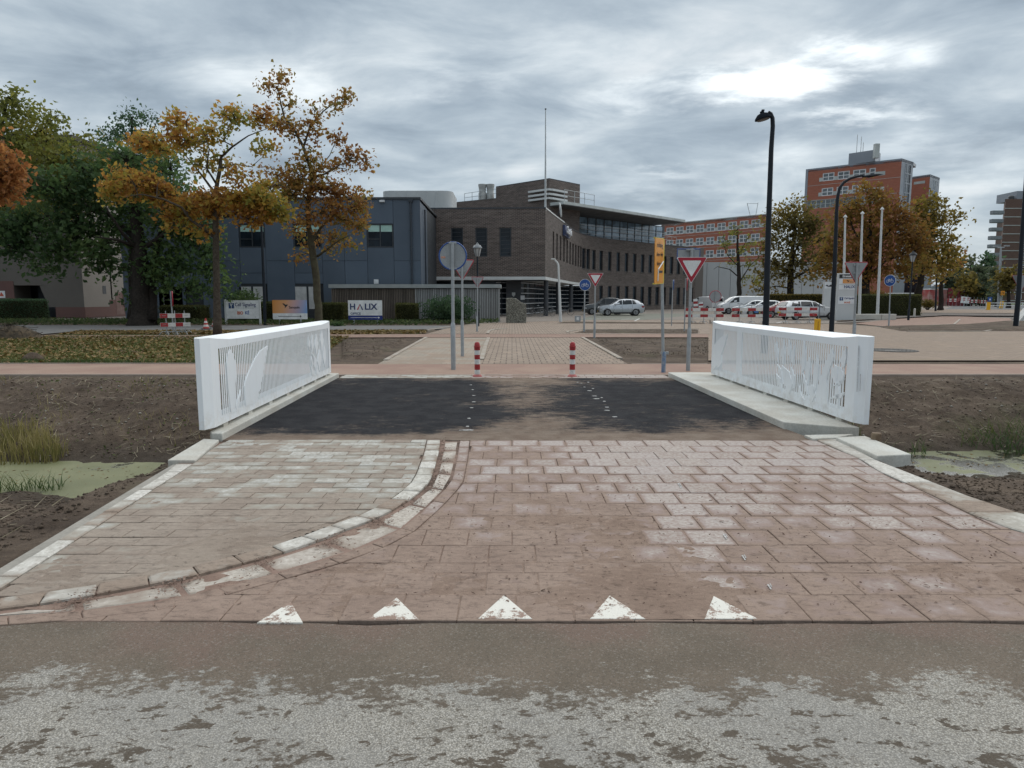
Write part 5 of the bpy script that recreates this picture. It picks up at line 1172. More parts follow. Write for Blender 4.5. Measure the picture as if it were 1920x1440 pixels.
# round blue-rimmed sign seen from behind
bp = base_pt(850, 693); t = thing('round_sign', 'back of a round blue rimmed sign with orange sticker on the nearest left pole', 'road sign', bp)
zc_ = zat(849, 479.5, bp.y); r_ = 25.2*bp.y/F; dx = at(848.6, 480, bp.y).x-bp.x
post(t, zat(849, 456, bp.y), dx, r=.038, sleeve=zat(849, 607, bp.y))
MB().prism(circ(dx, zc_, r_-.008, 40), .05, .062, axis='y').build('sign_plate', SIGNB, t, smooth=True)
b = MB(); n = 40; b.tube([(dx+r_*math.cos(6.2832*i/n), .052, zc_+r_*math.sin(6.2832*i/n)) for i in range(n+1)], .017, 6); b.build('blue_rim', SBLU, t, smooth=True)
for q in (r_-.02, -r_+.03): MB().box(dx-.085, dx+.085, .03, .05, zc_+q-.02, zc_+q+.02).build('clamp', GALV, t)
MB().box(dx-r_*.86, dx-r_*.55, .045, .049, zc_-.055, zc_-.01).build('sticker', M('sticker_orange', (.55, .16, .06), (.5, .4, .35), 30, .5), t)
def ys(lbl, base, top, u0, u1, face, Y=None, **k):
    bp = base_pt(*base, Y) ; zt_ = zat((u0+u1)/2, top, bp.y); wd = (u1-u0)*bp.y/F*1.0; uc = (u0+u1)/2
    return yield_sign(lbl, bp, zt_, wd, face, at(uc, top, bp.y).x-bp.x, **k)
ys('back of a give way sign just right of the round blue rimmed sign', (867, 668), 487.5, 845, 888, 'back', sleeve=1.0)
ys('small back of a give way sign below the classic lantern, before the timber shed', (894.5, 622), 519.5, 884, 906.5, 'back')
ys('give way sign facing us beside the blue bicycle sign, in front of the silver car', (1114.5, 632.7), 512.2, 1101.5, 1131, 'front')
big = ys('large give way sign facing us beside the orange diversion board', (1290, 695), 482.3, 1268.5, 1324.3, 'front', up=.22, sleeve=.95)
bpz = big.location.y
b0 = at(1294, 475, bpz); X = b0.x-big.location.x
MB().prism([(X-.27, zat(1294, 487, bpz)), (X+.23, zat(1294, 487, bpz)), (X+.23, zat(1294, 466.5, bpz)), (X-.27, zat(1294, 466.5, bpz))], .05, .062, axis='y').build('direction_plate', SIGNB, big)
zz0, zz1 = zat(1294, 487, bpz), zat(1294, 466.5, bpz)
b = MB(); b.tube([(X-.27, .055, zz0), (X-.27, .055, zz1), (X+.23, .055, zz1), (X+.23, .055, zz0)], .014, 6); b.build('blue_rim', SBLU, big)
MB().box(X-.09, X+.09, -.02, .05, zz1-.035, zz1-.005).build('clamp', GALV, big)
ys('back of a give way sign before the white pylon sign', (1599, 667), 491.7, 1586, 1629, 'back', sleeve=.9)
ys('back of a give way sign clamped to the black post at the right edge', (1909, 611), 516, 1899, 1935, 'back', Y=38.2, sleeve=0)
def bike(parent, cx, cz, s, y, m, sx=1.):
    b = MB(); P = lambda x, z: (cx+x*s*sx, y, cz+z*s)
    for wx in (-.52, .52): b.tube([P(wx+.33*math.cos(6.2832*i/18), -.2+.33*math.sin(6.2832*i/18)) for i in range(19)], .035*s, 5)
    for seg in ([(-.52, -.2), (-.2, .18), (.33, .22), (.02, -.2), (-.52, -.2)], [(.02, -.2), (-.25, .32)], [(.52, -.2), (.28, .42), (.45, .46)], [(-.36, .33), (-.12, .33)]):
        b.tube([P(*p) for p in seg], .035*s, 5)
    return b.build('bicycle_symbol', m, parent)
def bike_sign(label, base, c, rpx, sx=1., rz=0.):
    bp = base_pt(*base); t = thing('cycle_path_sign', label, 'road sign', bp, rz, 'blue cycle path signs'); zc_ = zat(c[0], c[1], bp.y); r_ = rpx*bp.y/F; dx = at(*c, bp.y).x-bp.x
    post(t, zc_+r_*.9, dx, sleeve=.85)
    MB().prism(circ(dx, zc_, r_, 36), -.055, -.043, axis='y').build('sign_plate', SWH, t); MB().prism(circ(dx, zc_, r_*.945, 36), -.059, -.0555, axis='y').build('blue_disc', SBLU, t)
    bike(t, dx, zc_+r_*.02, r_*.72, -.063, SWH); return t
bike_sign('round blue bicycle sign on a thin pole before the brick office entrance', (1095, 623.5), (1096.6, 534), 10.6)
bike_sign('round blue bicycle sign turned aside, right of the white flagpoles', (1666.5, 611), (1669.6, 526), 10.6, rz=R(-56))
# thin edge-on round signs
for (u, v, us, v0, v1, m_, lb) in ((1259, 611, 1263, 525, 543.5, SBLU, 'thin pole with a small blue round sign seen edge on'), (1283, 623, 1285, 522, 544, SRED, 'thin pole with a small red rimmed round sign seen edge on')):
    bp = base_pt(u, v); t = thing('round_sign', lb, 'road sign', bp, R(78)); z0, z1 = zat(us, v1, bp.y), zat(us, v0, bp.y); post(t, z1, 0, sleeve=0)
    MB().prism(circ(0, (z0+z1)/2, (z1-z0)/2, 28), -.06, -.045, axis='y').build('sign_plate', SIGNB, t)
    b = MB(); b.tube([((z1-z0)/2*math.cos(6.2832*i/24), -.055, (z0+z1)/2+(z1-z0)/2*math.sin(6.2832*i/24)) for i in range(25)], .02, 5); b.build('rim', m_, t)
def round_back(label, u, v, rpx, Y, rz=0., tilt=0.):
    p = at(u, v, Y); t = thing('round_sign', label, 'road sign', (p.x, Y, 0), rz); r_ = rpx*Y/F; post(t, p.z+r_, 0, sleeve=0)
    MB().prism(circ(0, p.z, r_*.98, 32), .045, .057, axis='y').build('sign_plate', SIGNB, t)
    b = MB(); b.tube([(r_*math.cos(6.2832*i/30), .05, p.z+r_*math.sin(6.2832*i/30)) for i in range(31)], .022, 5); b.build('red_rim', SRED, t); return t
round_back('pale back of a round no entry sign before the small white van', 1341.7, 556, 10.8, 47)
round_back('red rimmed round sign turned half aside behind the left roadworks barrier', 321, 560, 13.5, 31.5, R(-62))
p = at(1535.5, 586, 46); t = thing('round_sign', 'blue grey round sign turned aside at the end of the right hand barrier', 'road sign', (p.x, 46, 0), R(66)); post(t, 1.3, 0, sleeve=0)
MB().prism(circ(0, .82, .44, 28), -.06, -.045, axis='y').build('sign_plate', M('sign_bluegrey', (.16, .21, .30), None, 3, .4), t)
# orange diversion board on a leaning post
bp = base_pt(1244, 698); dx = at(1229, 440, bp.y).x-bp.x; t = thing('diversion_sign', 'orange diversion board with black lettering on a leaning post, turned almost edge on', 'road sign', bp)
hz = zat(1232, 446, bp.y); dx2 = at(1240, 452, bp.y).x-bp.x
MB().tube([(0, 0, -.1), (dx2, 0, hz)], .034, 12).build('pole', GALV, t, smooth=True)
MB().lathe([(.05, 0), (.05, .42), (.04, .46)], 10).build('ground_sleeve', M('sleeve_blue', (.12, .20, .33), (.3, .33, .36), 12, .5), t); MB().box(-.07, .10, -.02, .02, .40, .46).build('clamp', GALV, t)
z0, z1 = zat(1236, 531, bp.y), zat(1236, 449, bp.y); Mx = T(dx2*.86, 0, 0) @ Matrix.Rotation(R(61), 4, 'Z') @ Matrix.Rotation(R(-2.2), 4, 'Y')
BW = .62
pl = lambda y0, y1, x0, x1, a, c: MB().box(x0, x1, y0, y1, a, c, M=Mx)
YRIM = M('rim_yellow', (.72, .58, .06), None, 3, .5)
pl(-.075, -.060, -BW, .0, z0, z1).build('sign_plate', SYEL, t)
b = MB(); b.box(-.02, .03, -.076, -.02, z0, z1, M=Mx); b.box(-BW, .0, -.074, -.03, z1-.01, z1+.012, M=Mx); b.box(-BW, .0, -.074, -.03, z0-.012, z0+.01, M=Mx); b.build('folded_rim', YRIM, t)
for i, (wd, s) in enumerate((('richting', .145), ('door den', .125), ('dorp via', .125))): text('lettering', wd, s, BLK, t, Mx @ T(-.30, -.079, z1-.14-i*.19), .001, squash=.95)
b = MB(); b.tube([Mx @ Vector(p) for p in ((-.05, -.0775, z0+.46), (-.22, -.0775, z0+.38), (-.40, -.0775, z0+.30), (-.43, -.0775, z0+.05))], .018, 6); b.build('route_line', SWH, t)
pl(-.079, -.0755, -.36, -.09, z0+.22, z0+.27).build('road_bar', BLK, t)
# bollards
BR_ = M('bollard_red', (.36, .022, .025), (.30, .02, .022), 6, .5); BWH = M('bollard_white', (.68, .68, .66), (.58, .57, .54), 7, .55)
def bollard(lbl, u, v):
    bp = base_pt(u, v); t = thing('bollard', lbl, 'bollard', bp, 0, 'red and white bollards on the bridge'); h = zat(u, 641, bp.y); r = .058
    segs = [(0, .03, 'm_base'), (.03, .20, BWH), (.20, .36, BR_), (.36, .50, BWH), (.50, .63, BR_), (.63, .76, BWH), (.76, .98, BR_)]
    MB().lathe([(.105, 0), (.10, .015), (.075, .04), (r, .05)], 18).build('base_plate', M('bollard_base', (.45, .12, .11), None, 5, .6), t, smooth=True)
    for a, c, m_ in segs[1:]:
        if c > .9: pr = [(r+.002, a*h), (r+.004, .84*h), (r+.012, .845*h), (r+.012, .875*h), (r+.002, .88*h), (r*.95, .95*h), (r*.6, .992*h), (.002, h)]
        else: pr = [(r, a*h+.001), (r, c*h)]
        MB().lathe(pr, 18).build('red_band' if m_ is BR_ else 'white_band', m_, t, smooth=True)
bollard('red and white banded bollard on the bridge, the left one', 895, 706)
bollard('red and white banded bollard on the bridge, the right one', 1073, 706)
p = base_pt(1530, 655, 27.); t = thing('bollard', 'yellow square marker post showing above the right railing', 'bollard', p)
MB().box(-.105, .105, -.07, .07, 0, zat(1530, 598, 27.)).build('post', YEL, t, bevel=.015); MB().box(-.02, .02, -.075, -.0705, .1, zat(1530, 600, 27.)-.05).build('groove', M('bollard_yellow_dark', (.50, .24, .01), None, 4, .5), t)
# tall black lamp
LB = M('lamp_blue_black', (.010, .014, .021), (.014, .020, .028), 3, .5, spec=.25)
t = thing('street_lamp', 'tall black street lamp with bent top rising behind the right railing', 'street lamp', (at(1435, 608, 20).x, 20, 0)); x0 = t.location.x
q = lambda u, v, Y=20.: Vector((at(u, v, Y).x-x0, 0, at(u, v, Y).z))
pth = [(0, 0, 0), q(1436, 600), q(1441, 420), q(1446, 280), q(1449, 237), q(1448.5, 222), q(1445, 213.5), q(1440, 210.5)]
MB().tube(pth, [.095, .092, .078, .066, .062, .06, .057, .052], 14).build('pole', LB, t, smooth=True)
c = q(1430, 217); MB().lathe([(.015, .13), (.055, .125), (.06, .075), (.14, .045), (.215, -.04), (.235, -.085), (.22, -.10), (.02, -.10)], 24, c, M=Matrix.Rotation(R(-13), 4, 'Y')).build('lamp_head', M('lamp_matte', (.014, .018, .024), None, 3, .8, spec=.03), t, smooth=True)
MB().lathe([(.19, -.102), (.16, -.13), (.02, -.14)], 20, c, M=Matrix.Rotation(R(-13), 4, 'Y')).build('lens', M('lens_pale', (.10, .10, .10), None, 2, .4), t, smooth=True)
MB().box(c.x-.035, c.x+.035, -.035, .035, c.z+.12, c.z+.165).build('photocell', LB, t)
# curved lamp
x0 = at(1559, 620, 30).x; t = thing('street_lamp', 'black street lamp with long curved arm and flat head before the autumn trees', 'street lamp', (x0, 30, 0)); q = lambda u, v: Vector((at(u, v, 30).x-x0, 0, at(u, v, 30).z))
MB().tube([(0, 0, 0), q(1560, 600), q(1565, 500), q(1568.5, 400), q(1570.5, 370), q(1574, 353), q(1582, 342), q(1594, 334.5), q(1606, 331), q(1618, 329)], [.11, .105, .09, .075, .07, .066, .062, .058, .055, .05], 12).build('pole', LB, t, smooth=True)
h0, h1 = q(1617, 331.5), q(1656, 327); b = MB(); vs = []
for i, (f, wd, up_, dn) in enumerate(((0, .05, .03, .03), (.15, .14, .05, .05), (.45, .19, .07, .06), (.8, .15, .05, .02), (1, .05, .01, .0))):
    p = h0.lerp(h1, f); vs += [p+Vector((0, -wd, -dn*.3)), p+Vector((0, 0, up_)), p+Vector((0, wd, -dn*.3)), p+Vector((0, 0, -dn))]
b.add(vs, [(4*i+j, 4*i+(j+1) % 4, 4*i+4+(j+1) % 4, 4*i+4+j) for i in range(4) for j in range(4)]+[(0, 3, 2, 1), (16, 17, 18, 19)]); b.build('lamp_head', M('lamp_matte', (.014, .018, .024), None, 3, .8, spec=.03), t)
p = h0.lerp(h1, .32); MB().lathe([(.05, 0), (.04, -.02), (.01, -.025)], 12, p+Vector((0, 0, -.062))).build('lens', MATS['lens_pale'], t)
# black post at the right edge
x0 = at(1904, 612, 38).x; t = thing('street_lamp', 'black leaning lamp post cut by the right edge of the view', 'street lamp', (x0, 38, 0)); q = lambda u, v: Vector((at(u, v, 38).x-x0, 0, at(u, v, 38).z))
MB().tube([(0, 0, -.05), q(1909, 560), q(1919, 400), q(1930, 250), q(1934, 215), q(1941, 200), q(1955, 190), q(1975, 187)], [.13, .12, .10, .085, .08, .075, .07, .06], 12).build('pole', LB, t, smooth=True)
MB().box(q(1970, 186).x, q(1970, 186).x+1.0, -.18, .18, q(1970, 186).z-.06, q(1970, 186).z+.06).build('lamp_head', LB, t)
# thin dark posts at left and far right
x0 = at(497, 614, 42).x; t = thing('street_lamp', 'thin dark lamp post behind the left railing before the grey panel building', 'street lamp', (x0, 42, 0)); q = lambda u, v: Vector((at(u, v, 42).x-x0, 0, at(u, v, 42).z))
MB().tube([(0, 0, -.1), q(496, 560), q(491.5, 455), q(489, 400)], [.10, .095, .075, .065], 10).build('pole', LB, t, smooth=True)
MB().lathe([(.05, 0), (.16, .05), (.26, .45), (.28, .47), (.05, .70), (.02, .78)], 10, q(489, 400)).build('lantern', LB, t)
def classic(lbl, u, vb, vt, Y):
    x0 = at(u, vb, Y).x; t = thing('street_lamp', lbl, 'street lamp', (x0, Y, 0), 0, 'lamps with classic lanterns'); h = zat(u, vt, Y); s = h/5.2
    MB().lathe([(.085, 0), (.085, .8), (.055, .9), (.045, h-.95), (.035, h-.80), (.07, h-.78)], 12).build('pole', LB, t, smooth=True)
    MB().lathe([(.08, h-.80), (.13, h-.78), (.24, h-.34), (.235, h-.33), (.11, h-.77), (.02, h-.77)], 8).build('lantern_glass', M('lantern_glass', (.42, .44, .45), (.34, .36, .37), 2, .2), t)
    MB().lathe([(.27, h-.335), (.28, h-.30), (.20, h-.16), (.08, h-.10), (.06, h-.06), (.07, h-.04), (.02, h)], 16).build('lantern_roof', LB if u > 1000 else M('roof_grey', (.16, .18, .20), None, 2, .4), t, smooth=True)
    b = MB()
    for i in range(6): a = 6.2832*i/6; b.tube([(.13*math.cos(a), .13*math.sin(a), h-.78), (.25*math.cos(a), .25*math.sin(a), h-.33)], .012, 4)
    b.build('lantern_ribs', LB, t)
classic('black post lamp with classic lantern before the dark brick front wall', 896, 612, 455, 40.)
classic('black post lamp with classic lantern right of the flagpoles', 1703, 600, 470.5, 51.)
x0 = at(1051, 603, 47.5).x; t = thing('street_lamp', 'slim white lamp post with short bent arm in front of the entrance columns', 'street lamp', (x0, 47.5, 0)); q = lambda u, v: Vector((at(u, v, 47.5).x-x0, 0, at(u, v, 47.5).z))
PW = M('pole_white', (.60, .62, .62), (.54, .56, .56), 3, .45)
MB().tube([(0, 0, -.05), q(1049.5, 560), q(1047.3, 505), q(1046.8, 497), q(1044.5, 492), q(1040, 487.5)], [.11, .09, .07, .07, .065, .055], 10).build('pole', PW, t, smooth=True)
c = q(1037, 486); MB().box(c.x-.14, c.x+.16, -.1, .1, c.z-.04, c.z+.05).build('lamp_head', PW, t, bevel=.02)
p = at(1873, 577, 120); t = thing('street_lamp', 'grey double armed road lamp before the brick flats far right', 'street lamp', (p.x, 120, 0)); q = lambda u, v: Vector((at(u, v, 120).x-p.x, 0, at(u, v, 120).z))
MB().tube([(0, 0, -.1), q(1874.5, 520), q(1876.5, 464)], [.32, .24, .14], 8).build('pole', GALV, t, smooth=True)
for a, c in (((1876.5, 464), (1863, 462)), ((1876.5, 464), (1892, 461)), ((1875, 488.5), (1879.5, 488))):
    A, B = q(*a), q(*c); m_ = A.lerp(B, .45); MB().tube([A, m_+Vector((0, 0, -.12))], .09, 5).build('arm', GALV, t); MB().box(min(m_.x, B.x), max(m_.x, B.x), -.2, .2, B.z-.10, B.z+.12).build('lamp_head', SIGNB, t)
for u, vb, vt, Y in ((1754, 583, 472, 89.), ):
    p = at(u, vb, Y); t = thing('street_lamp', 'thin black pole before the small orange trees at right', 'street lamp', (p.x, Y, 0)); h = zat(u+4, vt, Y); dx = at(u+4, vt, Y).x-p.x
    MB().tube([(0, 0, -.1), (dx, 0, h)], [.13, .07], 8).build('pole', LB, t); MB().box(dx-.1, dx+1.0, -.12, .12, h-.02, h+.12).build('lamp_head', LB, t)
# flagpoles
for k, (u, vb, ut, vt) in enumerate(((1581, 590, 1584.8, 408), (1611.5, 586, 1617, 401.5), (1645.5, 585, 1654, 393.5))):
    Y = 60.; p = at(u, vb, Y); dx = at(ut, vt, Y).x-p.x; h = zat(ut, vt, Y)
    t = thing('flagpole', ['white flagpole rising behind the white pylon sign, shortest of the three', 'white flagpole between the other two, just right of the pylon sign', 'white flagpole tallest and furthest right of the three'][k], 'flagpole', (p.x, Y, 0), 0, 'white flagpoles beside the pylon sign')
    MB().tube([(0, 0, 0), (dx, 0, h)], [.135, .075], 12).build('pole', PW, t, smooth=True); MB().lathe([(.02, -.05), (.16, .02), (.15, .08), (.02, .25)], 12, (dx, 0, h)).build('finial', PW, t, smooth=True)
    MB().lathe([(.30, 0), (.28, .08), (.14, .12)], 12).build('foot', PW, t)
    if k == 0: MB().box(dx*.55-.16, dx*.55+.05, -.17, -.09, h*.50, h*.50+.5).build('halyard_box', PW, t)
# ------------------------------------------------ sign boards
NAVY = M('navy_print', (.015, .035, .14), None, 3, .4); ORG = M('orange_print', (.62, .13, .04), None, 3, .4); GRYP = M('grey_print', (.42, .44, .46), None, 3, .5); BBLUE = M('board_blue', (.012, .03, .20), None, 3, .4)
def gradmat():
    m, nb = newmat('orange_to_blue_print'); c = nb.n('SeparateXYZ', {0: nb.n('TexCoord').outputs['Object']}).outputs
    f = nb.lin(nb.m('ADD', c[0], nb.m('MULTIPLY', nb.m('SUBTRACT', c[2], 1.2), -.35)), -1.15, 1.15)
    finish(nb, nb.ramp(f, [(0, (.66, .27, .055)), (.35, (.68, .34, .15)), (.62, (.56, .36, .36)), (1, (.22, .36, .62))]), .45); return m
GRAD = gradmat()
Yb = 42.5
def board(name, label, u0, u1, v0, v1, vb):
    x0, x1 = at(u0, v0, Yb).x, at(u1, v0, Yb).x; t = thing(name, label, 'sign board', ((x0+x1)/2, Yb, 0)); hw = (x1-x0)/2; return t, hw, zat(u0, v1, Yb), zat(u0, v0, Yb)
def arrow(parent, x0, x1, z, m, y, th=.02, hd=.07):
    b = MB(); b.prism([(x0, z-th/2), (x1-hd, z-th/2), (x1-hd, z-hd*.8), (x1, z), (x1-hd, z+hd*.8), (x1-hd, z+th/2), (x0, z+th/2)], y-.004, y, axis='y'); return b.build('arrow', m, parent)
def bird(parent, cx, cz, s, y):
    pts = [(-.75, .75), (-.2, .62), (.1, .35), (.35, .30), (.55, .42), (.72, .30), (.95, .28), (.6, .05), (.45, -.2), (.15, -.35), (.05, -.75), (-.12, -.45), (.0, -.15), (-.25, .05), (-.55, .35)]
    return MB().prism([(cx+x*s, cz+z*s) for x, z in pts][::-1], y-.004, y, axis='y').build('bird_emblem', BLK, parent)
def hmark(parent, cx, cz, s, y):
    MB().prism([(cx-s, cz-s), (cx+s, cz-s), (cx+s, cz+s), (cx-s, cz+s)], y-.004, y, axis='y').build('emblem_square', M('emblem_blue', (.02, .07, .20), None, 3, .4), parent)
    b = MB()
    for pts in ([(0, -1), (0, .5)], [(0, -.1), (-.5, .4), (-.45, .8)], [(0, .1), (.5, .5), (.55, .9)], [(0, .5), (-.15, .9)]): b.tube([(cx+x*s*.8, y-.006, cz+z*s) for x, z in pts], s*.10, 4)
    b.build('emblem_tree', SWH, parent)
t, hw, z0, z1 = board('company_sign', 'white framed sign board with navy and orange lettering, leftmost of the three boards', 423, 485.5, 563, 597.5, 606)
MB().box(-hw, hw, -.03, .03, z0, z1).build('board', SWH, t)
for sx in (-1, 1): MB().box(sx*(hw+.03)-.05, sx*(hw+.03)+.05, -.06, .06, 0, z1+.05).build('post', PW, t)
hmark(t, -hw*.66, z1-.34, .17, -.032)
text('lettering', 'Cell Signaling', .31, NAVY, t, T(.19, -.035, z1-.28), .003, bold=.004, squash=.80); text('lettering', 'TECHNOLOGY', .12, GRYP, t, T(.22, -.035, z1-.48), .003, squash=1.5)
text('lettering', 'BIO', .27, ORG, t, T(-.16, -.035, z1-.80), .003, bold=.009, squash=.85); text('lettering', 'KÉ', .27, M('print_blue', (.05, .11, .33), None, 3, .4), t, T(.28, -.035, z1-.79), .003, bold=.009, squash=.85)
arrow(t, -hw*.78, hw*.8, z0+.10, GRYP, -.031, .008, .05)
t, hw, z0, z1 = board('company_sign', 'orange to blue sign board with black bird emblem, middle of the three boards', 510.5, 575, 562.5, 598.5, 606)
zm_ = z0+(z1-z0)*.31
MB().box(-hw, hw, -.03, .03, z0, zm_-.002).build('board', SWH, t); MB().box(-hw, hw, -.031, .03, zm_, z1).build('colour_field', GRAD, t)
for sx in (-.62, .62): MB().box(hw*sx-.04, hw*sx+.04, -.02, .04, 0, z0+.05).build('post', GALV, t)
bird(t, -.28, z1-.36, .22, -.033); text('lettering', 'Sanquin', .22, BLK, t, T(.29, -.035, z1-.46), .003, bold=.004); arrow(t, -hw*.68, hw*.68, z0+.18, BLK, -.031, .03, .10)
t, hw, z0, z1 = board('company_sign', 'white sign board with big navy lettering over a blue arrow strip, before the timber shed', 652.5, 716, 563, 599.5, 607)
zm_ = z0+(z1-z0)*.22
MB().box(-hw, hw, -.03, .03, zm_, z1).build('board', SWH, t); MB().box(-hw, hw, -.031, .03, z0, zm_-.002).build('arrow_strip', BBLUE, t)
for sx in (-.68, .72): MB().box(hw*sx-.04, hw*sx+.04, -.02, .04, 0, z0+.05).build('post', GALV, t)
text('lettering', 'H', .52, NAVY, t, T(-.78, -.035, z1-.42), .003, bold=.014); text('lettering', 'LIX', .52, NAVY, t, T(.36, -.035, z1-.42), .003, bold=.014, squash=1.05)
MB().prism([(-.52, z1-.60), (-.43, z1-.60), (-.29, z1-.24), (-.33, z1-.24)][::-1], -.037, -.033, axis='y').build('letter_stroke', M('red_print', (.55, .06, .08), None, 3, .4), t); MB().prism([(-.33, z1-.24), (-.29, z1-.24), (-.11, z1-.60), (-.20, z1-.60)], -.0385, -.034, axis='y').build('letter_stroke', NAVY, t)
text('lettering', 'OFFICE', .20, NAVY, t, T(-.60, -.035, z1-.84), .003, bold=.004); arrow(t, -hw*.86, hw*.86, (z0+zm_)/2, SWH, -.032, .025, .09)
# pylons
PYL = M('pylon_grey', (.56, .58, .585), (.53, .55, .555), 1, .5, fine=.03); PYW = M('pylon_panel', (.76, .78, .80), None, 1, .45)
Yp = 50.5; x0, x1 = at(1568.5, 555, Yp).x, at(1605, 555, Yp).x; hw = (x1-x0)/2; h = zat(1588, 512.5, Yp)
t = thing('pylon_sign', 'white pylon sign listing companies behind the give way sign back', 'pylon sign', ((x0+x1)/2, Yp, 0))
MB().box(-hw, hw, -.14, .14, 0, h).build('body', PYL, t, bevel=.02); MB().box(-hw+.06, hw-.06, -.155, -.145, h-.36, h-.08).build('header_strip', BLK, t); text('lettering', 'Einsteinweg', .24, SWH, t, T(.10, -.158, h-.22), .003, bold=.006, squash=.95)
zz = lambda v: zat(1588, v, Yp)
MB().box(-hw+.06, hw-.06, -.152, -.143, zz(532.5), zz(523)).build('name_panel', PYW, t); MB().box(-.40, hw-.07, -.156, -.1525, zz(531.5), zz(523.5)).build('colour_field', GRAD, t).location = (0, 0, 0)
bird(t, -.02, zz(527.5), .13, -.157); text('lettering', 'Sanquin', .10, BLK, t, T(.28, -.159, zz(528.5)), .002)
MB().box(-hw+.06, hw-.06, -.152, -.143, zz(543), zz(534)).build('name_panel', PYW, t); text('lettering', 'HALIX', .29, NAVY, t, T(.12, -.157, zz(538)), .003, bold=.006)
MB().box(-hw+.06, hw-.06, -.152, -.143, zz(570), zz(556)).build('name_panel', PYW, t); hmark(t, -hw+.30, zz(560.2), .13, -.153); text('lettering', 'Cell Signaling', .19, NAVY, t, T(.20, -.157, zz(559.3)), .002, bold=.003, squash=.82); text('lettering', 'BIOKÉ', .16, ORG, t, T(.02, -.157, zz(567.3)), .002, bold=.004)
Yp = 57.; x0, x1 = at(1543.5, 550, Yp).x, at(1562, 550, Yp).x; hw = (x1-x0)/2; h = zat(1550, 528, Yp)
t = thing('pylon_sign', 'smaller white pylon sign partly hidden behind the curved black lamp', 'pylon sign', ((x0+x1)/2, Yp, 0)); MB().box(-hw, hw, -.12, .12, 0, h).build('body', PYL, t); MB().box(-hw+.04, hw-.04, -.13, -.121, zat(1550, 541, Yp), h-.05).build('name_panel', PYW, t)
MB().prism([(-.32, h-.34), (-.2, h-.26), (-.05, h-.36), (.1, h-.25), (.34, h-.33), (.3, h-.42), (.05, h-.43), (-.12, h-.42)][::-1], -.137, -.131, axis='y').build('bird_emblem', BLK, t)
# ------------------------------------------------ barriers, cones, small things
def barrier(lbl, u0, u1, rails, vb, Y, rz=0., uv_post=None, segs=5, first_red=True):
    x0, x1 = at(u0, vb, Y).x, at(u1, vb, Y).x; L = (x1-x0)/math.cos(rz); t = thing('roadworks_barrier', lbl, 'barrier', (x0, Y, 0), rz, 'red and white roadworks barriers')
    for v0, v1 in rails:
        a, c = zat((u0+u1)/2, v1, Y), zat((u0+u1)/2, v0, Y); o = MB().box(0, L, -.025, .025, a, c).build('board', BWH, t)
        for i in range(segs):
            if i % 2 == 0: MB().box(L*i/segs+.004, L*(i+1)/segs-.004, -.030, .030, a+.006, c-.006).build('red_panel', BR_, o)
        for i in (0, segs-1): text('board_print', '>>>', .09, GRYP, o, T(L*(i+.5)/segs, -.033, (a+c)/2), .001)
    top = zat(u0, rails[0][0]-5, Y)
    for f in (.20, .50, .82):
        b = MB(); b.tube([(L*f, .045, 0), (L*f, .045, top)], .020, 8); b.tube([(L*f-.32, .045, .0), (L*f-.2, .045, .14), (L*f+.2, .045, .14), (L*f+.32, .045, .0)], .018, 6); b.tube([(L*f, -.3, .0), (L*f, -.18, .14), (L*f, .25, .14), (L*f, .38, 0)], .018, 6); b.build('stand', GALV, t)
RR = [(577.5, 583.2), (589.3, 594.8)]
barrier('red and white barrier behind the large give way sign, nearest the brick office', 1283, 1356, RR, 607, 44.6, 0, segs=5)
barrier('red and white barrier crossed by the tall black lamp', 1371, 1446, RR, 607, 44.0, 0, segs=5)
barrier('red and white barrier in front of the silver estate car', 1458.5, 1531, [(576.5, 582), (587.5, 593)], 606, 43.8, 0, segs=5)
barrier('lone red and white barrier standing skewed on the left footpath', 302, 343, [(588, 596.5), (605.5, 613)], 629, 30.2, R(-0)+R(38), segs=4)
CONE = M('cone_red', (.45, .045, .035), None, 5, .55); CBK = M('cone_base', (.03, .03, .032), None, 4, .8)
for k, (u, v, vt) in enumerate(((386.5, 617.5, 596.5), (402.5, 613.5, 594))):
    p = base_pt(u, v); h = zat(u, vt, p.y); t = thing('traffic_cone', ['red and white cone standing nearer us beside the autumn tree trunk', 'red and white cone half hidden by the autumn tree trunk'][k], 'traffic cone', p, .3, 'red and white traffic cones by the left lane')
    MB().box(-.24, .24, -.24, .24, 0, .05).build('base', CBK, t, bevel=.02)
    R_ = lambda z: .155-(z-.05)/(h-.05)*.125
    zs = [.05, h*.24, h*.42, h*.58, h*.75, h]
    for i in range(5): MB().lathe([(R_(zs[i]), zs[i]), (R_(zs[i+1]), zs[i+1]-.001)], 18).build('red_sleeve' if i % 2 == 0 else 'white_sleeve', CONE if i % 2 == 0 else BWH, t, smooth=True)
# granite slab with slanting top
m, nb, P, x, y, z = posmat(); m.name = 'granite_rough'
f = nb.noise(P, 16, 6, .75); col = nb.ramp(f, [(.36, (.045, .045, .038)), (.5, (.16, .155, .13)), (.62, (.34, .33, .28)), (.75, (.48, .46, .40))]); finish(nb, col, .9, 0, f, 1., .05)
p = at(968, 604, 45.5); t = thing('granite_stone', 'rough speckled granite slab with slanted top standing before the entrance', 'stone', (p.x, 45.5, 0))
pts = [(-.70, 0), (.68, 0), (.70, .55), (.66, 1.27), (.30, 1.40), (.0, 1.64), (-.35, 1.68), (-.70, 1.66)]; k = (987-949)*45.5/F/1.4
b = MB(); n = len(pts)
rows_ = []
for yy, sc_ in ((-.16, .97), (-.12, 1.0), (.12, 1.0), (.16, .96)): rows_ += [(x_*k*sc_, yy, max(0, z_*sc_)) for x_, z_ in pts]
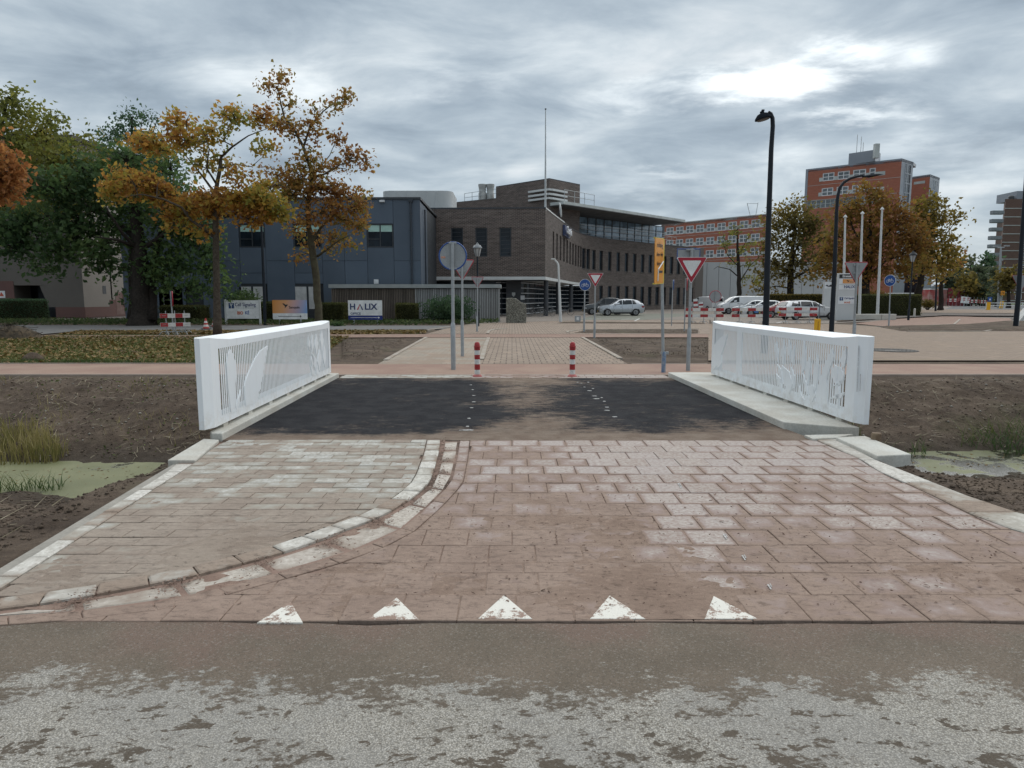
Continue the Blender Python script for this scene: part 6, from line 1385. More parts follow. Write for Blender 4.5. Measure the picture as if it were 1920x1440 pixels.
b.add(rows_, [tuple(range(n)), tuple(range(3*n, 4*n))[::-1]]+[(i*n+j, (i+1)*n+j, (i+1)*n+(j+1) % n, i*n+(j+1) % n) for i in range(3) for j in range(n)]); b.build('slab', m, t)
p = base_pt(1083, 603.5); t = thing('utility_post', 'short grey post box with white plate near the silver car', 'utility post', p); MB().box(-.2, .2, -.12, .12, 0, .42).build('body', GALV, t); MB().box(-.09, .09, -.13, -.121, .12, .33).build('plate', SWH, t)
p = base_pt(1714, 596); t = thing('bollard', 'short pale concrete post at the foot of the lantern lamp', 'bollard', p); MB().lathe([(.09, 0), (.08, .75), (.03, .8)], 10).build('post', CONC, t)
p = base_pt(1642, 832); t = thing('wooden_stake', 'short brown wooden stake in mud at the right railing end', 'stake', (p.x*1.0, p.y, -.35)); MB().lathe([(.052, 0), (.054, .46), (.048, .475), (.002, .478)], 12).build('stake', M('stake_wood', (.14, .095, .06), (.20, .15, .10), 14, .9), t)
for k, (u0, u1) in enumerate(((1538, 1653), (1653.6, 1681))):
    Y = 51.5 if k == 0 else 51.5; x0, x1 = at(u0, 595, Y).x, at(u1, 595, Y).x; o = MB().box(x0, x1, Y, Y+.6, 0, zat(1600, 589, Y)).build('concrete_block', CONC, bevel=.03); tag(o, ['long low concrete block under the pylon sign', 'short low concrete block at the hedge end'][k], 'concrete block', 'concrete blocks beneath the hedge')
p = at(1913, 598, 47); o = MB().prism([(-.35, 0), (.55, 0), (.72, .95), (.35, .95)], -.3, .3, axis='y').build('concrete_wedge', BWH); o.location = (p.x, 47, 0); tag(o, 'white sloping concrete wedge beside the black post at the right edge', 'concrete block')
for (u, v, r, lb) in ((1217, 578, .75, 'small rounded boulder at the brick wall behind the silver car'), (1277, 574, .8, 'pale boulder at the end of the brick wall')):
    p = base_pt(u, v+1.5); b = MB(); vs = []; n = 12
    for i, zz in enumerate((0, .35, .7, .95)):
        for j in range(n): a = 6.2832*j/n; rr = r*(1.05, 1.0, .75, .3)[i]*(1+.18*mnoise.noise((math.cos(a)*2, math.sin(a)*2, i))); vs.append((rr*1.3*math.cos(a), rr*math.sin(a), zz*r*.85))
    b.add(vs, [(i*n+j, i*n+(j+1) % n, (i+1)*n+(j+1) % n, (i+1)*n+j) for i in range(3) for j in range(n)]+[tuple(range(3*n, 4*n))]); o = b.build('boulder', M('boulder_grey', (.15, .14, .125), (.20, .19, .17), 3, .9, bump=.4), None, smooth=True); o.location = p; tag(o, lb, 'boulder')
# far right street
tagf = lambda o, l, c: tag(o, l, c)
p = at(1853, 580, 97); t = thing('bollard', 'yellow bollard with small blue arrow sign on the far traffic island', 'bollard', (p.x, 97, 0)); MB().box(-.18, .18, -.15, .15, 0, 1.15).build('post', YEL, t); MB().box(-.3, .3, -.17, -.12, 1.2, 1.85).build('sign_plate', SBLU, t); MB().prism([(-.12, 1.4), (.12, 1.4), (0, 1.7)], -.18, -.171, axis='y').build('arrow', SWH, t)
p = at(1876.5, 574, 112); t = thing('bollard', 'leaning yellow bollard under the double road lamp', 'bollard', (p.x, 112, 0)); MB().box(-.2, .2, -.15, .15, 0, 1.2, M=Matrix.Rotation(R(9), 4, 'Y')).build('post', YEL, t)
p = at(1879.5, 549.5, 108); t = thing('detour_sign', 'yellow square sign with a black curved symbol before the flats', 'road sign', (p.x, 108, 0)); post(t, p.z+.2, 0, r=.05, sleeve=0); MB().box(-.30, .30, -.08, -.06, p.z-.34, p.z+.34).build('sign_plate', SYEL, t)
b = MB(); b.tube([(-.12, -.09, p.z-.2), (-.14, -.09, p.z+.05), (0, -.09, p.z+.17), (.14, -.09, p.z+.05), (.12, -.09, p.z-.2)], .035, 5); b.build('symbol', BLK, t)
for k, (u0, u1, v0, v1, Y) in enumerate(((1775, 1797, 560, 565, 140), (1797, 1817, 558, 566, 134), (1816, 1835, 562, 570, 118), (1836, 1850, 563, 571, 116))):
    barrier(['distant barrier leftmost on the far road', 'distant barrier before the dark red cabin', 'distant barrier right of the dark red cabin', 'distant barrier beside the yellow bollard'][k], u0, u1, [(v0, v0+2.2), (v0+3.6, v0+5.6)], v1+4, Y, 0, segs=5)
p0, p1 = at(1798, 560, 150), at(1824, 560, 150); t = thing('site_cabin', 'dark red site cabin among the far roadworks', 'cabin', ((p0.x+p1.x)/2, 150, 0)); hw = (p1.x-p0.x)/2; h = zat(1810, 541, 150)
CR = M('cabin_red', (.17, .018, .025), (.14, .015, .02), 1, .5); MB().box(-hw, hw, 0, 4, 0, h).build('body', CR, t); MB().box(-hw-.05, hw+.05, -.1, 4.1, h, h+.12).build('roof', CR, t); text('lettering', 'LA RUMA', .55, SWH, t, T(.2, -.03, h-.6), .01); MB().box(hw-1.3, hw-.4, -.04, 0, .1, 2.2).build('door', DARKF, t)
p0, p1 = at(1742, 560, 155), at(1775, 560, 155); t = thing('site_cabin', 'bright red and white cabin left of the dark red one', 'cabin', ((p0.x+p1.x)/2, 155, 0)); hw = (p1.x-p0.x)/2; MB().box(-hw, hw, 0, 4, 0, zat(1760, 543, 155)).build('body', M('cabin_bright', (.38, .05, .05), (.45, .30, .28), .6, .5), t); MB().box(-hw, hw, -.1, 4, zat(1760, 543, 155), zat(1760, 541, 155)).build('roof', SWH, t)
p0, p1 = at(1745, 545, 190), at(1845, 545, 190); t = thing('pavilion', 'long low pavilion with pale zigzag roof beyond the far roadworks', 'building', ((p0.x+p1.x)/2, 190, 0)); hw = (p1.x-p0.x)/2; z0, z1 = zat(1800, 540, 190), zat(1800, 532.5, 190)
MB().box(-hw, hw, 0, 10, 0, z0).build('wall', M('pavilion_wall', (.10, .11, .14), (.16, .16, .18), .3, .6), t)
for i in range(6): MB().prism([(-hw+2*hw*i/6, z0), (-hw+2*hw*(i+1)/6, z0), (-hw+2*hw*(i+1)/6, z0+.5), (-hw+2*hw*(i+.5)/6, z1), (-hw+2*hw*i/6, z0+.5)], -.5, 10, axis='y').build('roof', M('pavilion_roof', (.34, .38, .42), (.28, .31, .36), .5, .6), t)
fb = thing('guard_fence', 'low white rail fence on the far lawn at right', 'fence', (at(1850, 566, 105).x, 105, 0))
for zz in (.55, .95): MB().tube([(0, 0, zz), (24, 2, zz)], .05, 6).build('rail', PW, fb)
for i in range(9): MB().box(i*3-.05, i*3+.05, i*.25-.05, i*.25+.05, 0, 1.05).build('post', PW, fb)
bx = at(1815, 553, 138); t = thing('site_board', 'small white board leaning among the far barriers', 'board', (bx.x-.6, 138, 0)); MB().box(-.9, .9, -.05, .05, .7, 2.0, M=Matrix.Rotation(R(6), 4, 'Y')).build('board', SWH, t); MB().box(-.04, .04, 0, .08, 0, 1.).build('leg', GALV, t)
# bus shelter before second tower
p = at(1687, 565, 110); t = thing('bus_shelter', 'pale glass shelter behind the hedge right of the flagpoles', 'shelter', (p.x, 110, 0)); SG = M('shelter_glass', (.36, .42, .43), (.28, .33, .35), .5, .15)
MB().box(-2.2, 2.2, 0, .1, .3, 2.4).build('rear_glass', SG, t); MB().box(-2.5, 2.5, -1.5, .2, 2.42, 2.55).build('roof', SWH, t)
for xx in (-2.2, 0, 2.2): MB().tube([(xx, -1.3, 0), (xx, -1.3, 2.0), (xx, -.9, 2.45)], .05, 6).build('frame_post', GALV, t)
# bicycle behind the first column
def bicycle(lbl, u, Y, rz):
    p = at(u, 590, Y); t = thing('bicycle', lbl, 'bicycle', (p.x, Y, 0), rz); FR = BLK
    for wx in (-.52, .52):
        b = MB(); b.tube([(wx+.335*math.cos(6.2832*i/20), 0, .345+.335*math.sin(6.2832*i/20)) for i in range(21)], .022, 6)
        o = b.build('wheel', M('tyre_grey', (.16, .16, .16), None, 3, .6), t)
        b = MB(); [b.tube([(wx, 0, .345), (wx+.33*math.cos(a), 0, .345+.33*math.sin(a))], .004, 3) for a in np.arange(0, 6.28, .52)]; b.build('spokes', GALV, o)
    b = MB()
    for s in ([(-.52, .345), (-.18, .80), (.36, .80), (.06, .33), (-.52, .345)], [(.06, .33), (-.22, .92)], [(.52, .345), (.33, .95)]): b.tube([(x_, 0, z_) for x_, z_ in s], .018, 6)
    b.build('frame', FR, t); MB().box(-.36, -.10, -.07, .07, .92, .97).build('saddle', FR, t, bevel=.02)
    MB().tube([(.25, -.28, 1.02), (.36, -.1, 1.0), (.36, .1, 1.0), (.25, .28, 1.02)], .016, 6).build('handlebar', GALV, t); MB().tube([(-.12, 0, .33), (.06, 0, .33), (.2, 0, .25)], .014, 5).build('pedals', GALV, t)
bicycle('dark bicycle parked against the first entrance column', 1027, 62.6, R(28)); bicycle('bicycle standing behind the granite slab by the glazing', 1003, 61.5, R(-12))
b_ = bicycle('dark bicycle leaning in the entrance behind the second column', 1060, 66, R(5))

# ================================================================== VEHICLES
CGL = glass('car_glass', (.012, .015, .018), .06, .45); TYRE = M('tyre', (.014, .014, .015), None, 4, .85); RIM = M('rim_alloy', (.35, .36, .37), (.12, .12, .125), 5, .4, metal=.5); TRIM = M('car_trim', (.02, .021, .023), None, 3, .6)
def paint(n, c, metal=.25): return M(n, c, tuple(k*.95 for k in c), 1.2, .32, metal=metal, coat=.6, fine=.02)
def car(lbl, cat, pos, rz, st, pnt, wins, wb, wr, W, name='parked_car', lightm=None, van=False, group='cars parked before the brick office', rails=False):
    """st: stations (x, z_bottom, z_belt, z_roof, half width, half width at roof); front at -x"""
    t = thing(name, lbl, cat, pos, rz, group); n = 9
    def ring(s):
        x, zb, zl, zr, hw, hr = s; zr = max(zr, zl+.004)
        zmid = zb+(zl-zb)*.55
        half = [(hw*.90, zb), (hw*.985, zb+(zl-zb)*.25), (hw, zmid), (hw*.965, zl), (hr+(hw*.95-hr)*.5, zl+(zr-zl)*.5), (hr, zl+(zr-zl)*.90), (hr*.78, zr), (0, zr+.015*(1 if zr-zl > .2 else .6))]
        return [(x, -a, z) for a, z in half]+[(x, a, z) for a, z in half[-2::-1]]
    rs = [ring(s) for s in st]; k = len(rs[0]); b = MB(); b.add([p for r in rs for p in r], [(i*k+j, (i+1)*k+j, (i+1)*k+j+1, i*k+j+1) for i in range(len(rs)-1) for j in range(k-1)]+[tuple(range(k)), tuple(range((len(rs)-1)*k, len(rs)*k))[::-1]])
    b.add([(s[0], -s[4]*.9, s[1]) for s in st]+[(s[0], s[4]*.9, s[1]) for s in st], [(i, len(st)+i, len(st)+i+1, i+1) for i in range(len(st)-1)])
    b.build('body', pnt, t, smooth=True)
    xs_ = [s[0] for s in st]
    def at_(x, c): return float(np.interp(x, xs_, [s[c] for s in st]))
    def side(x, f, sgn, o=.012):
        zl, zr, hw, hr = at_(x, 2), max(at_(x, 3), at_(x, 2)+.004), at_(x, 4), at_(x, 5); f2 = max(0, min(.92, f))
        yy = np.interp(f2, [0, .5, .9, 1.0], [hw*.965, hr+(hw*.95-hr)*.5, hr, hr*.78]); return (x, sgn*(yy+o), zl+(zr-zl)*f2)
    for sgn in (-1, 1):
        for (xb0, xb1, xt0, xt1) in wins.get('side', []):
            pts = [side(xb0, .06, sgn), side(xb1, .06, sgn), side((xb1+xt1)/2, .5, sgn), side(xt1, .86, sgn), side(xt0, .86, sgn), side((xb0+xt0)/2, .5, sgn)]
            MB().add(pts, [(0, 1, 2, 3, 4, 5)]).build('side_window', CGL, t)
        for wx in wb:
            y = sgn*(W/2-.09); c = (wx, y, wr)
            tb = MB().lathe([(wr*.62, -.10), (wr*.95, -.10), (wr, -.06), (wr, .06), (wr*.95, .10), (wr*.62, .10)], 22, c, M=Matrix.Rotation(R(90)*-sgn*-1, 4, 'X')).build('wheel', TYRE, t, smooth=True)
            rb = MB()
            M_ = Matrix.Rotation(R(90), 4, 'X')
            rb.lathe([(wr*.62, -.02), (wr*.64, .02), (wr*.2, .02), (.001, .02)], 16, (wx, y+sgn*.085, wr), M=M_)
            for q in range(5):
                a = 6.2832*q/5; rb.box(-.03, .03, -.02, .02, .05, wr*.62, M=T(wx, y+sgn*.115, wr) @ Matrix.Rotation(a, 4, 'Y'))
            rb.build('rim', RIM, tb)
            ab = MB(); ar = [(wx+(wr+.06)*math.cos(a), wr+(wr+.06)*math.sin(a)) for a in np.linspace(R(-8), R(188), 16)]
            ab.prism(ar, sgn*W/2*.93, sgn*(W/2*.93+.05 if False else W/2*.985), axis='y'); ab.build('wheel_arch', TRIM, t)
        MB().box(st[1][0]+.5, st[-2][0]-.5, sgn*(W/2-.03)-.02, sgn*(W/2-.03)+.02, st[2][1]+.0, st[2][1]+.14).build('sill', TRIM, t)
        xm_ = wins.get('mirror', None)
        if xm_: MB().box(xm_-.1, xm_+.08, sgn*(W/2+.02)-.02, sgn*(W/2+.18), at_(xm_, 2)-.0, at_(xm_, 2)+.15).build('mirror', TRIM if van else pnt, t, bevel=.03)
        for xd in wins.get('doors', []): MB().box(xd-.006, xd+.006, sgn*W/2*.988-.008, sgn*W/2*.988+.006, at_(xd, 1)+.15, at_(xd, 2)-.02).build('door_gap', TRIM, t)
        for xd in wins.get('handles', []): MB().box(xd-.09, xd+.09, sgn*W/2*.985-.01, sgn*W/2*.985+.02, at_(xd, 2)-.14, at_(xd, 2)-.11).build('handle', TRIM if van else pnt, t)
        fx, fz_ = wins['head']; MB().box(fx-.02, fx+.30, sgn*(W/2*.62), sgn*(W/2*.93), fz_-.07, fz_+.07).build('headlight', M('headlight', (.42, .44, .46), (.2, .2, .21), 12, .15), t, bevel=.03)
        rx_, rz_ = wins['tail']; MB().box(rx_-.22, rx_+.015, sgn*(W/2*.60), sgn*(W/2*.955), rz_-.08, rz_+.08).build('tail_light', M('tail_red', (.30, .012, .015), None, 8, .25), t, bevel=.02)
        if rails: MB().tube([(wins['rail'][0], sgn*at_(0, 5)*.82, at_(wins['rail'][0], 3)+.05), (sum(wins['rail'])/2, sgn*at_(0, 5)*.82, at_(0, 3)+.07), (wins['rail'][1], sgn*at_(0, 5)*.82, at_(wins['rail'][1], 3)+.05)], .018, 6).build('roof_bar', TRIM, t)
    for nm, key in (('windscreen', 'front'), ('rear_window', 'rear')):
        if key in wins:
            (xa_, za), (xc_, zc2) = wins[key]; ha, hc = at_(xa_, 4)*.80, at_(xc_, 5)*.80; d_ = -.02 if key == 'front' else .02
            MB().add([(xa_+d_, -ha, za+.012), (xa_+d_, ha, za+.012), (xc_+d_, hc, zc2+.012), (xc_+d_, -hc, zc2+.012)], [(0, 1, 2, 3)]).build(nm, CGL, t)
    MB().box(st[0][0]-.02, st[0][0]+.12, -W/2*.72, W/2*.72, st[0][1]+.02, st[0][1]+.20).build('grille', TRIM, t); MB().box(st[-1][0]-.10, st[-1][0]+.02, -W/2*.78, W/2*.78, st[-1][1]+.0, st[-1][1]+.17).build('rear_bumper', TRIM, t)
    MB().box(st[-1][0]+.0, st[-1][0]+.03, -.26, .26, .52, .63).build('number_plate', M('plate_yellow', (.62, .42, .04), None, 3, .5), t); MB().box(st[0][0]-.035, st[0][0]-.018, -.26, .26, .38, .49).build('number_plate', MATS['plate_yellow'], t)
    return t
SUV = [(-2.16, .34, .72, .72, .62, .60), (-2.05, .22, .84, .85, .80, .72), (-1.7, .20, .93, .95, .90, .78), (-1.15, .20, 1.0, 1.02, .915, .74), (-.95, .20, 1.02, 1.08, .915, .70), (-.2, .20, 1.03, 1.52, .915, .62), (.3, .20, 1.04, 1.585, .915, .62), (1.0, .20, 1.07, 1.56, .915, .61), (1.55, .22, 1.10, 1.46, .905, .58), (1.95, .26, 1.10, 1.24, .87, .60), (2.12, .34, 1.02, 1.04, .80, .66), (2.19, .40, .80, .80, .68, .62)]
SW = dict(side=[(-.80, .02, -.18, .05), (.07, .98, .10, .93), (1.03, 1.42, .98, 1.20)], front=((-.95, 1.06), (-.2, 1.50)), rear=((1.98, 1.20), (1.55, 1.46)), mirror=-.62, doors=[-.78, .04, 1.0], handles=[-.12, .85], head=(-2.08, .66), tail=(2.10, .86))
p = at(1163, 588, 65); car('silver electric crossover parked side on before the brick office, facing left', 'car', (p.x, 65, 0), 0, SUV, paint('paint_silver', (.47, .50, .54), .45), SW, (-1.33, 1.33), .345, 1.83)
p = at(1163, 585, 68.6); MPV = [(x-.0, a, z_*1.02, r_*1.09, h_, hr*1.08) for x, a, z_, r_, h_, hr in SUV]
car('dark grey car mostly hidden behind the silver crossover', 'car', (p.x-1.6, 69, 0), 0, MPV, paint('paint_dark', (.07, .075, .08), .4), dict(SW, rail=(-.2, 1.3)), (-1.33, 1.33), .34, 1.83, rails=True)
VAN = [(-2.55, .36, .80, .80, .70, .66), (-2.45, .24, .95, .96, .86, .8), (-2.1, .22, 1.12, 1.14, .95, .86), (-1.75, .22, 1.20, 1.24, .96, .82), (-1.15, .22, 1.22, 1.74, .965, .80), (-.75, .22, 1.22, 1.87, .965, .83), (.2, .22, 1.22, 1.90, .965, .84), (2.2, .24, 1.22, 1.89, .965, .84), (2.45, .30, 1.22, 1.86, .95, .84), (2.55, .36, 1.2, 1.80, .92, .83)]
VW = dict(side=[(-1.55, -.55, -.98, -.55)], front=((-1.80, 1.25), (-1.08, 1.77)), rear=((2.56, 1.25), (2.52, 1.75)), mirror=-1.35, doors=[-1.55, -.48, .75], handles=[-.65, -.3], head=(-2.44, .84), tail=(2.53, 1.1), rail=(-.6, 2.2))
p = at(1388, 588, 72); WHP = paint('paint_white', (.68, .70, .72), .0)
car('white panel van with roof bars parked behind the barriers', 'van', (p.x+.15, 72, 0), R(-3), VAN, WHP, VW, (-1.62, 1.58), .34, 1.93, name='parked_van', van=True, rails=True)
HAT = [(-1.98, .34, .66, .66, .60, .56), (-1.88, .20, .76, .77, .78, .7), (-1.5, .18, .86, .88, .86, .74), (-1.0, .18, .92, .95, .875, .70), (-.3, .18, .95, 1.38, .875, .60), (.2, .18, .96, 1.47, .875, .60), (.9, .18, .98, 1.45, .875, .59), (1.5, .20, 1.0, 1.30, .86, .56), (1.85, .26, .96, 1.02, .82, .60), (1.96, .36, .78, .78, .70, .62)]
HW = dict(side=[(-.85, .0, -.25, .02), (.07, .95, .08, .85), (1.0, 1.35, .92, 1.1)], front=((-1.0, .97), (-.3, 1.36)), rear=((1.88, 1.0), (1.5, 1.3)), mirror=-.65, doors=[-.8, .03, .97], handles=[-.1, .8], head=(-1.88, .60), tail=(1.90, .80))
p = at(1410, 590, 66); car('pale silver hatchback beside the white van, its nose behind the middle barrier', 'car', (p.x+.3, 66.5, 0), R(-12), HAT, paint('paint_pale', (.55, .58, .60), .3), HW, (-1.22, 1.22), .31, 1.75, group='cars parked in the row behind the barriers')
p = at(1428, 592, 61.5); c_ = car('white hatchback with blue side flash, cut by the tall black lamp', 'car', (p.x+.4, 62, 0), R(-14), HAT, WHP, HW, (-1.22, 1.22), .31, 1.75, group='cars parked in the row behind the barriers')
MB().prism([(-1.3, .35), (-.2, .35), (.5, .80), (-.4, .78)], -.885, -.878, axis='y').build('blue_flash', M('flash_blue', (.05, .22, .55), None, 3, .4), c_)
p = at(1470, 594, 57.5); car('dark red hatchback between the tall black lamp and the silver estate', 'car', (p.x+.2, 58, 0), R(-10), HAT, paint('paint_red', (.24, .02, .025), .25), HW, (-1.22, 1.22), .32, 1.75, group='cars parked in the row behind the barriers')
EST = [(-2.28, .34, .68, .68, .62, .58), (-2.18, .22, .78, .79, .80, .72), (-1.7, .20, .90, .92, .90, .76), (-1.05, .20, .97, 1.0, .91, .72), (-.3, .20, .99, 1.40, .91, .62), (.2, .20, 1.0, 1.48, .91, .62), (1.2, .20, 1.02, 1.47, .91, .61), (1.8, .22, 1.03, 1.38, .90, .58), (2.15, .28, 1.02, 1.08, .86, .62), (2.28, .38, .80, .80, .74, .64)]
EW = dict(side=[(-.85, .0, -.25, .02), (.07, .98, .09, .93), (1.04, 1.75, 1.0, 1.55)], front=((-1.05, 1.02), (-.3, 1.38)), rear=((2.17, 1.06), (1.82, 1.37)), mirror=-.68, doors=[-.82, .03, 1.0], handles=[-.1, .84], head=(-2.18, .64), tail=(2.2, .86), rail=(-.1, 1.7))
p = at(1517, 599, 52); car('silver estate car facing right behind the right hand barrier', 'car', (p.x, 52.3, 0), R(180+4), EST, paint('paint_silver_light', (.56, .58, .60), .3), EW, (-1.38, 1.38), .325, 1.82, group='cars parked in the row behind the barriers', rails=True)
p = at(1324, 577, 92); car('small white van seen from behind at the white shed', 'van', (p.x, 92, 0), R(-70), VAN, WHP, VW, (-1.62, 1.58), .34, 1.93, name='parked_van', van=True, group='vans parked by the shed')
for (u, lb) in ((1305, 'slanting red and white striped marker post, left one at the white shed'), (1315, 'slanting red and white striped marker post, right one at the white shed')):
    p = at(u, 576, 88); t = thing('marker_post', lb, 'marker post', (p.x, 88, 0)); zt_ = 1.6 if u == 1305 else 1.2
    for i in range(5): MB().box(-.28, .28, -.05, .05, zt_*i/5, zt_*(i+1)/5-.01, M=Matrix.Rotation(R(-4), 4, 'Y')).build('stripe', BR_ if i % 2 else SWH, t)
# ================================================================== TREES AND PLANTS
BARK = M('bark', (.062, .050, .040), (.10, .085, .068), 9, .95, bump=.8, bscale=22, spec=.1); BARK_D = M('bark_dark', (.028, .024, .021), (.045, .038, .033), 8, .95, bump=.7, bscale=20, spec=.1)
BARK_G = M('bark_green', (.10, .095, .062), (.075, .065, .048), 5, .95, bump=.7, bscale=25, spec=.1)
OAK = leafmat('oak_autumn', [(.0, (0.156, 0.085, 0.029)), (.18, (0.351, 0.163, 0.046)), (.34, (0.468, 0.240, 0.058)), (.5, (0.468, 0.305, 0.065)), (.66, (0.390, 0.305, 0.065)), (.82, (0.260, 0.260, 0.058)), (1, (0.169, 0.208, 0.052))], .55)
OAK2 = leafmat('oak_brown', [(.0, (0.125, 0.065, 0.027)), (.25, (0.263, 0.122, 0.043)), (.45, (0.350, 0.188, 0.056)), (.62, (0.350, 0.225, 0.062)), (.8, (0.237, 0.200, 0.053)), (1, (0.150, 0.163, 0.050))], .5)
GRN = leafmat('leaf_green', [(.0, (0.038, 0.075, 0.033)), (.4, (0.075, 0.132, 0.051)), (.75, (0.120, 0.188, 0.066)), (1, (0.180, 0.240, 0.083))], .5)
GRN2 = leafmat('leaf_deep_green', [(.0, (0.036, 0.075, 0.042)), (.5, (0.068, 0.128, 0.066)), (1, (0.112, 0.180, 0.083))], .6)
YGR = leafmat('leaf_yellow_green', [(.0, (0.109, 0.123, 0.035)), (.4, (0.181, 0.203, 0.049)), (.75, (0.275, 0.268, 0.061)), (1, (0.362, 0.290, 0.065))], .45)
ORL = leafmat('leaf_orange', [(.0, (0.220, 0.094, 0.037)), (.5, (0.418, 0.182, 0.066)), (1, (0.484, 0.259, 0.088))], .7)
OLV = leafmat('leaf_olive', [(.0, (0.072, 0.065, 0.023)), (.4, (0.142, 0.118, 0.034)), (.7, (0.209, 0.167, 0.042)), (1, (0.285, 0.190, 0.046))], .16)
RUS = leafmat('leaf_rust', [(.0, (0.142, 0.065, 0.025)), (.35, (0.237, 0.118, 0.034)), (.65, (0.266, 0.175, 0.042)), (1, (0.190, 0.171, 0.046))], .13)
FAR = leafmat('leaf_far', [(.0, (0.048, 0.068, 0.042)), (.5, (0.085, 0.110, 0.061)), (1, (0.133, 0.142, 0.067))], .1)
HED = leafmat('hedge_leaf', [(.0, (0.042, 0.051, 0.018)), (.5, (0.083, 0.093, 0.030)), (.85, (0.128, 0.128, 0.042)), (1, (0.180, 0.128, 0.045))], .9)
IVY = leafmat('ivy_leaf', [(.0, (0.032, 0.056, 0.022)), (.5, (0.064, 0.099, 0.035)), (1, (0.136, 0.160, 0.064))], .6)
DRY = leafmat('dry_leaf', [(.0, (.09, .05, .02)), (.4, (.17, .10, .03)), (.75, (.24, .16, .05)), (1, (.30, .22, .08))], 1., trans=.1)
GRS = leafmat('grass_blade', [(.0, (.045, .075, .018)), (.5, (.09, .12, .03)), (1, (.17, .16, .055))], .8, trans=.3)
REED = leafmat('reed_blade', [(.0, (.10, .115, .03)), (.4, (.24, .21, .075)), (1, (.44, .37, .17))], 1.4, trans=.3)
FRG = leafmat('fresh_grass', [(.0, (.035, .075, .024)), (.5, (.075, .125, .035)), (1, (.20, .19, .07))], 1.2, trans=.3)

def tree(name, label, Y, trunk, limbs, clumps, leaf, lmat, bark, per_tip=26, spread=.9, group=None, twig=.02, cat='tree', tipd=1.0, flat=.15, zr=.85):
    """trunk: [(u, v, radius m)], limbs: [[(u, v)..], r0, depth], clumps: (u, v, ru, rv[, density, depth])"""
    p0 = at(trunk[0][0], trunk[0][1], Y); t = thing(name, label, cat, (p0.x, Y, 0), 0, group); O = Vector((p0.x, Y, 0))
    sk = []; b = MB()
    tp = [at(u, v, Y)-O for u, v, r in trunk]; rr = [r for *_, r in trunk]
    if tp[0].z > .02: tp = [Vector((tp[0].x, 0, 0))]+tp; rr = [rr[0]*1.15]+rr
    tp = [Vector((p.x, p.y, max(p.z, -.02))) for p in tp]; rr[0] *= 1.25
    def smooth(P, Rr, k=4):
        o, q = [], []
        for i in range(len(P)-1):
            for j in range(k): f = j/k; o.append(P[i].lerp(P[i+1], f)+Vector((random.gauss(0, 1), random.gauss(0, 1), 0))*Rr[i]*.10*(1 if i+j else 0)); q.append(Rr[i]+(Rr[i+1]-Rr[i])*f)
        return o+[P[-1]], q+[Rr[-1]]
    P, Q = smooth(tp, rr); b.tube(P, Q, 10); sk += [(p, r) for p, r in zip(P, Q) if p.z > tp[-1].z*.22]
    for pts, r0, dep in limbs:
        L = [at(u, v, Y+dep*(i/max(1, len(pts)-1)))-O for i, (u, v) in enumerate(pts)]
        P, Q = smooth(L, [r0*(1-.8*i/max(1, len(pts)-1)) for i in range(len(L))], 3); b.tube(P, Q, 7); sk += list(zip(P, Q))
    tips = []; tw = MB()
    for c in clumps:
        u, v, ru, rv = c[:4]; dens = c[4] if len(c) > 4 else 1.; k = Y/F; dep = c[5] if len(c) > 5 else random.uniform(-.5, .5)*ru*k
        C = at(u, v, Y+dep)-O; rx, rz = ru*k, rv*k; ry = max(rx, rz)*zr
        A = min(sk, key=lambda s: (s[0]-C).length-(.0 if s[0].z < C.z+rz else -1.5)); n = 5
        mid = A[0].lerp(C, .5)+Vector((0, 0, .12*(C-A[0]).length)); bo = [A[0].lerp(mid, f) if f <= 1 else mid.lerp(C, f-1) for f in (0, .5, 1., 1.5, 2.)]
        r0 = min(A[1]*.7, .03+.012*(C-A[0]).length*k*20); rl = [r0*(1-.16*i) for i in range(5)]; b.tube(bo, rl, 6); sk += list(zip(bo, rl))
        loc = list(zip(bo[1:], rl[1:]))+[s for s in sk if abs(s[0].x-C.x) < rx*1.3 and abs(s[0].z-C.z) < rz*1.4 and abs(s[0].y-C.y) < ry*1.3]
        lp = np.array([s[0] for s in loc]); nt_ = max(4, int(dens*tipd*ru*rv/36.))
        for _ in range(nt_):
            d = rng.normal(size=3); d /= np.linalg.norm(d); rad = rng.uniform(0, 1)**.45; q = np.array(C)+d*rad*np.array([rx, ry, rz])
            i = int(np.argmin(np.linalg.norm(lp-q, axis=1)+np.maximum(0, lp[:, 2]-q[2])*.6)); a = Vector(lp[i]); e = Vector(q); m_ = a.lerp(e, .55)+Vector((0, 0, (e-a).length*.10))+Vector(rng.normal(size=3)*.05*(e-a).length)
            tw.tube([a, m_, e], [twig*1.3, twig*.8, twig*.35], 3, caps=False); tips.append((q, np.array(m_)))
    b.build('trunk', bark, t, smooth='all'); stuff(tw.build('twigs', bark, t))
    tq = np.array([x[0] for x in tips]); tm = np.array([x[1] for x in tips]); n = len(tq)
    f = rng.uniform(0, 1, (n, per_tip, 1))**.8; base = tm[:, None]*(1-f)*.55+tq[:, None]*(f*.55+.45)
    cen = (base+rng.normal(size=(n, per_tip, 3))*spread*np.array([.30, .30, .22])).reshape(-1, 3)
    stuff(leaf_cloud('crown', cen, leaf, lmat, t, flat=flat, aspect=.62)); return t
K7 = lambda *pts: [(160+x/3.273, 120+y/3.273) for x, y in pts]
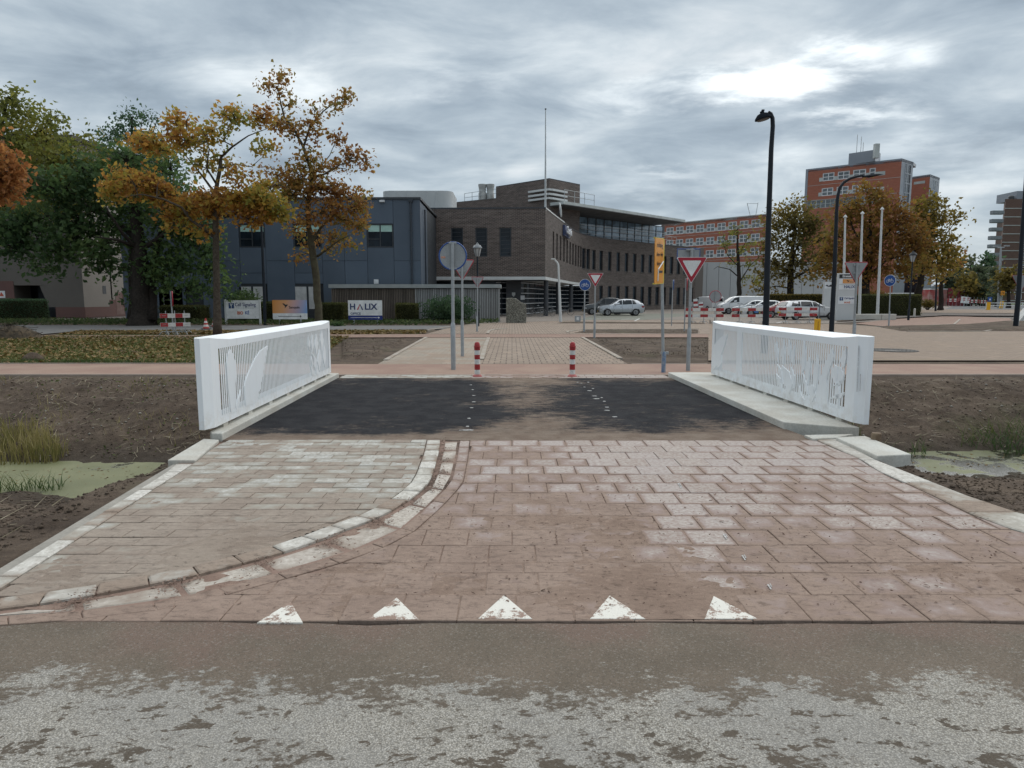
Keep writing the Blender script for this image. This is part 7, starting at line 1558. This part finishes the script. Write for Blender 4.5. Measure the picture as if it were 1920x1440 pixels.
# --- left autumn oak
tree('autumn_oak', 'orange and green autumn oak with long left bough, left of the other oak', 30.,
     [(408, 628, .16), (407, 560, .145), (405, 440, .13), (404, 420, .125), (405, 355, .09), (412, 318, .075), (415, 290, .06)],
     [(K7((800, 1065), (720, 1010), (640, 950), (590, 880), (480, 830), (350, 800), (270, 810)), .085, -1.5), (K7((850, 940), (960, 905), (1080, 800), (1170, 735), (1240, 760)), .07, 1.), (K7((795, 790), (720, 690), (640, 590), (560, 500)), .06, 1.2),
      (K7((835, 570), (900, 510), (1000, 440), (1120, 395)), .055, -.8), (K7((830, 640), (920, 615), (1020, 630), (1100, 560)), .04, .8), (K7((800, 730), (745, 640), (760, 520), (720, 400)), .05, -1.), (K7((900, 500), (820, 460), (760, 430)), .03, 0), (K7((860, 720), (880, 730), (960, 735)), .03, .5)],
     [(250, 345, 56, 30, .95), (215, 362, 28, 22, .8), (310, 365, 36, 30, .8), (272, 268, 38, 20, .7), (300, 282, 25, 18, .6), (335, 232, 26, 28, .65), (350, 265, 34, 24, .8), (392, 250, 36, 24, .6), (440, 222, 30, 16, .55), (478, 222, 34, 18, .7), (430, 205, 16, 14, .5), (498, 282, 24, 22, .4),
      (405, 300, 50, 30, .34), (440, 322, 34, 20, .34), (355, 390, 44, 30, .95), (395, 375, 42, 28, .9), (440, 375, 44, 30, .95), (490, 372, 46, 30, .95), (520, 395, 34, 26, .8), (330, 415, 28, 24, .75), (385, 440, 26, 16, .5), (470, 412, 34, 18, .6)],
     .19, OAK, BARK, 21, .78, 'autumn oaks along the lane', .022, tipd=1.1)
# --- right autumn oak
tree('autumn_oak', 'tall rusty autumn oak standing between the orange board and the hedge block', 33.,
     [(598, 612, .19), (596, 560, .175), (590, 490, .17), (585, 465, .17), (579, 425, .12), (577, 375, .10), (587, 330, .085), (568, 275, .07), (550, 240, .055), (533, 220, .045), (520, 165, .025)],
     [(K7((1425, 1180), (1480, 1140), (1560, 1080), (1640, 1045)), .06, -1.5), (K7((1385, 1090), (1450, 1000), (1530, 925), (1690, 875)), .08, 1.), (K7((1335, 520), (1380, 380), (1460, 290), (1530, 235), (1600, 180)), .055, .8), (K7((1400, 700), (1480, 670), (1560, 620), (1740, 570)), .05, -.8), (K7((1365, 900), (1320, 880), (1255, 880)), .05, -.6), (K7((1365, 830), (1300, 770), (1180, 740)), .05, .8), (K7((1420, 660), (1500, 560), (1550, 440)), .035, 1.), (K7((1370, 1000), (1350, 930), (1290, 900)), .04, -.5)],
     [(500, 160, 20, 14, .75), (523, 158, 22, 22, .5), (531, 138, 10, 12, .5), (535, 200, 20, 26, .55), (520, 232, 18, 18, .8), (546, 236, 24, 24, .7), (645, 186, 20, 18, .7), (628, 200, 20, 14, .5), (590, 208, 18, 18, .5), (585, 240, 24, 26, .65), (640, 262, 18, 20, .6), (655, 298, 34, 20, .65), (685, 300, 20, 16, .6), (620, 315, 30, 22, .5),
      (575, 300, 28, 22, .9), (570, 335, 44, 26, .75), (520, 330, 40, 20, .7), (515, 352, 34, 18, .7), (550, 365, 34, 24, .8), (600, 355, 40, 26, .85), (645, 365, 42, 28, .85), (665, 390, 30, 22, .7), (600, 400, 40, 30, .6), (640, 412, 42, 24, .75), (670, 422, 28, 18, .7), (555, 428, 24, 20, .55), (620, 445, 34, 20, .6), (575, 452, 22, 16, .4), (640, 462, 30, 12, .5), (560, 480, 12, 8, .3)],
     .18, OAK2, BARK_G, 18, .75, 'autumn oaks along the lane', .022, tipd=1.0)
# --- big green trees on the left
tree('green_tree', 'big dark green tree with thick double trunk before the beige building', 41.,
     [(266, 601, .62), (264, 560, .55), (262, 500, .50), (258, 450, .36), (250, 380, .25), (240, 320, .15)],
     [([(284, 600), (284, 520), (300, 440), (330, 380)], .34, 1.5), (K7((330, 1150), (230, 1040), (120, 870)), .16, -2.), (K7((310, 1120), (200, 1080), (60, 1060)), .14, -3.), ([(258, 450), (200, 400), (120, 370)], .18, 2.), ([(262, 470), (320, 430), (400, 420)], .16, -1.)],
     [(60, 420, 62, 40), (150, 410, 60, 40), (30, 470, 50, 32), (105, 470, 50, 30), (180, 470, 46, 26), (220, 500, 34, 18, .8), (60, 500, 46, 14, .6), (250, 400, 50, 44), (310, 430, 50, 40), (360, 450, 46, 40), (395, 500, 34, 34, .9), (330, 500, 50, 36), (290, 480, 44, 36), (420, 530, 20, 20, .7), (350, 545, 44, 18, .9), (120, 360, 62, 34), (200, 350, 56, 36), (290, 360, 60, 36), (370, 400, 50, 40), (235, 300, 60, 34), (160, 320, 54, 34), (320, 320, 40, 34, .8), (60, 350, 60, 34), (185, 500, 34, 16, .9), (130, 440, 60, 34), (200, 440, 50, 34), (20, 430, 50, 36), (90, 510, 40, 10, .5), (240, 560, 14, 10, .5), (390, 470, 30, 34), (300, 520, 30, 26), (400, 555, 26, 16, .8)],
     .29, GRN, BARK_D, 14, 1.4, 'big trees before the beige building', .02, tipd=.68, zr=.7)
tree('green_tree', 'dark green upright tree whose spiky top stands behind the left oak', 47.,
     [(250, 596, .35), (250, 480, .28), (248, 380, .2), (246, 290, .12), (248, 220, .05)], [([(248, 330), (225, 270), (200, 230)], .08, 0), ([(248, 330), (280, 270), (296, 220)], .08, 0), ([(248, 300), (262, 250), (270, 205)], .06, 1.)],
     [(245, 225, 24, 26, .6), (222, 235, 24, 24, .5), (275, 225, 26, 24, .6), (235, 262, 40, 26, .9), (280, 270, 40, 30, .9), (205, 262, 22, 20, .4), (300, 310, 50, 34), (240, 320, 60, 34), (320, 350, 44, 34)], .20, GRN2, BARK_D, 24, 1.3, 'big trees before the beige building', .018, tipd=.85, flat=.0)
tree('yellow_green_tree', 'tall yellow green plane tree at the far left edge', 45.,
     [(-60, 602, .4), (-56, 480, .34), (-40, 380, .26), (-10, 280, .17), (14, 190, .05)], [([(-20, 320), (60, 260), (110, 215)], .12, 0), ([(-50, 420), (80, 340), (180, 290)], .15, 1.), ([(-45, 400), (-60, 300), (-60, 240)], .12, 0)],
     [(20, 185, 26, 24, .75), (50, 215, 34, 28, .9), (5, 230, 40, 34), (100, 225, 30, 22, .75), (90, 258, 40, 26, .85), (40, 270, 50, 32), (140, 275, 34, 20, .6), (170, 262, 24, 12, .35), (100, 305, 60, 32), (20, 320, 50, 36), (170, 315, 50, 30, 1.), (70, 350, 60, 30), (140, 350, 56, 30), (220, 300, 36, 22, .8), (100, 390, 60, 24, .8), (30, 395, 50, 26, .8), (180, 385, 40, 22, .6), (250, 330, 40, 24, .7), (-20, 420, 40, 40)], .26, YGR, BARK_D, 24, 1.5, 'big trees before the beige building', .02, tipd=.7)
tree('autumn_oak', 'orange oak bough reaching in at the far left edge', 27., [(-90, 640, .2), (-88, 480, .16), (-80, 380, .1), (-70, 300, .06)], [([(-82, 400), (-40, 350), (10, 320)], .06, -.5), ([(-84, 420), (-40, 390), (0, 365)], .05, .5)],
     [(15, 310, 28, 24, 1.1), (10, 335, 30, 20, 1.1), (28, 355, 14, 10, .9), (12, 362, 26, 12, .9), (-30, 340, 40, 40), (-40, 280, 40, 40), (-90, 250, 50, 50), (-130, 330, 50, 50)], .18, ORL, BARK, 24, .9, 'autumn oaks along the lane', .014)
# --- right hand trees
tree('young_tree', 'thin sparse yellow green tree before the white shed', 84., [(1386, 575, .30), (1386, 540, .27), (1385, 500, .22), (1383, 460, .14), (1382, 425, .05)], [([(1386, 520), (1368, 505), (1345, 500), (1338, 505)], .08, 0), ([(1386, 530), (1405, 500), (1425, 480)], .09, 1.), ([(1385, 500), (1365, 480), (1355, 455)], .07, 0), ([(1384, 480), (1400, 450), (1410, 435)], .06, -1.)],
     [(1382, 432, 18, 14, .7), (1365, 452, 18, 16, .7), (1400, 455, 18, 16, .6), (1385, 470, 22, 16, .5), (1365, 492, 20, 12, .45), (1408, 490, 18, 14, .5), (1395, 520, 14, 12, .35), (1410, 530, 14, 14, .5)], .26, YGR, BARK_D, 18, 1.0, None, .035, tipd=1.5)
tree('olive_tree', 'broad olive brown tree behind the parked cars, left of the tower', 92., [(1482, 572, .50), (1482, 530, .42), (1484, 490, .34), (1488, 450, .22), (1492, 400, .1)], [([(1483, 525), (1510, 510), (1535, 490)], .2, 1.), ([(1482, 510), (1455, 495), (1430, 480)], .18, -1.), ([(1485, 480), (1510, 440), (1530, 420)], .15, 0)],
     [(1487, 385, 24, 18, .9), (1470, 400, 24, 18, .9), (1510, 400, 26, 18, .9), (1462, 425, 34, 24), (1500, 425, 38, 26), (1535, 418, 30, 22, .9), (1440, 455, 28, 22), (1480, 455, 40, 28), (1530, 455, 40, 26), (1445, 490, 30, 20), (1490, 490, 40, 22), (1540, 490, 30, 24, .9), (1430, 515, 22, 16, .8), (1470, 515, 34, 16, .8), (1520, 515, 30, 14, .6), (1425, 545, 20, 16, .7), (1455, 550, 28, 14, .4)], .44, OLV, BARK_D, 15, 2.2, 'big trees before the orange offices', .035, tipd=1.15)
tree('rust_tree', 'wide rust brown tree behind the flagpoles, hiding the tower foot', 76., [(1622, 582, .5), (1622, 540, .44), (1628, 505, .36), (1632, 460, .24), (1632, 400, .1)], [([(1625, 520), (1660, 490), (1710, 470)], .2, -1.), ([(1625, 520), (1590, 490), (1560, 480)], .18, 1.), ([(1630, 480), (1670, 430), (1700, 400)], .16, 0), ([(1630, 480), (1600, 430), (1590, 400)], .15, 0)],
     [(1625, 355, 24, 14, .9), (1645, 365, 32, 18), (1605, 380, 34, 20), (1665, 385, 36, 22), (1590, 410, 36, 24), (1640, 410, 44, 26), (1690, 410, 36, 24), (1575, 445, 34, 26), (1625, 445, 44, 28), (1680, 445, 44, 28), (1720, 440, 30, 24), (1550, 475, 30, 22), (1600, 480, 40, 26), (1655, 480, 44, 26), (1710, 475, 38, 26), (1540, 505, 26, 18), (1585, 510, 36, 18), (1640, 512, 40, 16), (1695, 510, 38, 18), (1740, 500, 24, 18, .8), (1560, 530, 28, 14, .8), (1610, 535, 26, 12, .6)], .40, RUS, BARK_D, 14, 1.9, 'big trees before the orange offices', .03, tipd=1.05)
tree('rust_tree', 'yellowing tree with leaning dark trunk right of the lantern lamp', 82., [(1718, 584, .48), (1722, 550, .42), (1728, 520, .34), (1738, 480, .22), (1750, 430, .1)], [([(1735, 490), (1765, 450), (1795, 412)], .14, 0), ([(1730, 510), (1770, 490), (1800, 475)], .14, -1.), ([(1738, 480), (1720, 440), (1715, 400)], .12, 1.)],
     [(1720, 385, 22, 16, .8), (1745, 378, 24, 14, .8), (1740, 405, 30, 20, .9), (1770, 400, 16, 14, .4), (1795, 405, 10, 8, .6), (1780, 415, 14, 10, .5), (1760, 425, 24, 18, .7), (1725, 425, 28, 20), (1765, 450, 28, 18, .7), (1785, 470, 22, 14, .8), (1735, 460, 34, 22), (1760, 480, 30, 18, .9), (1715, 490, 30, 20), (1750, 505, 30, 14, .8), (1775, 498, 24, 12, .7)], .42, leafmat('leaf_gold', [(.0, (0.102, 0.076, 0.024)), (.4, (0.187, 0.145, 0.034)), (.75, (0.272, 0.212, 0.044)), (1, (0.238, 0.128, 0.034))], .15), BARK_D, 22, 2.2, 'big trees before the orange offices', .03, tipd=1.1)
tree('young_tree', 'small orange tree with slim dark trunk by the far junction', 95., [(1764, 576, .34), (1765, 540, .28), (1767, 510, .16), (1768, 480, .06)], [([(1765, 530), (1785, 510)], .1, 0), ([(1765, 530), (1750, 512)], .1, 0)],
     [(1768, 490, 22, 14, .8), (1785, 478, 20, 14, .8), (1748, 505, 18, 12, .9), (1780, 505, 22, 12, .9), (1765, 520, 26, 10, .8), (1795, 490, 14, 14, .7)], .42, OAK2, BARK_D, 20, 2., None, .03)
for k, (u, v0, ru, Y, vb, m_) in enumerate(((1800, 485, 22, 170, 566, FAR), (1820, 474, 16, 215, 564, FAR), (1838, 500, 20, 180, 566, FAR), (1850, 476, 18, 200, 565, GRN2), (1862, 500, 16, 190, 566, FAR), (1785, 510, 20, 160, 567, FAR), (1812, 515, 26, 150, 568, OLV), (1842, 520, 24, 150, 568, FAR))):
    tree('distant_tree', ['hazy green tree at the road end, left of the pointed one', 'pointed conifer highest among the distant trees', 'low dark green tree between the conifer and the flats', 'dark green tree touching the balconies of the flats', 'dark tree at the foot of the flats balconies', 'green tree behind the small orange tree', 'yellowish bushy tree in front of the pointed conifer', 'round dark tree above the far barriers'][k], Y, [(u, vb, .5), (u, (v0+vb)/2, .35), (u, v0+8, .1)], [],
         [(u, v0+(vb-v0)*f, ru*(.25+.75*f if k == 1 else (.6, .9, 1., .9)[i]), (vb-v0)*.16) for i, f in enumerate((.12, .35, .58, .80))], .011*Y*.55, m_, BARK_D, 12, .016*Y, 'distant trees at the end of the road', .05, tipd=2.2)
tree('distant_tree', 'small brownish tree before the brick flats at the right edge', 118., [(1891, 568, .3), (1891, 530, .2), (1892, 505, .06)], [], [(1892, 510, 20, 12, .9), (1880, 525, 14, 12, .9), (1900, 528, 16, 12, .9), (1890, 540, 22, 12, .9), (1915, 520, 18, 14, .8)], .6, OLV, BARK_D, 18, 2.2, 'distant trees at the end of the road', .04, tipd=1.8)
tree('distant_tree', 'thin bush of young trees beside the apartment block corner', 135., [(1868, 568, .2), (1868, 545, .12)], [], [(1868, 550, 12, 10, .8), (1858, 556, 12, 8, .8)], .6, FAR, BARK_D, 16, 1.8, 'distant trees at the end of the road', .03, tipd=1.6)

# --- clipped hedges and shrubs
HC = M('hedge_core', (.04, .042, .022), None, 3, .95, spec=.05)
def hedge(lbl, x0, x1, y0, y1, h, n, leaf=.07, m_=HED, cat='hedge', name='hedge', group=None, z0=0.):
    t = thing(name, lbl, cat, ((x0+x1)/2, (y0+y1)/2, z0), 0, group); a, c = (x1-x0)/2, (y1-y0)/2
    MB().box(-a+.06, a-.06, -c+.06, c-.06, 0, h-.07).build('core', HC, t)
    A = [2*a*h, 2*c*h, 2*c*h, 4*a*c]; pr = np.array(A)/sum(A); f = rng.choice(4, n, p=pr); u = rng.uniform(-1, 1, n); v = rng.uniform(0, 1, n); P = np.zeros((n, 3))
    P[f == 0] = np.stack([u*a, 0*u-c, v*h], 1)[f == 0]; P[f == 1] = np.stack([0*u-a, u*c, v*h], 1)[f == 1]; P[f == 2] = np.stack([0*u+a, u*c, v*h], 1)[f == 2]; P[f == 3] = np.stack([u*a, (2*v-1)*c, 0*u+h], 1)[f == 3]
    P += rng.normal(size=P.shape)*.035; P[:, 2] = np.maximum(P[:, 2], .02); stuff(leaf_cloud('foliage', P, leaf, m_, t)); return t
def hx(u, Y): return at(u, 580, Y).x
hh = lambda v, Y: zat(700, v, Y)
hedge('clipped hedge block between the right oak trunk and the big lettered board', hx(601, 45), hx(644, 45), 45, 46.4, hh(569, 45), 5200, group='clipped hedge blocks before the shed')
hedge('clipped hedge block right of the white board with blue arrow strip', hx(741.5, 45), hx(779, 45), 45, 46.4, hh(570, 45), 4600, group='clipped hedge blocks before the shed')
hedge('clipped hedge strip between the two left sign boards', hx(484, 46), hx(518, 46), 46, 47.3, hh(567, 46), 3200, group='clipped hedge blocks before the shed')
hedge('dark clipped hedge under the big green tree', hx(297, 46), hx(375, 46), 46, 47.6, hh(574, 46), 5200, group='clipped hedge blocks before the shed')
hedge('dark square hedge in the shade at the far left edge', hx(-40, 48), hx(56, 48), 48, 50, hh(562, 48), 5200, .09, GRN2)
hedge('broad hedge behind the flagpoles and pylon sign', hx(1600, 62), hx(1728, 62), 62, 65, hh(553, 62), 9000, .10)
hedge('long brown hedge behind the parked cars', hx(1430, 86), hx(1562, 86), 86, 88, hh(552.5, 86), 7000, .14, OLV)
def shrub(lbl, u, v, ru, rv, Y, n, leaf, m_, name='shrub', group=None):
    C = at(u, v, Y); t = thing(name, lbl, 'shrub', (C.x, Y, 0), 0, group); k = Y/F; rx, rz = ru*k, rv*k; tips = []
    b = MB()
    for i in range(26):
        a = rng.normal(size=3); a /= np.linalg.norm(a); e = Vector((a[0]*rx*.9, a[1]*rx*.5, C.z+a[2]*rz*.9)); e.z = max(e.z, .15); b.tube([(a[0]*.15, a[1]*.1, 0), (e.x*.5, e.y*.5, e.z*.6), e], [.022, .015, .006], 4)
    b.build('stems', BARK_D, t); d = rng.normal(size=(n, 3)); d /= np.linalg.norm(d, axis=1, keepdims=True); r = rng.uniform(0, 1, (n, 1))**.4
    lump = 1+.25*np.sin(d[:, :1]*7+d[:, 2:]*5)*np.cos(d[:, 1:2]*6); P = d*r*lump*np.array([rx, rx*.6, rz]); P[:, 2] += C.z; P = P[P[:, 2] > .03]; stuff(leaf_cloud('foliage', P, leaf, m_, t)); return t
shrub('loose dark green bush before the grey slats of the shed', 840, 581, 50, 26, 45.5, 5200, .13, GRN2)
shrub('leafy shrub behind the white framed sign board', 455, 566, 36, 24, 45, 2600, .13, GRN)
shrub('low leafy shrub at the foot of the right oak trunk', 632, 612, 16, 9, 40, 900, .10, GRN)
shrub('low clipped shrub mound near the far junction', 1740, 570, 16, 8, 98, 900, .22, OLV); shrub('rounded reddish shrub behind the flagpoles', 1640, 556, 24, 14, 80, 1500, .18, RUS)
# --- ground cover, fallen leaves, grass
def scatter_poly(px, n, world=False):
    P = px if world else gpts(px); xs_ = [p[0] for p in P]; ys_ = [p[1] for p in P]; o = []
    def inside(x, y):
        c = False
        for i in range(len(P)):
            a, d = P[i], P[i-1]
            if (a[1] > y) != (d[1] > y) and x < (d[0]-a[0])*(y-a[1])/(d[1]-a[1])+a[0]: c = not c
        return c
    while len(o) < n:
        x, y = random.uniform(min(xs_), max(xs_)), random.uniform(min(ys_), max(ys_))
        if inside(x, y): o.append((x, y, 0))
    return np.array(o)
P = scatter_poly([(-60, 41.5), (hx(800, 43), 41.3), (hx(936, 46), 44.2), (hx(936, 47), 47), (-60, 50)], 17000, True); P[:, 2] = rng.uniform(.02, .28, len(P)); stuff(leaf_cloud('ivy', P, .15, IVY, flat=.35), 'low ivy ground cover under the sign boards and hedges', 'ground cover')
LAWN = [(-16, 16.9), (G(600, 674)[0], 16.9), (G(635, 636)[0], 29), (-26, 29)]
P = scatter_poly(LAWN, 34000, True); P[:, 2] = -.015; stuff(blades('lawn_grass', P, .10, .012, GRS, lean=.6), 'short yellowing lawn grass left of the bridge', 'grass')
P = scatter_poly(LAWN, 6500, True); P[:, 2] = rng.uniform(.0, .05, len(P)); stuff(leaf_cloud('fallen_leaves', P, .12, DRY, flat=.75, aspect=.7), 'brown and yellow fallen leaves on the left lawn', 'fallen leaves')
P = scatter_poly([(110, 627), (640, 627), (795, 625.5), (800, 620), (640, 620.3), (150, 621)], 7000); P[:, 2] = rng.uniform(.0, .04, len(P)); stuff(leaf_cloud('verge_leaves', P, .15, DRY, flat=.7, aspect=.7), 'yellow fallen leaves along the lane verge', 'fallen leaves')
P = scatter_poly([(110, 627), (640, 627), (795, 625.5), (800, 620), (640, 620.3), (150, 621)], 7000); P[:, 2] = -.01; stuff(blades('verge_grass', P, .11, .016, GRS, lean=.6), 'grass of the lane verge', 'grass')
P = scatter_poly([(-14, 16.85), (-5.8, 16.85), (-5.9, 17.15), (-14, 17.15)], 1800, True); P[:, 2] = -.01; stuff(blades('edge_grass', P, .14, .012, FRG, lean=.5), 'bright grass fringe along the cycle path edge', 'grass')
P = np.concatenate([scatter_poly([(-8.6, 9.2), (-4.6, 9.3), (-4.6, 10.3), (-8.6, 10.4)], 160, True), scatter_poly([(4.6, 10.2), (9, 10.3), (9, 11.2), (4.8, 11.2)], 160, True)]); P[:, 2] = -.997; stuff(leaf_cloud('floating_litter', P, .05, DRY, flat=.95, aspect=.4), 'bits of leaf and reed floating on the duckweed', 'litter')
# heap of earth with branches at the left
p = G(20, 634); b = MB(); vs = []; n = 26
for i, (r_, z_) in enumerate(((1.0, 0), (.8, .45), (.5, .85), (.2, 1.))):
    for j in range(n): a = 6.2832*j/n; q = r_*(1+.25*mnoise.noise((math.cos(a)*3, math.sin(a)*3, i))); vs.append((1.3*q*math.cos(a), .7*q*math.sin(a), .5*z_*(1+.4*mnoise.noise((j, i, 2.)))))
b.add(vs, [(i*n+j, i*n+(j+1) % n, (i+1)*n+(j+1) % n, (i+1)*n+j) for i in range(3) for j in range(n)]+[tuple(range(3*n, 4*n))])
o = b.build('brush_heap', M('brush_earth', (.05, .038, .025), (.11, .08, .05), 6, .95, bump=1., bscale=14), smooth='all'); o.location = (*p, 0); tag(o, 'heap of earth and dead brush on the lawn at the left edge', 'heap')
tw = MB(); 
for _ in range(130):
    a = random.uniform(0, 6.28); r = random.uniform(0, 1.2); c = Vector((r*math.cos(a)*1.1, r*math.sin(a)*.6, .5*(1-r/1.4)+.04)); d_ = Vector((random.gauss(0, .3), random.gauss(0, .2), random.gauss(0, .10))); tw.tube([c-d_, c+Vector((0, 0, .03)), c+d_], [.012, .010, .005], 3)
tw.build('sticks', BARK, o)
p = G(62, 676); o = MB().lathe([(.28, 0), (.22, .1), (.1, .2), (.02, .22)], 9).build('soil_lump', SOIL, smooth='all'); o.location = (*p, 0); tag(o, 'small dark lump of earth on the lawn by the cycle path', 'soil lump')
# --- banks: clods, straw, stones, reeds
def bank_pts(n, x0, x1, y0, y1, zmin=-.97):
    o = []
    while len(o) < n:
        x, y = random.uniform(x0, x1), random.uniform(y0, y1)
        if abs(x) < (3.95 if x > 0 else (3.57 if y > 6.9 else -(fKo(y)-.14))): continue
        if x > 0 and x < fRo(y)+.05 and y < 7.7: continue
        z = ground_z(x, y)
        if z > zmin: o.append((x, y, z))
    return np.array(o)
cl = np.concatenate([bank_pts(9000, -12, -3.5, 3.6, 14.1), bank_pts(7500, -7.5, -3.5, 3.6, 9.4), bank_pts(8000, 3.9, 12, 3.9, 14.1), bank_pts(5000, 3.9, 8, 4.5, 10.4)])
def lumps(name, P, r0, r1, m_, up=.25):
    n = len(P); oc = np.array([(1, 0, 0), (0, 1, 0), (-1, 0, 0), (0, -1, 0), (0, 0, 1), (0, 0, -1)], float); fc = np.array([(0, 1, 4), (1, 2, 4), (2, 3, 4), (3, 0, 4), (1, 0, 5), (2, 1, 5), (3, 2, 5), (0, 3, 5)])
    r = r0+(r1-r0)*rng.uniform(0, 1, (n, 1, 1))**3; v = oc[None]*r*rng.uniform(.6, 1.35, (n, 6, 3))*np.array([1, 1, .7]); a = rng.uniform(0, 6.28, n); c, s = np.cos(a)[:, None], np.sin(a)[:, None]
    v = np.stack([v[..., 0]*c-v[..., 1]*s, v[..., 0]*s+v[..., 1]*c, v[..., 2]], -1)+P[:, None]+np.array([0, 0, 1.])*r*up
    me = bpy.data.meshes.new(name); me.vertices.add(n*6); me.vertices.foreach_set('co', v.astype(np.float32).ravel()); f = (fc[None]+6*np.arange(n)[:, None, None]).reshape(-1)
    me.loops.add(len(f)); me.loops.foreach_set('vertex_index', f.astype(np.int32)); k = len(f)//3; me.polygons.add(k); me.polygons.foreach_set('loop_start', np.arange(0, 3*k, 3, dtype=np.int32)); me.polygons.foreach_set('loop_total', np.full(k, 3, np.int32)); me.materials.append(m_); me.update(calc_edges=True); return link(name, me)
Q_ = np.concatenate([scatter_poly([(640, 672), (690, 673), (765, 637), (640, 637)], 900), scatter_poly([(1172, 668), (1118, 637), (1330, 637), (1330, 668)], 1800), scatter_poly([(1072, 624), (1092, 619.6), (1315, 619), (1315, 625)], 500), scatter_poly([(1652, 613), (1690, 620), (1844, 620), (1990, 618), (1990, 601), (1789, 610.6)], 1800)]); Q_[:, 2] = .05; cl = np.concatenate([cl, Q_])
CLOD = M('clod', (.080, .062, .048), (.14, .11, .085), 7, .95, bump=.6, bscale=50, spec=.1)
stuff(lumps('soil_clods', cl, .005, .027, CLOD), 'crumbled soil clods on the ditch banks', 'soil clods')
st = np.concatenate([bank_pts(260, -12, -3.6, 8.6, 14), bank_pts(260, 4.0, 12, 8.6, 14)]); stuff(lumps('pebbles', st, .008, .035, M('pebble', (.30, .285, .25), (.18, .165, .14), 12, .8)), 'pale pebbles on the ditch banks', 'pebbles')
def straw(name, P, L, wd, m_):
    n = len(P); a = rng.uniform(0, 6.28, n); d = np.stack([np.cos(a), np.sin(a), rng.uniform(-.12, .45, n)], 1)*L*rng.uniform(.3, 1., (n, 1)); u = np.stack([-np.sin(a), np.cos(a), 0*a+.4], 1)*wd*.5; B = P+np.array([0, 0, .012])
    return quads(name, np.stack([B-u, B+u, B+d+u*.4, B+d-u*.4], 1).reshape(-1, 3), m_)
SM = leafmat('straw', [(0, (.10, .085, .05)), (.5, (.22, .185, .115)), (1, (.40, .35, .25))], 3, trans=.1)
stuff(straw('straw', np.concatenate([bank_pts(1100, -12, -3.6, 9.8, 14.1), bank_pts(500, -5.6, -3.6, 9.6, 12.6), bank_pts(900, 4., 12, 10, 14.1), bank_pts(250, -12, -3.6, 4, 9)]), .24, .009, SM), 'dry straw and root bits lying on the bare banks', 'straw')
tw = MB()
for _ in range(34):
    s = random.choice((-1, 1)); q = bank_pts(1, -9 if s < 0 else 4.2, -3.8 if s < 0 else 9, 10.4, 13.8)[0]; a = random.uniform(0, 3.14); L_ = random.uniform(.15, .45); P_ = []
    for i in range(4): f = (i/3-.5)*L_; x, y = q[0]+math.cos(a)*f+random.gauss(0, .02), q[1]+math.sin(a)*f; P_.append((x, y, ground_z(x, y)+.02+.03*(i % 2)))
    tw.tube(P_, [.009, .008, .007, .004], 4)
stuff(tw.build('roots', M('root_pale', (.33, .28, .20), (.22, .18, .13), 5, .9)), 'pale broken reed roots on the banks', 'roots')
gz_ = lambda P: np.array([(x, y, max(ground_z(x, y), -1.02)) for x, y, _ in P])
RP_ = gz_(scatter_poly([(-11.5, 9.9), (G(100, 868, -1)[0], 10.5), (G(105, 858, -.95)[0]+.1, 10.9), (-8.2, 11.5), (-11.5, 11.7)], 2600, True)); stuff(blades('reed_patch', RP_, .40, .014, REED, lean=.28), 'yellowing reed patch at the water edge on the left', 'reeds')
P = gz_(scatter_poly([(-9, 8.75), (-6.3, 9.2), (-6.2, 9.0), (-9, 8.3)], 420, True)); stuff(blades('bank_grass', P, .27, .011, FRG, lean=.7), 'green grass tufts on the near left bank', 'grass')
P = gz_(scatter_poly([(6.9, 11.2), (12, 11.1), (12, 12.5), (9.8, 12.4), (8.2, 11.8)], 1300, True)); P = P[np.array([mnoise.noise((x*1.1, y*1.4, 2))+.12*(x-9) > -.05 for x, y, _ in P])]; stuff(blades('bank_grass', P, .40, .011, FRG, lean=1.1), 'tangled green grass on the far right bank', 'grass')
P = gz_(scatter_poly([(4.6, 10.3), (7.2, 11.2), (6.4, 12.0), (4.7, 11.9)], 900, True)); keep = np.array([mnoise.noise((x*1.6, y*1.6, 5)) > .02 for x, y, _ in P]); stuff(blades('sparse_grass', P[keep], .30, .012, FRG, lean=.7), 'sparse grass tufts by the right railing end', 'grass')
P = gz_(bank_pts(1500, -12, -3.7, 9.4, 14)); keep = np.array([mnoise.noise((x*.9, y*.9, 9)) > .12 for x, y, _ in P]); stuff(blades('dry_tufts', P[keep], .16, .008, REED, lean=.8), 'dry grass tufts on the far left bank', 'grass')
P = gz_(bank_pts(1500, -12, -3.7, 9.4, 14.1)); keep = np.array([mnoise.noise((x*1.3, y*1.3, 14))+.25*max(0, y-12.6) > .15 for x, y, _ in P]); stuff(leaf_cloud('weeds', P[keep]+np.array([0, 0, .02]), .045, GRS, flat=.5), 'small green weeds sprouting on the far left bank', 'weeds')
P = scatter_poly([(G(640, 640)[0]-.2, 26), (G(640, 640)[0]-1.0, 17), (G(640, 640)[0]-.2, 17.)], 500, True); stuff(blades('tall_grass', P, .35, .014, FRG, lean=.4), 'tall green grass tuft behind the left railing', 'grass')
